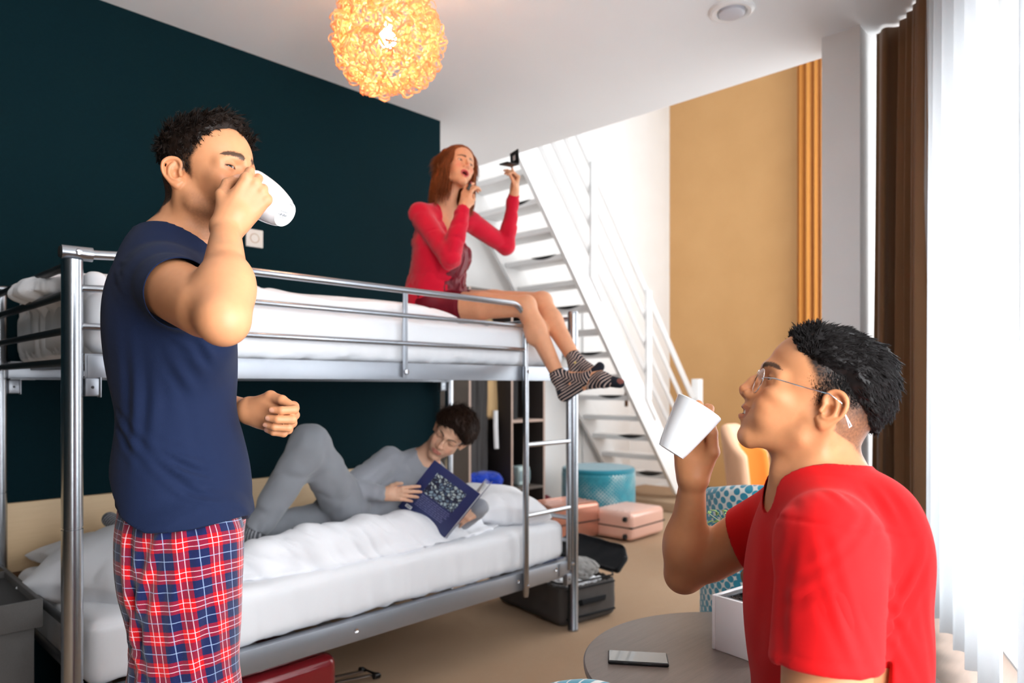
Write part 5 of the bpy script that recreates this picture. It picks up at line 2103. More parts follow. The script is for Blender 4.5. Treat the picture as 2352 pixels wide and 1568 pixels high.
        MB().lathe([(0, 0), (.0045, .001), (0, .002)], tuple(fr.p(.100, .0125 * sg, -.004) - gl), 12, Matrix(np.stack([fr.M[:, 0], fr.M[:, 2], fr.M[:, 1]], 1).tolist())).build('nose_pad', M['lens'], g)
    br = [fr.p(.104, .0115 * math.cos(a), .010 + .003 * math.sin(a)) - gl for a in np.linspace(0, PI, 9)]
    MB().tube([tuple(p) for p in br], .0009, 8).build('bridge', M['chrome'], g)
    # ---- mug
    rim, bc = P(1607, 934, 1.275), P(1541, 1037, 1.275)
    mg = empty('mug', (rim + bc) / 2, 0, 'white mug held up in the hand of the man in red', 'mug')
    lathe_mug('mug', rim, bc, mg, handle=nrm(CV(.1, .95, .1)), rr=.0445, rb=.0262, curve='cone')
    return fr


# =================================================================== woman on the upper bunk
def woman():
    t = empty('person', P(1000, 700, 3.58), 0, 'woman in a pink-red cardigan sitting on the upper bunk and looking into a compact mirror', 'person')
    TL = np.array(t.location)
    base = lin((226, 166, 128))
    X = nrm(CV(.60, -.80, 0))
    f0 = Frame((0, 0, 0), X, UP, .97).rot(0, 11, -15)
    f0.o = P(1069, 373, 3.42) - f0.M @ (np.array([.085, 0, .0125]) * .97)
    fr = f0
    S = SDF()
    q = dict(eye=.42, open=.85, width=.98, jaw=.86, brow=1.4, nose=.95, ear=.9, blush=lin((232, 120, 96)), lip=lin((196, 70, 74)), lipamt=.9, browcol=lin((70, 42, 28)), gaze=(.9, .25, .1), iris=(60, 60, 60))
    head_sdf(S, fr, q)
    Nb = P(1021, 480, 3.55)
    S.cone(fr.p(-.028, 0, -.025), Nb, .043, .048, .03)
    Rs, Ls = P(964, 492, 3.45), P(1080, 509, 3.68)
    for s_ in (Rs, Ls): S.cone(Nb - UP * .015, s_ + UP * .01, .040, .036, .05)
    A = nrm(CV(.9, -.42, 0)); Lt = np.cross(UP, A)
    BB = np.stack([A, Lt, UP], 1)
    S.ell(P(1018, 575, 3.56), (.095, .135, .16), BB, .05)
    for sg in (1, -1): S.ell(P(1018, 585, 3.56) + A * .075 + Lt * .055 * sg - UP * .0, (.045, .045, .05), BB, .03)
    S.ell(P(1005, 690, 3.58), (.115, .155, .11), BB, .05)
    S.cone(P(1016, 580, 3.56), P(1005, 690, 3.58), .095, .11, .05)
    el, wr = P(1034, 594, 3.34), P(1064, 480, 3.31)
    el2, wr2 = P(1162, 566, 3.82), P(1181, 445, 3.70)
    arm_sdf(S, Rs, el, wr, .86); arm_sdf(S, Ls, el2, wr2, .86)
    d = nrm(CV(.22, .10, .97)); n = nrm(CV(-.5, -.85, .1))
    hand_sdf(S, wr + d * .01, d, n, nrm(CV(.7, -.3, 0)), [(35, 40, 25), (40, 45, 25), (20, 25, 15), (15, 20, 10)], [(.034, .030, -.022), (.062, .022, -.040), (.088, .012, -.042)], .88)
    S.cone(wr, wr + d * .03, .022, .020, .015)
    d2 = nrm(CV(.12, .0, 1)); n2 = nrm(CV(.85, .45, 0))
    hand_sdf(S, wr2 + d2 * .008, d2, n2, nrm(CV(-.5, -.8, 0)), [(65, 50, 20), (60, 50, 25), (45, 40, 20), (10, 8, 5)], [(.036, .030, -.020), (.064, .032, -.040), (.090, .026, -.060)], .88)
    S.cone(wr2, wr2 + d2 * .03, .022, .020, .015)
    legs = ((P(1008, 702, 3.52), P(1206, 703, 3.37), P(1284, 866, 3.28)), (P(1030, 698, 3.70), P(1243, 694, 3.50), P(1323, 830, 3.26)))
    for hip, kn, an in legs:
        S.chain([hip, hip + (kn - hip) * .5, kn], [.076, .066, .050], .02)
        S.cone(kn, kn + (an - kn) * .35, .049, .051, .02)
        S.cone(kn + (an - kn) * .30, an, .050, .031, .02)
        S.ell(kn + nrm(kn - hip) * .012 + UP * .01, (.040, .040, .040), None, .02)
        S.ell(kn + (an - kn) * .30 - CV(.016, 0, .01), (.034, .036, .08), axes(RT, an - kn), .02)
    feet = ((P(1284, 866, 3.28), P(1297, 905, 3.25), P(1350, 872, 3.17), P(1378, 842, 3.14)), (P(1323, 830, 3.26), P(1322, 884, 3.22), P(1385, 872, 3.12), P(1424, 880, 3.07)))
    for an, he, ba, to in feet:
        S.cone(an, he, .031, .026, .02); S.cone(he, ba, .026, .030, .02); S.cone(an, ba, .030, .024, .02); S.cone(ba, to, .027, .017, .015)
    regs = [head_regions(fr, .0027), box_region([wr, wr + d * .14], .05, .0026), box_region([wr2, wr2 + d2 * .16], .06, .0026),
            (TL + V3(-.9, -.9, -.45), TL + V3(.9, .9, .95), .009)]

    def cf(V, N):
        C = np.tile(base, (len(V), 1))
        C *= (1 + .05 * vnoise(V, 30, 4, 2))[:, None]
        head_color(fr, V, q, base, C)
        return C
    o, V, F, N = body_mesh('body', S, regs, cf, M['skin'], None)
    keep(o, t)
    for e in eyeballs(fr, q, None): keep(e, t)
    # hair
    rng = np.random.default_rng(31)

    def hlw(x, ay, z):
        front = np.interp(z, [-.2, -.02, .03, .06, .09, .11], [.012, .022, .050, .072, .084, .090])
        front = front - .25 * np.clip(ay - .04, 0, 1)
        return np.minimum(front - x, z + .03)

    def thick(L):
        x, y, z = L.T; ay = np.abs(y)
        return np.where(hlw(x, ay, z) > 0, .014 * sstep(0, .02, hlw(x, ay, z)), -.01) + .003 * vnoise(L, 60, 3, 2)
    V, N, L = hair_cap(fr, 'hair', thick, .004, M['hair_red'], t, .002, 5)
    ok = np.flatnonzero((hlw(L[:, 0], np.abs(L[:, 1]), L[:, 2]) > 0) & (N @ UP > -.6))
    n = 2600
    idx = rng.choice(ok, n); Lr, Nr = L[idx], N[idx]
    sy = np.sign(Lr[:, 1] + rng.normal(size=n) * .004)
    D = Nr * .25 + (np.stack([-.15 + 0 * sy, .95 * sy, .05 + 0 * sy], 1) @ fr.M.T)
    D -= Nr * ((D * Nr).sum(1) * .8)[:, None]
    D += rng.normal(size=(n, 3)) * .08; D /= np.linalg.norm(D, axis=1, keepdims=True)
    down = np.tile(CV(-.10, 0, -3.0), (n, 1)) + Nr * .35
    o = bake_hairs('hair_strands', V[idx] - Nr * .003, D, Nr, .03 + .05 * rng.uniform(size=n), .0016, M['hair_red'], None, 6, .25, 0, gravity=down * .7, rng=rng)
    keep(o, t)
    # long hanging locks at both sides and the back
    n = 2300
    ph = rng.uniform(-1, 1, n)
    a = ph * PI * .78 + PI
    Lq = np.stack([.085 * np.cos(a) - .008, .078 * np.sin(a), .055 + 0 * a + rng.uniform(-.03, .03, n)], 1)
    keepm = (Lq[:, 0] < .035) | ((Lq[:, 0] < .058) & (Lq[:, 1] < -.045)); Lq = Lq[keepm]; n = len(Lq)
    R = fr.o + (Lq * fr.s) @ fr.M.T
    Nr = Lq - V3(-.004, 0, .05); Nr /= np.linalg.norm(Nr, axis=1, keepdims=True); Nr = Nr @ fr.M.T
    hang = np.tile(CV(-.05, .02, -1.0), (n, 1)) + (fr.M @ np.array([-.25, 0, 0]))
    D = hang + Nr * .20 + rng.normal(size=(n, 3)) * .05; D /= np.linalg.norm(D, axis=1, keepdims=True)
    o = bake_hairs('hair_locks', R + Nr * .014, D, Nr, .215 * rng.uniform(.75, 1.08, n), .0026, M['hair_red'], None, 8, .14, 0, gravity=-Nr * .20 + CV(0, 0, -.5), rng=rng, taper=.3)
    keep(o, t)
    # ---- satin top
    SB = S
    S = SDF()
    S.ell(P(1022, 580, 3.56), (.105, .138, .14), BB, .04)
    for sg in (1, -1): S.ell(P(1018, 587, 3.56) + A * .080 + Lt * .055 * sg, (.052, .052, .056), BB, .03)
    S.cone(P(1018, 590, 3.56) + A * .01, P(1010, 690, 3.58) + A * .02, .105, .125, .05)
    S.plane(P(1025, 545, 3.5), nrm(UP * 1 + A * .5), .003)
    def ff(V, N):
        a = np.abs(vnoise(np.stack([V @ A * 14 + V[:, 2] * 12, V @ Lt * 26 - V[:, 2] * 6, V[:, 2] * 9], 1), 1, 44, 2))
        return V - N * (.008 * np.exp(-(a / .15) ** 2))[:, None]
    o, V, F, N = cloth_mesh('satin_top', S, TL + V3(-.35, -.35, -.15), TL + V3(.35, .35, .45), .005, M['satin'], None, ff, body=SB)
    keep(o, t)
    # ---- cardigan, open at the front
    S = SDF()
    S.ell(P(1008, 570, 3.56), (.118, .165, .18), BB, .05)
    S.cone(P(1008, 580, 3.56), P(992, 690, 3.58), .125, .150, .05)
    for s_ in (Rs, Ls): S.cone(Nb - UP * .03, s_ + UP * .004, .050, .050, .04)
    S.chain([Rs, el, wr - (wr - el) * .12], [.051, .048, .036], .03)
    S.chain([Ls, el2, wr2 - (wr2 - el2) * .10], [.051, .046, .034], .03)
    # the opening: a wedge carved out along the front
    oc = P(1030, 590, 3.56) + A * .12 - Lt * .0
    S.box(oc + Lt * -.01 - UP * .04, (.16, .052, .30), np.stack([A, Lt, UP], 1), .01, .01, 's')
    S.cone(P(1024, 458, 3.53), P(1040, 540, 3.5), .047, .050, .01, 's')
    for e_, w_ in ((el, wr), (el2, wr2)):
        pass
    # keep both forearms whole in front of the opening
    S.chain([el + (wr - el) * .05, wr - (wr - el) * .12], [.048, .036], .01)
    def fc(V, N):
        a = np.abs(vnoise(np.stack([V @ A * 10, V @ Lt * 8, V[:, 2] * 16], 1), 1, 54, 2))
        b = vnoise(V, 15, 7, 2)
        return V - N * (.005 * np.exp(-(a / .22) ** 2) - .006 * b)[:, None]
    o, V, F, N = cloth_mesh('cardigan', S, TL + V3(-.5, -.5, -.1), TL + V3(.5, .5, .72), .006, M['cardigan'], None, fc, body=SB)
    keep(o, t)
    # shorts hem
    S = SDF(); S.ell(P(1003, 700, 3.58), (.122, .160, .08), BB, .05)
    for hip, kn, an in legs: S.cone(hip, hip + (kn - hip) * .12, .085, .082, .03)
    o, V, F, N = cloth_mesh('satin_shorts', S, TL + V3(-.4, -.4, -.15), TL + V3(.4, .4, .15), .008, M['satin'], None, body=SB)
    keep(o, t)
    # ---- striped socks
    for i, ((an, he, ba, to), (hip, kn, an_)) in enumerate(zip(feet, legs)):
        S = SDF()
        sh = nrm(kn - an)
        top = an + sh * (.035 if i == 0 else .045)
        S.cone(top, an, .0355, .0345, .01); S.cone(an, he, .0345, .030, .02); S.cone(he, ba, .030, .034, .02); S.cone(an, ba, .033, .028, .02); S.cone(ba, to, .031, .021, .015)
        cutbox(S, top - sh * .004, sh, .06, .05)
        def sc(V, N, an=an, he=he, ba=ba, to=to, sh=sh, top=top):
            foot = nrm(to - he)
            s1 = (V - top) @ -sh
            s2 = (V - he) @ foot
            dark = lin((22, 26, 38)); light = lin((214, 190, 180))
            heelz = np.linalg.norm(V - (he + (an - he) * .1), axis=1)
            onleg = ((V - an) @ nrm(foot + sh)) < .012
            s = np.where(onleg, s1, s2)
            m = np.ones(len(V))
            m[(s1 < .010) | (s2 > np.linalg.norm(to - he) - .030) | (heelz < .036)] = 0
            C = np.tile(dark, (len(V), 1))
            C[(heelz < .036)] = lin((30, 36, 48))
            if to is feet[1][3]:
                C[np.linalg.norm(V - P(1322, 833, 3.22), axis=1) < .009] = lin((214, 190, 90))
                C[np.linalg.norm(V - (to + CV(.0, -.015, .012)), axis=1) < .016] = lin((120, 70, 62))
            return {'col': C, 'stripe': np.stack([s, m, 0 * s], 1)}
        lo = np.minimum.reduce([top, he, ba, to]) - .06; hi = np.maximum.reduce([top, he, ba, to]) + .06
        o, V, F, N = cloth_mesh('striped_sock', S, lo, hi, .003, M['sockstripe'], None, lambda V, N: V + N * (vnoise(V, 40, 3, 2) * .0015)[:, None], attrs=sc, relax_it=0)
        keep(o, t)
    # ---- compact mirror and lipstick
    c = P(1178, 388, 3.62)
    g = empty('compact_mirror', c, 0, 'open black compact mirror held up by the woman on the upper bunk', 'mirror')
    hinge = P(1183, 380, 3.62) - c
    ax = nrm(CV(.55, -.83, -.10)); out = nrm(CV(-.80, -.55, -.02)); upd = nrm(CV(-.06, .05, 1.0)); L = .075
    Mb = Matrix(np.stack([out, np.cross(nrm(np.cross(out, ax)), out), nrm(np.cross(out, ax))], 1).tolist())
    MB().box(Vector((hinge + out * L / 2).tolist()), (L, L, .008), .003, M=Mb).build('base', M['black'], g)
    n_ = nrm(np.cross(ax, upd))
    Ml = Matrix(np.stack([np.cross(n_, upd), n_, upd], 1).tolist())
    lid = MB().box(Vector((hinge + upd * L / 2).tolist()), (L, .006, L), .002, M=Ml).build('lid', M['black'], g)
    sg = 1 if (n_ @ -FW) < 0 else -1
    MB().box(Vector((hinge + upd * L / 2 + n_ * .0034 * sg).tolist()), (L * .82, .001, L * .82), 0, M=Ml).build('mirror_glass', M['chrome'], g)
    MB().box(Vector((hinge + upd * L * .52 - n_ * .0034 * sg).tolist()), (L * .30, .0008, L * .34), 0, M=Ml).build('lid_mark', plain('pale_print', (190, 190, 195), .5), g)
    ls = empty('lipstick', P(1080, 422, 3.30), 0, 'small dark lipstick in the hand at the woman\'s chin', 'lipstick')
    b = MB().tube([(0, 0, -.03), (0, 0, .0)], .008, 16); o = b.build('tube', M['black'], ls)
    MB().tube([(0, 0, -.001), (0, 0, .012)], [.0062, .0045], 16).build('lip_colour', plain('lip_colour', (120, 16, 30), .3), ls)
    ls.rotation_euler = (.3, .3, 0)
    return fr


# =================================================================== reader on the lower bunk
def reader():
    t = empty('person', P(790, 1165, 3.05), 0, 'dark-haired man in grey sweatshirt and joggers lying on the lower bunk reading', 'person')
    TL = np.array(t.location)
    base = lin((224, 178, 150))
    fr = Frame((0, 0, 0), CV(-.22, -.95, -.24), CV(.60, -.12, .78))
    fr.o = P(1022, 1010, 3.18) - fr.M @ np.array([.085, 0, .0125])
    S = SDF()
    q = dict(eye=.16, width=.95, jaw=.93, brow=1.0, nose=.95, smile=.25, browcol=lin((40, 26, 20)), lip=lin((206, 120, 108)), gaze=(.9, 0, -.3), lidtilt=-10)
    head_sdf(S, fr, q)
    Nb = P(962, 1062, 3.30)
    S.cone(fr.p(-.028, 0, -.025), Nb, .050, .056, .03)
    Rs, Ls = P(893, 1056, 3.20), P(1040, 1130, 3.35)
    for s_ in (Rs, Ls): S.cone(Nb - UP * .015, s_, .045, .042, .05)
    A = nrm(P(960, 1080, 3.3) - P(795, 1170, 3.1))
    W_ = nrm(np.cross(A, FW + RT * .2)); D_ = np.cross(A, W_)
    BB = np.stack([D_, W_, A], 1)
    S.ell(P(950, 1115, 3.30), (.10, .155, .17), BB, .05)
    S.cone(P(940, 1120, 3.30), P(800, 1178, 3.12), .105, .10, .06)
    S.ell(P(795, 1178, 3.10), (.105, .145, .11), BB, .05)
    el, wr = P(802, 1122, 3.02), P(878, 1134, 3.02)
    arm_sdf(S, Rs, el, wr, .94)
    d = nrm(CV(.90, -.02, .02)); n = nrm(CV(-.0, -.95, .25))
    nails = []
    hand_sdf(S, wr + d * .008, d, n, nrm(CV(.2, 0, 1)), [(10, 22, 18), (16, 26, 18), (22, 28, 18), (26, 28, 18)], [(.038, .036, .006), (.062, .046, .014), (.088, .046, .022)], .90, nails=nails, spread=.09)
    S.cone(wr, wr + d * .03, .024, .022, .015)
    wr2 = P(1102, 1166, 3.17); el2 = P(1045, 1205, 3.30)
    arm_sdf(S, Ls, el2, wr2, .9)
    d2 = nrm(CV(-.70, -.35, -.30)); n2 = nrm(CV(.3, -.8, .5))
    hand_sdf(S, wr2 + d2 * .0, d2, n2, nrm(CV(-.2, 0, 1)), [(25, 35, 20), (25, 35, 20), (25, 35, 20), (28, 35, 20)], [(.036, .034, -.01), (.060, .036, -.014), (.082, .030, -.02)], .92, nails=nails)
    legs = ((P(798, 1165, 3.02), P(712, 1020, 2.80), P(585, 1222, 2.74)), (P(800, 1192, 3.12), P(605, 1222, 2.86), P(335, 1220, 2.68)))
    for hip, kn, an in legs:
        S.chain([hip, kn, an], [.085, .055, .036], .03)
    feet = [(an, an + CV(-.03, 0, -.045), an + CV(-.13, .03, -.05)) for an in (legs[0][2],)] + [(legs[1][2], legs[1][2] + CV(-.045, 0, -.015), P(252, 1192, 2.73))]
    for an, he, to in feet:
        S.chain([an, he, to], [.034, .032, .024], .02)
    regs = [head_regions(fr, .0027), box_region([wr, wr + d * .15], .05, .0026), box_region([wr2, wr2 + d2 * .15], .05, .0028), (TL + V3(-1.1, -1.1, -.25), TL + V3(1.1, 1.1, .5), .012)]

    def cf(V, N):
        C = np.tile(base, (len(V), 1))
        head_color(fr, V, q, base, C)
        nail_color(V, C, nails, base)
        return C
    o, V, F, N = body_mesh('body', S, regs, cf, M['skin'], None)
    keep(o, t)
    for e in eyeballs(fr, q, None): keep(e, t)
    rng = np.random.default_rng(41)

    def hl3(x, ay, z):
        front = np.interp(z, [-.05, -.01, .02, .04, .055, .08, .11], [-.05, .020, .030, .056, .078, .095, .10])
        front = front - .30 * np.clip(ay - .050, 0, 1)
        low = z - np.interp(x, [-.10, -.03, -.015, .02], [-.05, -.03, .025, -.01])
        return np.minimum(front - x, low)

    def thick(L):
        x, y, z = L.T; ay = np.abs(y)
        tp = sstep(.0, .08, z)
        hl = hl3(x, ay, z)
        return np.where(hl > 0, (.006 + .022 * tp) * sstep(-.003, .012, hl), -.01) + .003 * vnoise(L, 50, 3, 2)
    V, N, L = hair_cap(fr, 'hair', thick, .004, M['hair_brown'], t, .002, 5)
    ok = np.flatnonzero(hl3(L[:, 0], np.abs(L[:, 1]), L[:, 2]) > .002)
    n = 3000; idx = rng.choice(ok, n); Lr, Nr = L[idx], N[idx]
    x, y, z = Lr.T
    flow = np.stack([.55 * sstep(-.05, .05, x), .75 * np.ones(n) * sstep(-.02, .06, z), -.6 + 0 * x], 1) @ fr.M.T
    D = flow - Nr * (flow * Nr).sum(1)[:, None] + Nr * .12 + rng.normal(size=(n, 3)) * .10
    D /= np.linalg.norm(D, axis=1, keepdims=True)
    o = bake_hairs('hair_tufts', V[idx] - Nr * .002, D, Nr, (.014 + .03 * sstep(.02, .1, z)) * rng.uniform(.6, 1.1, n), .0014, M['hair_brown'], None, 5, .15, -.08, rng=rng)
    keep(o, t)
    # sweatshirt
    SB = S
    S = SDF()
    S.ell(P(950, 1118, 3.30), (.118, .170, .18), BB, .05)
    S.cone(P(940, 1122, 3.30), P(812, 1176, 3.12), .122, .118, .06)
    for s_ in (Rs, Ls): S.cone(Nb - UP * .03, s_, .055, .056, .05)
    S.chain([Rs, el, wr - (wr - el) * .10], [.064, .056, .036], .025)
    S.chain([Ls, el2, wr2 - (wr2 - el2) * .02], [.060, .052, .044], .025)
    S.ell(wr - (wr - el) * .22, (.030, .040, .040), axes(wr - el, UP), .01)
    S.cone(fr.p(-.02, 0, -.07), Nb + (fr.p(-.02, 0, -.07) - Nb) * .45, .075, .058, .006, 's')
    S.cone(fr.p(.03, 0, -.12), P(955, 1068, 3.18), .06, .040, .01, 's')
    cutbox(S, P(800, 1180, 3.1) + A * -.0, -A, .25, .2)
    def fc(V, N):
        a = np.abs(vnoise(np.stack([V @ A * 9, V @ W_ * 14, V @ D_ * 9], 1), 1, 64, 2))
        b = vnoise(V, 14, 7, 2)
        s = (V - el) @ nrm(wr - el)
        return V - N * (.006 * np.exp(-(a / .20) ** 2) - .006 * b)[:, None]
    o, V, F, N = cloth_mesh('sweatshirt', S, TL + V3(-.6, -.6, -.2), TL + V3(.8, .8, .5), .0055, M['grey_sweat'], None, fc, body=SB)
    keep(o, t)
    S = SDF()
    k = P(945, 1078, 3.24)
    # joggers
    S.ell(P(795, 1180, 3.10), (.12, .158, .12), BB, .05)
    for hip, kn, an in legs:
        S.cone(hip, kn, .098, .078, .035); S.cone(kn, an, .078, .052, .03)
        S.ell(kn, (.076, .076, .076), None, .03)
        cutbox(S, an - nrm(an - kn) * .01, an - kn, .07, .08)
    def fj(V, N):
        a = np.abs(vnoise(np.stack([V @ RT * 9, V @ FW * 8, V[:, 2] * 9], 1), 1, 74, 2))
        return V - N * (.006 * np.exp(-(a / .20) ** 2) - .007 * vnoise(V, 12, 3, 2))[:, None]
    o, V, F, N = cloth_mesh('joggers', S, TL + V3(-1.1, -1.1, -.25), TL + V3(.5, .5, .5), .0065, M['grey_pants'], None, fj, body=SB)
    keep(o, t)
    for i, (an, he, to) in enumerate(feet):
        S = SDF().chain([an + nrm(legs[i][1] - an) * .05, an, he, to], [.040, .039, .037, .028], .02)
        def sc(V, N, to=to, he=he):
            s = (V - he) @ nrm(to - he)
            w = np.mod(s + .3 * ((V - he) @ UP), .012) < .0045
            return np.where((w & (s < np.linalg.norm(to - he) + .005))[:, None], lin((168, 168, 172)), lin((92, 94, 100)))
        lo = np.minimum.reduce([an, he, to]) - .08; hi = np.maximum.reduce([an, he, to]) + .08
        o, V, F, N = cloth_mesh('grey_sock', S, lo, hi, .003, M['sockcloth'], None, None, color=sc, relax_it=0)
        keep(o, t)
    # ---- book
    A_, D__, B_ = P(998, 1056, 3.05), P(1103, 1134, 3.07), P(896, 1148, 3.10)
    w = D__ - A_; h = B_ - A_
    wn = nrm(w); nn = nrm(np.cross(h, w)); nn = nn if nn @ FW < 0 else -nn
    hn = nrm(h - wn * (h @ wn)); Wd, Hh = np.linalg.norm(w), np.linalg.norm(h)
    bk = empty('book', A_, 0, 'dark blue book with a stained-glass picture on its cover, held open by the reader', 'book')
    def bpx(a, b, c): return Vector((wn * a * Wd + hn * b * Hh + nn * c).tolist())
    M3 = Matrix(np.stack([wn, hn, nn], 1).tolist())
    MB().box(bpx(.5, .5, 0), (Wd, Hh, .003), .0008, M=M3).build('cover', M['bookcover'], bk)
    MB().box(bpx(.49, .5, -.006), (Wd * .97, Hh * .97, .008), .001, M=M3).build('pages', M['paper'], bk)
    # other half hinged at the spine
    ray = nrm(D__ - V3(0, 0, EYE))
    e2 = nrm(ray - hn * (ray @ hn) + nn * .04); n2_ = np.cross(e2, hn); n2_ = n2_ if n2_ @ UP > 0 else -n2_
    M4 = Matrix(np.stack([e2, hn, n2_], 1).tolist())
    def b4(a, b, c): return Vector(((D__ - A_) + e2 * a * Wd * .96 + hn * b * Hh + n2_ * c).tolist())
    MB().box(b4(.5, .5, -.006), (Wd * .96, Hh, .003), .0008, M=M4).build('cover', M['bookcover'], bk)
    b = MB()
    for k in range(5):
        fan = k * .035
        m5 = M4 @ Matrix.Rotation(-fan * .7, 3, 'Y')
        c_ = Vector((D__ - A_ + hn * .5 * Hh).tolist()) + m5 @ Vector((Wd * .455, 0, -.004 + k * .0018))
        b.box(c_, (Wd * .9, Hh * .97, .0014), .0003, M=m5)
    b.build('pages', M['paper'], bk)
    # printed picture frame and lines on the cover (flat print)
    MB().box(bpx(.50, .34, .0018), (Wd * .64, Hh * .40, .0006), 0, M=M3).build('cover_picture', M['mosaic'], bk)
    b = MB(); r_ = random.Random(2)
    for j in range(7):
        y = .585 + j * .033
        x = .20
        while x < .80:
            L = r_.uniform(.02, .07)
            if x + L > .82: break
            b.box(bpx(x + L / 2, y, .0018), (L * Wd, Hh * .010, .0004), 0, M=M3); x += L + .012
        if j == 6: break
    b.build('cover_text', plain('print_lavender', (120, 126, 170), .5), bk)
    b = MB()
    for k in range(9): b.box(bpx(.085 + k * .010 + .02, .885, .0019), (Wd * .005, Hh * .04, .0004), 0, M=M3)
    b.build('barcode_bars', plain('bar_ink', (30, 30, 60), .5), bk)
    MB().box(bpx(.145, .885, .0017), (Wd * .12, Hh * .055, .0004), 0, M=M3).build('barcode_patch', M['paper'], bk)
    MB().box(bpx(.50, .885, .0017), (Wd * .05, Hh * .045, .0004), 0, M=M3).build('small_label', M['paper'], bk)
    return fr
# ------------------------------------------------------------------ clothing materials and calls
def cloth_mats():
    M['navy'] = fabric('navy_jersey', (17, 30, 60), 900, .0004, .85, .12, .03)
    M['red_tee'] = fabric('red_jersey', (204, 6, 12), 900, .0004, .75, .06, .05)
    M['grey_sweat'] = fabric('grey_sweatshirt', (150, 153, 160), 700, .0006, .9, .10, .3)
    M['grey_pants'] = fabric('grey_joggers', (134, 137, 143), 700, .0006, .9, .10, .3)
    M['cardigan'] = fabric('pink_red_knit', (206, 14, 48), 500, .001, .9, .12, .25)
    t = NT('striped_sock'); a = t.n('Attribute', attribute_name='col'); b_ = t.n('Attribute', attribute_name='stripe')
    sx = t.n('SeparateXYZ'); t.l(b_.outputs['Vector'], sx.inputs[0])
    fr_ = t.math('FRACT', t.math('DIVIDE', sx.outputs[0], .0132))
    w_ = t.math('MULTIPLY', t.math('LESS_THAN', fr_, .26), t.math('GREATER_THAN', sx.outputs[1], .5))
    t.set(t.mix(w_, a.outputs['Color'], lin((222, 196, 184))), .9); t.bump(t.noise(t.coord(), 700, 2), .0004); M['sockstripe'] = t.m
    M['sockcloth'] = fabric('sock', (0, 0, 0), 700, .0004, .9, .1, .2, attr='col')
    t = NT('wine_satin'); v = t.coord(); t.set(t.mix(t.noise(v, 20, 2), lin((96, 4, 24)), lin((120, 8, 32))), .42); t.b.inputs['Specular IOR Level'].default_value = .3; M['satin'] = t.m
    M['denim'] = fabric('dark_denim', (40, 48, 66), 900, .0005, .85, .15, .1)
    M['hair_dark'] = hair_mat('dark_brown_hair', (16, 11, 9), (40, 27, 20), .42)
    M['hair_black'] = hair_mat('black_hair', (14, 12, 12), (34, 30, 30), .34)
    M['hair_red'] = hair_mat('auburn_hair', (70, 28, 10), (172, 92, 44), .45)
    M['hair_brown'] = hair_mat('brown_hair', (26, 15, 10), (52, 32, 22), .45)
    # tartan: two sets of stripes worked out on cloth coordinates
    t = NT('red_tartan')
    a = t.n('Attribute', attribute_name='plaid')
    sx = t.n('SeparateXYZ'); t.l(a.outputs['Vector'], sx.inputs[0])
    per = .060
    navy, red, wh, lb = lin((16, 26, 70)), lin((196, 4, 20)), lin((236, 214, 222)), lin((150, 170, 205))
    def bands(s, per, ph):
        fr_ = t.math('FRACT', t.math('ADD', t.math('DIVIDE', s, per), ph))
        redm = t.ramp(fr_, [(0, 1), (.44, 0)], 'CONSTANT')
        white = t.ramp(fr_, [(0, 0), (.108, 1), (.136, 0), (.292, 1), (.320, 0)], 'CONSTANT')
        thin = t.ramp(fr_, [(0, 0), (.705, 1), (.738, 0)], 'CONSTANT')
        return redm, white, thin
    r1, w1, b1 = bands(sx.outputs[0], per, .1)
    r2, w2, b2 = bands(sx.outputs[1], per * .96, .35)
    # twill: alternate which thread lies on top, at thread scale
    tw = t.math('FRACT', t.math('MULTIPLY', t.math('ADD', sx.outputs[0], sx.outputs[1]), 420.0))
    tw = t.math('GREATER_THAN', tw, .5)
    rsum = t.math('ADD', r1, r2)
    c1 = t.mix(t.math('MULTIPLY', rsum, .5), navy, red)
    c1 = t.mix(t.math('MULTIPLY', t.math('SUBTRACT', t.math('MAXIMUM', r1, r2), t.math('MINIMUM', r1, r2)), .35), c1, lin((70, 6, 30)))
    wx = t.mix(t.math('MULTIPLY', w1, t.math('ADD', .28, t.math('MULTIPLY', tw, .42))), c1, wh)
    wy = t.mix(t.math('MULTIPLY', w2, t.math('SUBTRACT', .70, t.math('MULTIPLY', tw, .42))), wx, wh)
    cx = t.mix(t.math('MULTIPLY', b1, .55), wy, lb)
    cy = t.mix(t.math('MULTIPLY', b2, .55), cx, lb)
    t.set(cy, .9); t.b.inputs['Sheen Weight'].default_value = .3
    t.b.inputs['Specular IOR Level'].default_value = .15
    t.bump(t.noise(t.coord(), 800, 2), .0006)
    M['plaid'] = t.m


    t = NT('book_cover'); v = t.coord(); t.set(t.mix(t.noise(v, 9, 3), lin((34, 42, 88)), lin((44, 54, 104))), .35); M['bookcover'] = t.m
    M['paper'] = plain('paper', (226, 228, 230), .7, 0, .03)
    t = NT('stained_glass_print')
    vo = t.n('TexVoronoi', feature='DISTANCE_TO_EDGE'); vo.inputs['Scale'].default_value = 62; t.l(t.coord(), vo.inputs['Vector'])
    v2 = t.n('TexVoronoi'); v2.inputs['Scale'].default_value = 62; t.l(t.coord(), v2.inputs['Vector'])
    sp_ = t.n('SeparateColor'); t.l(v2.outputs['Color'], sp_.inputs[0])
    cc = t.ramp(sp_.outputs[0], [(0, lin((60, 80, 110))), (.5, lin((150, 175, 190))), (1, lin((200, 210, 205)))])
    t.set(t.mix(t.math('LESS_THAN', vo.outputs[0], .12), cc, lin((24, 30, 58))), .4); M['mosaic'] = t.m
    t = NT('lens')
    tp = t.n('BsdfTransparent'); tp.inputs[0].default_value = (.96, .93, .92, 1); gl = t.n('BsdfGlossy'); gl.inputs['Roughness'].default_value = .03
    lw = t.n('LayerWeight'); lw.inputs[0].default_value = .35
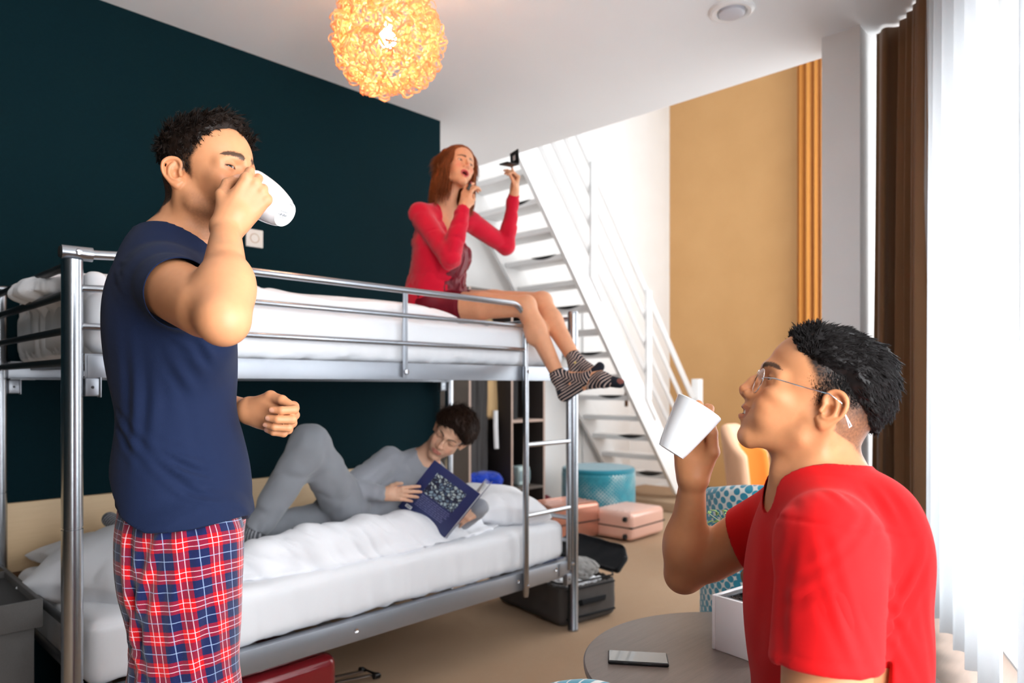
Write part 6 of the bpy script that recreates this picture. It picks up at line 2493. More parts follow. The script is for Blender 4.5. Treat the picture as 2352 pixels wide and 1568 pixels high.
    ms = t.n('MixShader'); t.l(t.math('MULTIPLY', lw.outputs[1], .35), ms.inputs[0]); t.l(tp.outputs[0], ms.inputs[1]); t.l(gl.outputs[0], ms.inputs[2]); t.l(ms.outputs[0], t.out.inputs[0])
    M['lens'] = t.m


cloth_mats()
for _f in (man_standing, man_seated, woman, reader):
    _f()
# ------------------------------------------------------------------ lamp
lc = P(890, 88, 2.64)
t = empty('pendant_lamp', lc, 0, 'glowing ball pendant lamp of curled orange fibre hanging from the ceiling', 'lamp')
tm = NT('lamp_fibre')
v_ = tm.coord(); c_ = tm.mix(tm.noise(v_, 40, 3), lin((255, 204, 146)), lin((255, 230, 196)))
tm.set(c_, .6)
df = tm.n('BsdfDiffuse'); tr_ = tm.n('BsdfTranslucent')
tm.l(c_, df.inputs[0]); tm.l(c_, tr_.inputs[0])
ms = tm.n('MixShader'); ms.inputs[0].default_value = .6
tm.l(df.outputs[0], ms.inputs[1]); tm.l(tr_.outputs[0], ms.inputs[2]); tm.l(ms.outputs[0], tm.out.inputs[0])
M['fibre'] = tm.m
r_ = np.random.default_rng(5)
# curled strips: little arcs and loops lying over a sphere
RL = .214
nc = 270
Vv = []; Ff = []; base_n = 0
strips = []
for i in range(nc):
    th = math.acos(1 - 2 * (i + .5) / nc); ph = PI * (1 + 5 ** .5) * i
    n_ = V3(math.sin(th) * math.cos(ph), math.sin(th) * math.sin(ph), math.cos(th))
    a = nrm(np.cross(n_, V3(.3, .2, 1))); b_ = np.cross(n_, a)
    for j in range(3):
        ang = r_.uniform(0, 2 * PI); rad = r_.uniform(.013, .024); turns = r_.uniform(.8, 1.5)
        e1 = a * math.cos(ang) + b_ * math.sin(ang); e2 = n_ * r_.uniform(.3, 1.0) + np.cross(n_, e1) * r_.uniform(-.9, .9); e2 = nrm(e2)
        c0 = n_ * (RL - rad * .35 - r_.uniform(0, .045)) + (a * r_.uniform(-1, 1) + b_ * r_.uniform(-1, 1)) * .018
        m = 10
        for k in range(m):
            q = turns * 2 * PI * k / (m - 1); rr_ = rad * (1 + .25 * k / m)
            p_ = c0 + e1 * rr_ * math.cos(q) + e2 * rr_ * math.sin(q)
            w = np.cross(e1, e2) * .0032
            inn = -(e1 * math.cos(q) + e2 * math.sin(q)) * .0011
            Vv += [p_ - w, p_ + w, p_ + w * .8 + inn, p_ - w * .8 + inn]
            if k:
                o0 = base_n + (k - 1) * 4; o1 = base_n + k * 4
                for z in range(4): Ff.append((o0 + z, o0 + (z + 1) % 4, o1 + (z + 1) % 4, o1 + z))
        base_n += m * 4
me = mesh_from('fibre_shade', np.array(Vv), np.array(Ff))
o = link('fibre_shade', me, M['fibre'], t); tag(o, 'ball of tangled curled fibre loops', kind='stuff')
em = NT('bulb_glow'); e_ = em.n('Emission'); e_.inputs[0].default_value = (1.0, .86, .66, 1); e_.inputs[1].default_value = 60; em.l(e_.outputs[0], em.out.inputs[0])
MB().lathe([(0, -.034), (.018, -.030), (.031, -.014), (.033, .002), (.026, .020), (.015, .032), (.013, .045)], n=24).build('bulb', em.m, t)
MB().lathe([(0, .045), (.016, .045), (.018, .05), (.018, .085), (.006, .095)], n=20).build('bulb_holder', M['wplastic'], t)
MB().tube([(0, 0, .09), (0, 0, CH - lc[2] - .03)], .0025, 8).build('cord', M['wplastic'], t)
MB().lathe([(0, -.035), (.04, -.032), (.05, -.015), (.05, 0)], (0, 0, CH - lc[2]), 28).build('ceiling_rose', M['wplastic'], t)
pl = bpy.data.lights.new('bulb_light', 'POINT'); pl.energy = 24; pl.color = (1.0, .66, .41); pl.shadow_soft_size = .04
po = bpy.data.objects.new('bulb_light', pl); COL.objects.link(po); po.location = lc; keep(po, t)

# ------------------------------------------------------------------ round table, phone, planter
TH = .59
tc = RT * .586 + FW * 1.70
t = empty('round_table', (tc[0], tc[1], 0), 0, 'round dark wooden coffee table in front of the man in red', 'table')
MB().lathe([(0, TH - .028), (.385, TH - .028), (.400, TH - .024), (.410, TH - .014), (.411, TH - .004), (.407, TH), (0, TH)], n=96).build('tabletop', M['tablewood'], t)
MB().lathe([(.035, TH - .029), (.03, .06), (.035, .03)], n=28).build('pedestal', M['steel_dark'], t)
MB().lathe([(0, .03), (.20, .026), (.24, .012), (.245, 0), (0, 0)], n=56).build('foot_plate', M['steel_dark'], t)

ph_ = P(1465, 1516, .68 * FPX / (1516 - 885))
pa, pb = P(1391, 1510, .68 * FPX / (1510 - 885)), P(1540, 1525, .68 * FPX / (1525 - 885))
dx = (pb - pa)[:2]; rz = math.atan2(dx[1], dx[0]) + .12
t = empty('smartphone', (ph_[0], ph_[1], TH + .0002), rz, 'black smartphone lying face up on the round table', 'smartphone')
MB().box((0, 0, .0045), (.146, .071, .0086), .003, 3).build('phone_body', M['black'], t)
sg_ = NT('phone_glass'); sg_.set(lin((10, 11, 13)), .03); sg_.b.inputs['Specular IOR Level'].default_value = .9; sg_.b.inputs['Coat Weight'].default_value = 1
MB().box((0, 0, .0091), (.141, .066, .0008), .0003, 1).build('screen', sg_.m, t)
b = MB(); b.box((.02, -.0358, .0048), (.022, .0008, .0025), .0003); b.box((-.03, -.0358, .0048), (.010, .0008, .0025), .0003)
b.build('side_button', M['steel_dark'], t)

pc = P(1720, 1440, 1.75)
cx_, cy_ = pc[0], pc[1]
# pot corner nearest camera-left at pixel (1635, 1540)
pr = RT * .625 + FW * 1.80
t = empty('planter', (pr[0], pr[1], TH), 0, 'square white planter with a potted bonsai on the round table', 'planter')
W_ = .155; Hh_ = .140
ang = math.radians(38)
Mz = Matrix.Rotation(ang - (PI / 2 - CA), 3, 'Z')
b = MB()
for (cx2, cy2, sx2, sy2) in ((0, W_ / 2 - .005, W_, .01), (0, -W_ / 2 + .005, W_, .01), (W_ / 2 - .005, 0, .01, W_ - .02), (-W_ / 2 + .005, 0, .01, W_ - .02)):
    b.box(Mz @ Vector((cx2, cy2, Hh_ / 2)), (sx2, sy2, Hh_), .003, M=Mz)
b.box(Mz @ Vector((0, 0, .006)), (W_ - .02, W_ - .02, .010), M=Mz)
b.build('pot', M['wpaint'], t)
b = MB()
for (cx2, cy2, sx2, sy2) in ((0, W_ / 2 - .018, W_ - .02, .016), (0, -W_ / 2 + .018, W_ - .02, .016), (W_ / 2 - .018, 0, .016, W_ - .056), (-W_ / 2 + .018, 0, .016, W_ - .056)):
    b.box(Mz @ Vector((cx2, cy2, Hh_ - .006)), (sx2, sy2, .006), .002, M=Mz)
b.build('inner_rim', plain('grey_rim', (96, 98, 102), .5), t)
rr = random.Random(3)
b = MB()
b.box(Mz @ Vector((0, 0, Hh_ - .02)), (W_ - .03, W_ - .03, .012), M=Mz)
for k in range(420):
    p_ = Mz @ Vector((rr.uniform(-.058, .058), rr.uniform(-.058, .058), Hh_ - .013 + rr.uniform(-.003, .004)))
    b.box(p_, (rr.uniform(.003, .007), rr.uniform(.003, .007), rr.uniform(.003, .006)), 0, M=Matrix.Rotation(rr.uniform(0, 3), 3, (rr.random(), rr.random(), 1)))
tag(b.build('gravel', plain('dark_gravel', (54, 50, 48), .5, 0, .9, 300), t, autosmooth=False), kind='stuff')
# bonsai trunk: swollen, forked
S = SDF()
o0 = np.array([pr[0], pr[1], TH + Hh_ - .015])
S.chain([o0, o0 + CV(-.006, 0, .035), o0 + CV(-.016, .004, .065), o0 + CV(.004, .006, .095)], [.022, .020, .017, .015], .012)
S.chain([o0 + CV(.026, .0, 0), o0 + CV(.024, .002, .035), o0 + CV(.008, .006, .075), o0 + CV(.016, .01, .12), o0 + CV(-.004, .01, .17)], [.017, .015, .016, .012, .007], .012)
S.chain([o0 + CV(.004, .006, .095), o0 + CV(-.02, .0, .13), o0 + CV(-.04, -.01, .17)], [.013, .009, .005], .01)
bark = NT('bark'); bv = bark.coord(scale=(1, 1, .25)); bn = bark.noise(bv, 160, 5, .7)
bark.set(bark.mix(bn, lin((60, 38, 28)), lin((150, 112, 84))), .6); bark.bump(bn, .002)
o, V, F, N = cloth_mesh('trunk', S, o0 + V3(-.08, -.08, -.02), o0 + V3(.08, .08, .2), .004, bark.m, None, lambda V, N: V + N * (vnoise(V, 90, 3, 2) * .002)[:, None])
keep(o, t)
leafm = NT('leaf'); lv = leafm.coord(); leafm.set(leafm.mix(leafm.noise(lv, 30, 2), lin((96, 142, 60)), lin((176, 204, 132))), .4)
leafm.b.inputs['Transmission Weight'].default_value = 0
stemm = plain('stem', (150, 160, 110), .5)
rr = random.Random(8)
tips = [(1630, 1180), (1648, 1176), (1660, 1172), (1675, 1180), (1640, 1196), (1668, 1192), (1655, 1200), (1690, 1176), (1625, 1205), (1684, 1196), (1700, 1186), (1645, 1214), (1665, 1212)]
for i, (u, v) in enumerate(tips):
    tip = P(u, v, 1.79 + rr.uniform(-.04, .04)) - np.array(t.location)
    st0 = (o0 + CV(-.04 + rr.uniform(-.01, .03), 0, .165)) - np.array(t.location)
    mid = (st0 + tip) / 2 + CV(rr.uniform(-.02, .02), rr.uniform(-.02, .02), .0)
    pts = [Vector(((1 - s) ** 2 * st0 + 2 * s * (1 - s) * mid + s * s * tip).tolist()) for s in np.linspace(0, 1, 8)]
    MB().tube([tuple(p) for p in pts], [.0016] * 4 + [.0011] * 4, 6).build('stem', stemm, t)
    for k in range(2):
        a = rr.uniform(0, 2 * PI); L = rr.uniform(.020, .030); W2 = L * .42
        d_ = Vector((math.cos(a), math.sin(a), rr.uniform(-.3, .5))).normalized()
        s_ = d_.cross(Vector((0, 0, 1))).normalized(); n_ = s_.cross(d_)
        b = MB()
        def lf(u_, w_, tip=Vector(tip.tolist()), d_=d_, s_=s_, n_=n_, L=L, W2=W2):
            x_ = w_; y_ = (u_ - .5) * 2
            ww = W2 * math.sin(PI * min(1, x_ ** .8 + .02)) ** .8 if x_ < 1 else 0
            return tip + d_ * (L * x_) + s_ * (y_ * ww * .5) - n_ * (.35 * L * x_ * x_ - abs(y_) * ww * .18)
        b.grid(lf, 5, 8)
        b.build('leaf', leafm.m, t, solid=.0006)

# ------------------------------------------------------------------ upholstered chairs
def dotmat(name, c1, c2, scale, rot, thr=.36, soft=False, patch=True):
    """teal velvet with a cut pattern of dots that thins out in patches"""
    t = NT(name)
    tcn = t.n('UVMap') if False else t.n('Attribute', attribute_name='dots')
    mp = t.n('Mapping'); mp.inputs['Scale'].default_value = (scale, scale, 1); mp.inputs['Rotation'].default_value = (0, 0, rot)
    t.l(tcn.outputs['Vector'], mp.inputs['Vector'])
    sx = t.n('SeparateXYZ'); t.l(mp.outputs[0], sx.inputs[0])
    fx = t.math('SUBTRACT', t.math('FRACT', sx.outputs[0]), .5)
    fy = t.math('SUBTRACT', t.math('FRACT', sx.outputs[1]), .5)
    d = t.math('SQRT', t.math('ADD', t.math('MULTIPLY', fx, fx), t.math('MULTIPLY', fy, fy)))
    big = t.noise(tcn.outputs['Vector'], 5.5, 1)
    th = t.math('ADD', thr - .30, t.math('MULTIPLY', big, .62)) if patch else thr
    m = t.math('LESS_THAN', d, th)
    vz = t.noise(t.coord(), 18, 2)
    teal = t.mix(vz, lin(c1), lin(c2))
    t.set(t.mix(m, lin((214, 220, 216)), teal), .75)
    t.b.inputs['Sheen Weight'].default_value = .4
    t.bump(t.math('MULTIPLY', m, 1.0), .0006)
    return t.m


M['teal_dots'] = dotmat('teal_dotted_velvet', (4, 110, 140), (24, 156, 182), 34, .5, .47)
M['teal_small'] = dotmat('teal_cut_velvet', (6, 104, 124), (30, 150, 168), 42, .75, .56)
M['teal'] = fabric('teal_velvet', (14, 120, 140), 600, .0005, .7, .15, .5)
M['orange_fab'] = fabric('orange_upholstery', (222, 130, 40), 700, .0005, .8, .08, .3)
M['peach'] = fabric('peach_upholstery', (222, 172, 138), 700, .0005, .8, .06, .3)


def tub_chair(c, face, label, h_back, w, mat, seat_z=.44, seatm=None, group=None, back_wrap=1.0, th=.035, hres=.009, dep=.27, drop=.42):
    """tub chair: curved padded back wrapping a round seat cushion on four tapering legs; face = unit plan vector the sitter looks along"""
    face = nrm(face)
    t = empty('armchair', (c[0], c[1], 0), 0, label, 'chair', group)
    sd = np.cross(UP, face)
    Mx = np.stack([face, sd, UP], 1)
    cc = np.array([c[0], c[1], 0.0])
    S = SDF()
    R_ = w / 2 - th
    def shell(Q):
        q = (Q - cc) @ Mx
        z = q[:, 2]
        x = (q[:, 0] + np.clip(z - seat_z, 0, 1) * .12) * .27 / dep; y = q[:, 1]
        an = np.abs(np.arctan2(y, -x)) / (PI / 2 * back_wrap)          # 0 behind the sitter, 1 at the arm ends
        r = np.sqrt(x * x + y * y)
        top = h_back - th - (h_back - seat_z - .08) * drop * sstep(.35, 1.15, an)
        dw = np.abs(r - R_)
        dz = np.maximum(z - top, (seat_z - .16) - z)
        da = (an - 1.0) * R_ * PI / 2 * back_wrap
        a_ = np.maximum(dz, 0); b_ = np.maximum(da, 0)
        return np.sqrt(dw ** 2 + a_ ** 2 + b_ ** 2) - th
    S.fn(shell, cc + UP * (seat_z + h_back) / 2, max(w, h_back) * .9, 'u', .01)
    lo = cc - V3(w * .75, w * .75, 0); hi = cc + V3(w * .75, w * .75, h_back + .1)
    def at(V, N):
        q = (V - cc) @ Mx
        an = np.arctan2(q[:, 1], q[:, 0])
        r_ = np.sqrt((q[:, 0] * .27 / dep) ** 2 + q[:, 1] ** 2)
        return {'dots': np.stack([np.mod(an, 2 * PI) * w * .5, q[:, 2], (r_ > R_).astype(float)], 1)}
    o, V, F, N = cloth_mesh('backrest', S, lo, hi, hres, mat, None, None, attrs=at); keep(o, t)
    S = SDF()
    S.box(cc + UP * (seat_z - .055), (w * .40, w * .40, .055), Mx, .045)
    o, V, F, N = cloth_mesh('seat', S, lo, hi, hres * 1.3, seatm or mat, None, None, attrs=lambda V, N: {'dots': np.stack([(V - cc) @ face, (V - cc) @ sd, V[:, 2] * 0], 1)}); keep(o, t)
    for a, b_ in ((1, 1), (1, -1), (-1, 1), (-1, -1)):
        p0 = cc + face * a * w * .30 + sd * b_ * w * .30 + UP * (seat_z - .10); p1 = cc + face * a * w * .36 + sd * b_ * w * .36
        keep(MB().tube([tuple(p0), tuple(p1)], [.017, .011], 14).build('leg', M['benchwood'], None), t)
    return t


pA = RT * 1.02 + FW * 2.66
tub_chair(pA, nrm(FW + RT * .04), 'teal armchair with white dot pattern behind the man in red', .93, .60, M['teal_dots'], .47, back_wrap=1.05, drop=.12)
pB = RT * -.09 + FW * 1.02
tub_chair(pB, nrm(CV(-1, -.05, 0)), 'teal patterned armchair at the bottom edge, only its rounded back top in view', .768, .60, M['teal_dots'], .46)
pC = RT * 1.86 + FW * 5.05
t_ = NT('lit_side_upholstery'); a_ = t_.n('Attribute', attribute_name='dots'); sx_t = t_.n('SeparateXYZ'); t_.l(a_.outputs['Vector'], sx_t.inputs[0])
t_.set(t_.mix(sx_t.outputs[2], lin((222, 124, 34)), lin((226, 180, 146))), .8); t_.bump(t_.noise(t_.coord(), 700, 2), .0005); M['lit_side'] = t_.m  # outer face painted peach as the lit side of the orange
tub_chair(pC, nrm(CV(.80, -.60, 0)), 'orange upholstered armchair, lit outer side painted peach, in front of the ochre wall', .985, .58, M['lit_side'], .46, M['orange_fab'], th=.045, hres=.012, back_wrap=.75)

# ------------------------------------------------------------------ ottoman
oc_ = RT * .80 + FW * 6.50
t = empty('ottoman', (oc_[0], oc_[1], 0), 0, 'round teal patterned ottoman at the foot of the stairs', 'ottoman')
S = SDF(); occ = np.array([oc_[0], oc_[1], 0.0])
def cyl(Q):
    r = np.sqrt(((Q[:, :2] - occ[:2]) ** 2).sum(1)); dx_ = r - .312; dz = np.abs(Q[:, 2] - .245) - .215
    return np.sqrt(np.maximum(dx_, 0) ** 2 + np.maximum(dz, 0) ** 2) + np.minimum(np.maximum(dx_, dz), 0) - .028
S.fn(cyl, occ + UP * .25, .45)
def ata(V, N):
    an = np.arctan2(V[:, 1] - occ[1], V[:, 0] - occ[0])
    return {'dots': np.stack([np.mod(an, 2 * PI) * .33, V[:, 2], 0 * an], 1)}
o, V, F, N = cloth_mesh('upholstered_drum', S, occ - V3(.4, .4, .05), occ + V3(.4, .4, .6), .012, M['teal_small'], None, None, attrs=ata); keep(o, t)
S = SDF()
def lid_(Q):
    r = np.sqrt(((Q[:, :2] - occ[:2]) ** 2).sum(1)); dx_ = r - .312; dz = np.abs(Q[:, 2] - .490) - .006
    return np.sqrt(np.maximum(dx_, 0) ** 2 + np.maximum(dz, 0) ** 2) + np.minimum(np.maximum(dx_, dz), 0) - .024
S.fn(lid_, occ + UP * .49, .35)
o, V, F, N = cloth_mesh('seat_pad', S, occ + V3(-.4, -.4, .44), occ + V3(.4, .4, .56), .010, M['teal'], None); keep(o, t)

# ------------------------------------------------------------------ suitcases
def hardcase(name, c, size, rz, shell, label, open_deg=0, ribs=6, gap=.012, group=None):
    """hard shell case lying flat: two ribbed shells, dark zip band, handle, wheels"""
    lx, ly, lz = size
    t = empty('suitcase', c, rz, label, 'suitcase', group)
    h = lz / 2
    def half(keep_low, name_):
        b = MB(); b.box((0, 0, lz / 2 + .008), (lx, ly, lz - .012), .042, 5)
        if not keep_low:
            for k in range(ribs):
                y_ = -ly * .36 + ly * .72 * k / (ribs - 1)
                b.box((0, y_, lz + .0015), (lx * .80, ly * .040, .007), .003)
        bmesh.ops.bisect_plane(b.bm, geom=b.bm.verts[:] + b.bm.edges[:] + b.bm.faces[:], plane_co=(0, 0, h + (gap / 2 if not keep_low else -gap / 2)), plane_no=(0, 0, 1 if keep_low else -1), clear_outer=True)
        return b.build(name_, shell, t)
    lo_ = half(True, 'lower_shell')
    MB().box((0, 0, h), (lx - .004, ly - .004, gap + .002), .0).build('zip_band', M['black'], t)
    MB().box((0, 0, h), (lx + .003, ly + .003, .004), .001).build('zip', M['blackrub'], t)
    up = half(False, 'upper_shell')
    b = MB(); b.tube([(lx / 2, -.05, h * .55), (lx / 2 + .022, -.045, h * .55), (lx / 2 + .022, .045, h * .55), (lx / 2, .05, h * .55)], .008, 8)
    b.build('handle', M['black'], t)
    b = MB()
    for yy in (-.06, .06): b.box((lx / 2 + .002, yy, h), (.008, .014, .022), .002)
    b.build('zip_pull', M['chrome'], t)
    for sx in (-1, 1):
        for zz in (.05, lz - .05):
            MB().lathe([(0, -.012), (.02, -.012), (.022, 0), (.02, .012), (0, .012)], (-lx / 2 - .016, sx * ly * .36, zz), 16, Matrix.Rotation(PI / 2, 3, 'X')).build('wheel', M['blackrub'], t)
    return t


M['pink'] = plain('rose_shell', (232, 188, 172), .28, .15, .03, 20, coat=.4)
M['rosegold'] = plain('rose_gold_shell', (190, 132, 112), .22, .6, .03, 20, coat=.4)
M['burg'] = plain('burgundy_shell', (126, 24, 32), .22, .1, .05, 20, coat=.6)


def fl(u, v, z=0.0):
    """point on the level z seen at pixel (u, v)"""
    return P(u, v, (EYE - z) * FPX / (v - 885))


a_ = fl(1400, 1225); b_ = fl(1505, 1212)
c0 = fl(1438, 1222)
yaw = math.radians(18)
hardcase('suitcase', (c0[0] - FW[0] * .12, c0[1] - FW[1] * .12, 0), (.52, .40, .24), math.atan2(WD[1], WD[0]) - .35, M['pink'], 'pale pink hard-shell suitcase lying flat beside the ottoman')
# black pocketed side facing the camera on the pink case
c1 = fl(1290, 1238)
hardcase('suitcase', (c1[0] + .02, c1[1] + .02, 0), (.55, .38, .31), CA - .9, M['rosegold'], 'shiny rose gold suitcase lying behind the ladder by the ottoman', ribs=5)
cr_ = fl(640, 1650)
t = hardcase('suitcase', (1.05, 2.62, 0), (.62, .42, .25), .0, M['burg'], 'glossy burgundy hard-shell suitcase under the lower bunk', ribs=7)
t.location = (1.16, 2.53, 0)
# telescopic handle lying on the floor by the bunk
t = empty('trolley_handle', fl(800, 1580, .02), 0, 'telescopic luggage handle with black grip on the carpet by the bunk', 'handle')
q0, q1 = fl(745, 1572, .06), fl(852, 1550, .03)
tl = np.array(t.location)
for off in (0.0, .06):
    o_ = CV(-.05, .0, 0) * 0 + nrm(np.cross(q1 - q0, UP)) * -off
    MB().tube([tuple(q0 + o_ - (q1 - q0) * .6 + CV(0, 0, .0) - tl), tuple(q1 + o_ - tl)], .0065, 10, flat=(1.3, .7)).build('rod', M['chrome'], t)
o_ = nrm(np.cross(q1 - q0, UP)) * -1.0
e0 = q1 + o_ * -.02; e1 = q1 + o_ * .08
MB().tube([tuple(e0 - tl), tuple(e0 + (q1 - q0) * .10 - tl), tuple(e1 + (q1 - q0) * .10 - tl), tuple(e1 - tl)], .013, 12).build('grip', M['black'], t)

# open soft suitcase at the end of the bunk
M['greyfab'] = fabric('charcoal_luggage', (84, 80, 78), 800, .0006, .85, .15, .1)
M['blackfab'] = fabric('black_luggage', (24, 26, 30), 800, .0006, .85, .2, .1)
fA, fB = fl(1160, 1388), fl(1300, 1450)       # near long edge on the floor
fC = fl(1420, 1392)
lx_ = nrm((fB - fA) * V3(1, 1, 0)); sx_ = nrm(np.cross(UP, lx_)); sx_ = sx_ if sx_ @ (fC - fB) > 0 else -sx_
t = empty('suitcase', fB, 0, 'open charcoal soft suitcase full of clothes behind the front bunk post', 'suitcase')
LX, SX, HZ = .62, .40, .235
cB = fB - lx_ * .03
cen = cB - lx_ * (LX / 2) + sx_ * (SX / 2) + UP * (HZ / 2)
S = SDF()
Mxx = np.stack([lx_, sx_, UP], 1)
S.box(cen, (LX / 2, SX / 2, HZ / 2), Mxx, .05)
S.box(cen + UP * .09, (LX / 2 - .012, SX / 2 - .012, HZ / 2 + .02), Mxx, .04, .004, 's')
o, V, F, N = cloth_mesh('case_body', S, cen - .45, cen + .45, .008, M['greyfab'], None, lambda V, N: V + N * (vnoise(V, 12, 3, 2) * .006)[:, None]); keep(o, t)
b = MB()
zp = [cen + lx_ * a * (LX / 2) + sx_ * c * (SX / 2) + UP * (HZ / 2 - .004) for a, c in ((-.85, -1), (.85, -1), (1, -.8), (1, .8), (.85, 1), (-.85, 1), (-1, .8), (-1, -.8), (-.85, -1))]
b.tube([tuple(p) for p in zp], .005, 8); keep(b.build('zip_edge', M['blackfab'], None), t)
b = MB()
hh = cen + lx_ * (LX / 2 + .004)
b.tube([tuple(hh + sx_ * -.09 + UP * .0), tuple(hh + sx_ * -.08 + lx_ * .02 + UP * .01), tuple(hh + sx_ * .08 + lx_ * .02 + UP * .01), tuple(hh + sx_ * .09)], .010, 10, flat=(.5, 1.6))
keep(b.build('handle', M['blackfab'], None), t)
b = MB(); b.tube([tuple(hh + sx_ * -.17 + UP * -.07), tuple(hh + sx_ * .17 + UP * -.07)], .006, 8); b.tube([tuple(hh + sx_ * -.17 + UP * .08), tuple(hh + sx_ * .17 + UP * .08)], .004, 8)
keep(b.build('piping', M['blackfab'], None), t)
# lid, hinged along the far long side and standing up, with rounded corners
S = SDF()
hinge_ = cen + sx_ * (SX / 2) + UP * (HZ / 2)
ld = nrm(sx_ * .70 + UP * .70); ln = np.cross(lx_, ld)
Ml = np.stack([lx_, ld, ln], 1)
lc_ = hinge_ + ld * .085
S.box(lc_, (LX / 2, .088, .022), Ml, .02)
S.box(lc_ - ln * .02, (LX / 2 - .016, .074, .022), Ml, .01, .004, 's') if (ln @ sx_) > 0 else S.box(lc_ + ln * .02, (LX / 2 - .016, .074, .022), Ml, .01, .004, 's')
for sg in (1, -1):   # round the two upper corners
    S.box(lc_ + lx_ * sg * (LX / 2 + .02) + ld * .11, (.08, .08, .06), np.stack([nrm(lx_ * sg + ld), nrm(np.cross(ln, lx_ * sg + ld)), ln], 1), .01, .02, 's')
o, V, F, N = cloth_mesh('lid', S, lc_ - .42, lc_ + .42, .008, M['blackfab'], None, lambda V, N: V + N * (vnoise(V, 9, 4, 2) * .006)[:, None]); keep(o, t)


def cloth_pile(label, cat, parts, lo, hi, mat, h=.006, seed=1, amp=.010, par=None, name='folded_clothes', group=None):
    S = SDF()
    for p_, r in parts: S.ell(p_, r, Mxx, .02)
    def fd(V, N):
        q = np.stack([V @ lx_ * 10, V @ sx_ * 22, V[:, 2] * 30], 1)
        a = np.abs(vnoise(q, 1, seed, 2))
        return V + N * (vnoise(V, 22, seed, 2) * amp * .5 - amp * np.exp(-(a / .14) ** 2))[:, None]
    o, V, F, N = cloth_mesh(name, S, lo, hi, h, mat, None, fd)
    return tag(o, label, cat, group)


e_ = cen + UP * (HZ / 2 - .02)
cloth_pile('crumpled grey garment lying on top in the open suitcase', 'clothes', [(e_ + lx_ * .16 + sx_ * .04 + UP * .05, (.13, .11, .050)), (e_ + lx_ * .22 + sx_ * -.02 + UP * .03, (.08, .08, .04))], e_ - .3, e_ + .4, fabric('grey_knit', (138, 136, 134), 500, .001, .9, .15, .3), seed=5)
cloth_pile('white folded shirt at the front edge of the open suitcase', 'clothes', [(e_ + lx_ * .265 + sx_ * -.03 - UP * .004, (.035, .15, .028)), (e_ + lx_ * .18 + sx_ * -.13 + UP * .0, (.10, .05, .03))], e_ - .3, e_ + .4, M['sheet'], seed=7)
cloth_pile('navy blue garment under the grey one in the open suitcase', 'clothes', [(e_ + lx_ * .02 + sx_ * .02 + UP * .02, (.13, .14, .045)), (e_ - lx_ * .14 + UP * .02, (.12, .13, .04))], e_ - .35, e_ + .35, fabric('navy_cloth', (26, 44, 84), 500, .001, .9, .15, .2), seed=9)

# ------------------------------------------------------------------ fabric storage box by the bunk
t = empty('storage_box', (.22, 2.72, 0), 0, 'grey fabric storage box with lid at the left end of the bunk', 'box')
bl = fabric('grey_linen', (88, 86, 85), 520, .001, .9, .3, .1)
MB().box((0, 0, .285), (.62, .44, .55), .010, 2).build('box_body', bl, t)
b = MB()
for (cx2, cy2, sx2, sy2) in ((0, .228, .655, .014), (0, -.228, .655, .014), (.3205, 0, .014, .442), (-.3205, 0, .014, .442)):
    b.box((cx2, cy2, .585), (sx2, sy2, .085), .004)
b.build('lid_rim', bl, t)
MB().box((0, 0, .600), (.63, .445, .012), .003).build('lid_top', fabric('dark_linen', (40, 38, 38), 520, .001, .9, .3, .1), t)

# ------------------------------------------------------------------ open wardrobe and what hangs in it
WX0, WX1, WY0, WY1 = 3.745, 4.655, 4.06, 4.60
t = empty('wardrobe', ((WX0 + WX1) / 2, (WY0 + WY1) / 2, 0), 0, 'open taupe wardrobe frame with dark back and shelves beyond the bunk', 'wardrobe')
wl = Vector(t.location)
def wpart(name, lo, hi, mat, bev=.002):
    lo = np.array(lo); hi = np.array(hi)
    return MB().box(Vector(((lo + hi) / 2).tolist()) - wl, hi - lo, bev).build(name, mat, t)
WT = 2.05
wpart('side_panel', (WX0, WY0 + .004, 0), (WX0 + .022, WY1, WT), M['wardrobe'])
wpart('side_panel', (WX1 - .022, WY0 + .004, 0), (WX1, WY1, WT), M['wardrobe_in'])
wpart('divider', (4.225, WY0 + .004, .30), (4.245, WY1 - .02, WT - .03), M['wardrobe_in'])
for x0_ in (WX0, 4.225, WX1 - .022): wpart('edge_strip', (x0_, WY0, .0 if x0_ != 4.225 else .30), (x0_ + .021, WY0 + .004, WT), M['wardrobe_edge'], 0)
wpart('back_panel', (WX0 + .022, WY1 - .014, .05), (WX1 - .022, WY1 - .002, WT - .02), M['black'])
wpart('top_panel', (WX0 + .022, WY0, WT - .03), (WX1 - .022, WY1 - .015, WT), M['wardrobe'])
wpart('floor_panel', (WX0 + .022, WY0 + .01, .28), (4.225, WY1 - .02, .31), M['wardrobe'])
for z in (.375, .955, 1.45):
    wpart('shelf', (4.245, WY0 + .003, z), (WX1 - .022, WY1 - .02, z + .022), M['wardrobe_edge'] if z > .5 else M['wardrobe'])
keep(MB().tube([(WX0 + .02, WY0 + .25, 1.92), (4.228, WY0 + .25, 1.92)], .012, 12).build('clothes_rail', M['chrome'], None), t)


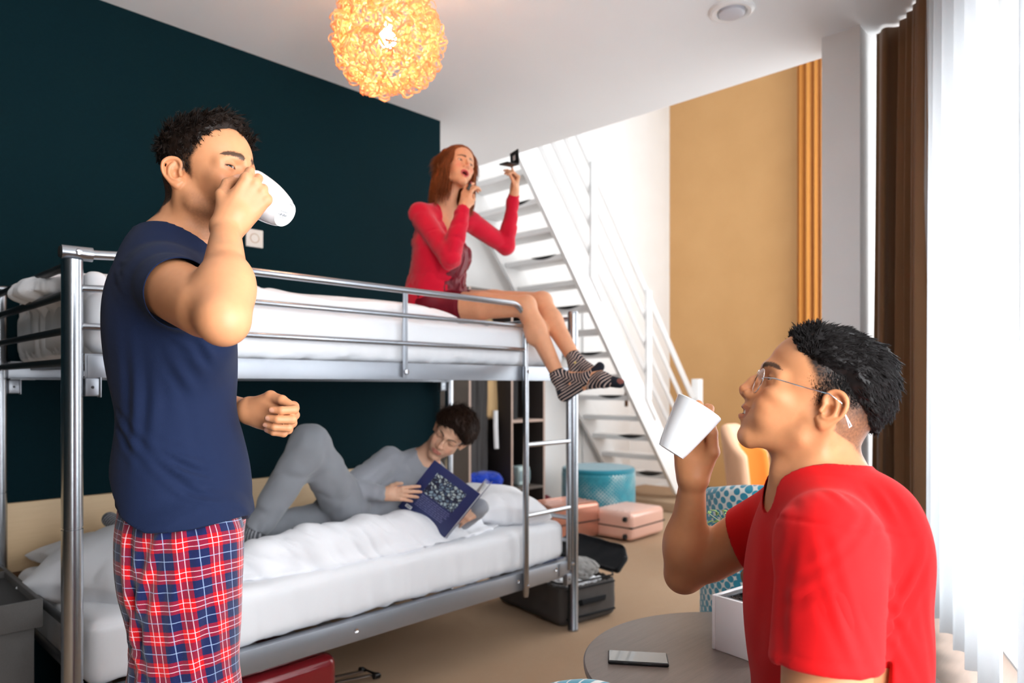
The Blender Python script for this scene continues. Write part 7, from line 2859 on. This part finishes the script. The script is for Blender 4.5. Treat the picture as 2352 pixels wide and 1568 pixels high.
def garment(label, x, w, ztop, zbot, mat, seed, y=WY0 + .22, d=.10, cat='coat'):
    S = SDF()
    c = V3(x, y, 0)
    S.chain([c + UP * (ztop - .03) - V3(w * .35, 0, 0), c + UP * ztop, c + UP * (ztop - .03) + V3(w * .35, 0, 0)], [.035, .045, .035], .03)
    S.box(c + UP * ((ztop + zbot) / 2 - .03), (w / 2, d / 2, (ztop - zbot) / 2), None, .03, .05)
    def fd(V, N):
        a = vnoise(np.stack([V[:, 0] * 22, V[:, 1] * 14, V[:, 2] * 1.6], 1), 1, seed, 2)
        return V + N * (a * .028 * np.clip((ztop - V[:, 2]) * 1.6, .2, 1))[:, None]
    o, V, F, N = cloth_mesh('hanging_' + cat, S, V3(x - w, y - .25, zbot - .1), V3(x + w, y + .25, ztop + .15), .010, mat, None, fd)
    g = empty('hanging_garment', c + UP * ztop, 0, label, cat)
    keep(o, g)
    h = MB().tube([tuple(c + UP * (ztop + .03)), tuple(c + UP * 1.905), tuple(c + UP * 1.935 + V3(0, .014, 0)), tuple(c + UP * 1.915 + V3(0, .026, 0))], .003, 8).build('hanger_hook', M['chrome'], None)
    keep(h, g)
    return g


garment('long dark grey coat hanging at the left in the open wardrobe', 3.97, .33, 1.80, .50, fabric('dark_wool', (56, 54, 54), 500, .001, .95, .2, .2), 3)
garment('beige coat with a hanging belt beside the dark coat in the wardrobe', 4.16, .13, 1.80, 1.02, fabric('beige_cloth', (196, 164, 120), 500, .001, .9, .1, .2), 5, d=.14)
o = MB().tube([(4.15, WY0 + .11, 1.06), (4.14, WY0 + .10, .92), (4.155, WY0 + .105, .74)], .016, 8, flat=(.3, 1.2)).build('belt', M['sheet'])
tag(o, 'pale belt end dangling below the beige coat in the wardrobe', 'belt')
garment('black jacket hanging behind the ladder in the right half of the wardrobe', 4.38, .16, 1.36, .99, fabric('black_wool', (26, 26, 28), 500, .001, .95, .2, .2), 9, y=WY0 + .20, d=.14, cat='jacket')


def blob(name, label, cat, items, mat, h=.010, seed=3, amp=.012):
    S = SDF()
    for p_, r in items: S.ell(V3(*p_), r, None, .04)
    pts = np.array([p_ for p_, r in items])
    def fd(V, N):
        a = np.abs(vnoise(V * V3(14, 14, 22), 1, seed, 2))
        return V + N * (vnoise(V, 14, seed, 2) * amp * .6 - amp * np.exp(-(a / .14) ** 2))[:, None]
    o, V, F, N = cloth_mesh(name, S, pts.min(0) - .35, pts.max(0) + .35, h, mat, None, fd)
    return tag(o, label, cat)


blob('blue_blanket', 'bright blue folded blanket on the floor panel of the wardrobe', 'blanket', [((3.90, 4.26, .40), (.13, .15, .09)), ((4.09, 4.24, .41), (.11, .14, .10)), ((4.00, 4.26, .50), (.15, .13, .06)), ((4.12, 4.18, .48), (.09, .10, .07))], fabric('royal_blue', (14, 56, 168), 400, .001, .9, .2, .3))
blob('dark_red_bag', 'dark red cloth bag slumped on the floor beside the wardrobe', 'bag', [((4.86, 4.30, .12), (.14, .14, .13)), ((5.02, 4.28, .09), (.10, .12, .09)), ((4.82, 4.22, .20), (.08, .08, .08))], fabric('dark_red', (104, 16, 34), 400, .001, .8, .2, .3), seed=8)
blob('brown_handbag', 'dark brown handbag on the lower shelf of the wardrobe', 'bag', [((4.32, 4.22, .48), (.065, .09, .085)), ((4.33, 4.22, .56), (.05, .07, .05))], fabric('dark_brown', (58, 26, 26), 400, .001, .6, .2, .1), seed=4, amp=.006)
t = empty('radio', (4.50, 4.22, .397), .0, 'small pale grey radio box on the lower shelf of the wardrobe', 'radio')
MB().box((0, 0, .085), (.15, .12, .165), .02, 3).build('radio_body', plain('pale_teal_plastic', (176, 196, 196), .4), t)
MB().box((.0, -.061, .085), (.022, .006, .12), .003).build('handle_strip', M['wpaint'], t)
MB().box((-.045, -.061, .085), (.045, .004, .09), .004).build('speaker_grille', plain('grille', (120, 140, 145), .5), t)
MB().box((.048, -.061, .085), (.045, .004, .09), .004).build('speaker_grille', plain('grille_b', (120, 140, 145), .5), t)
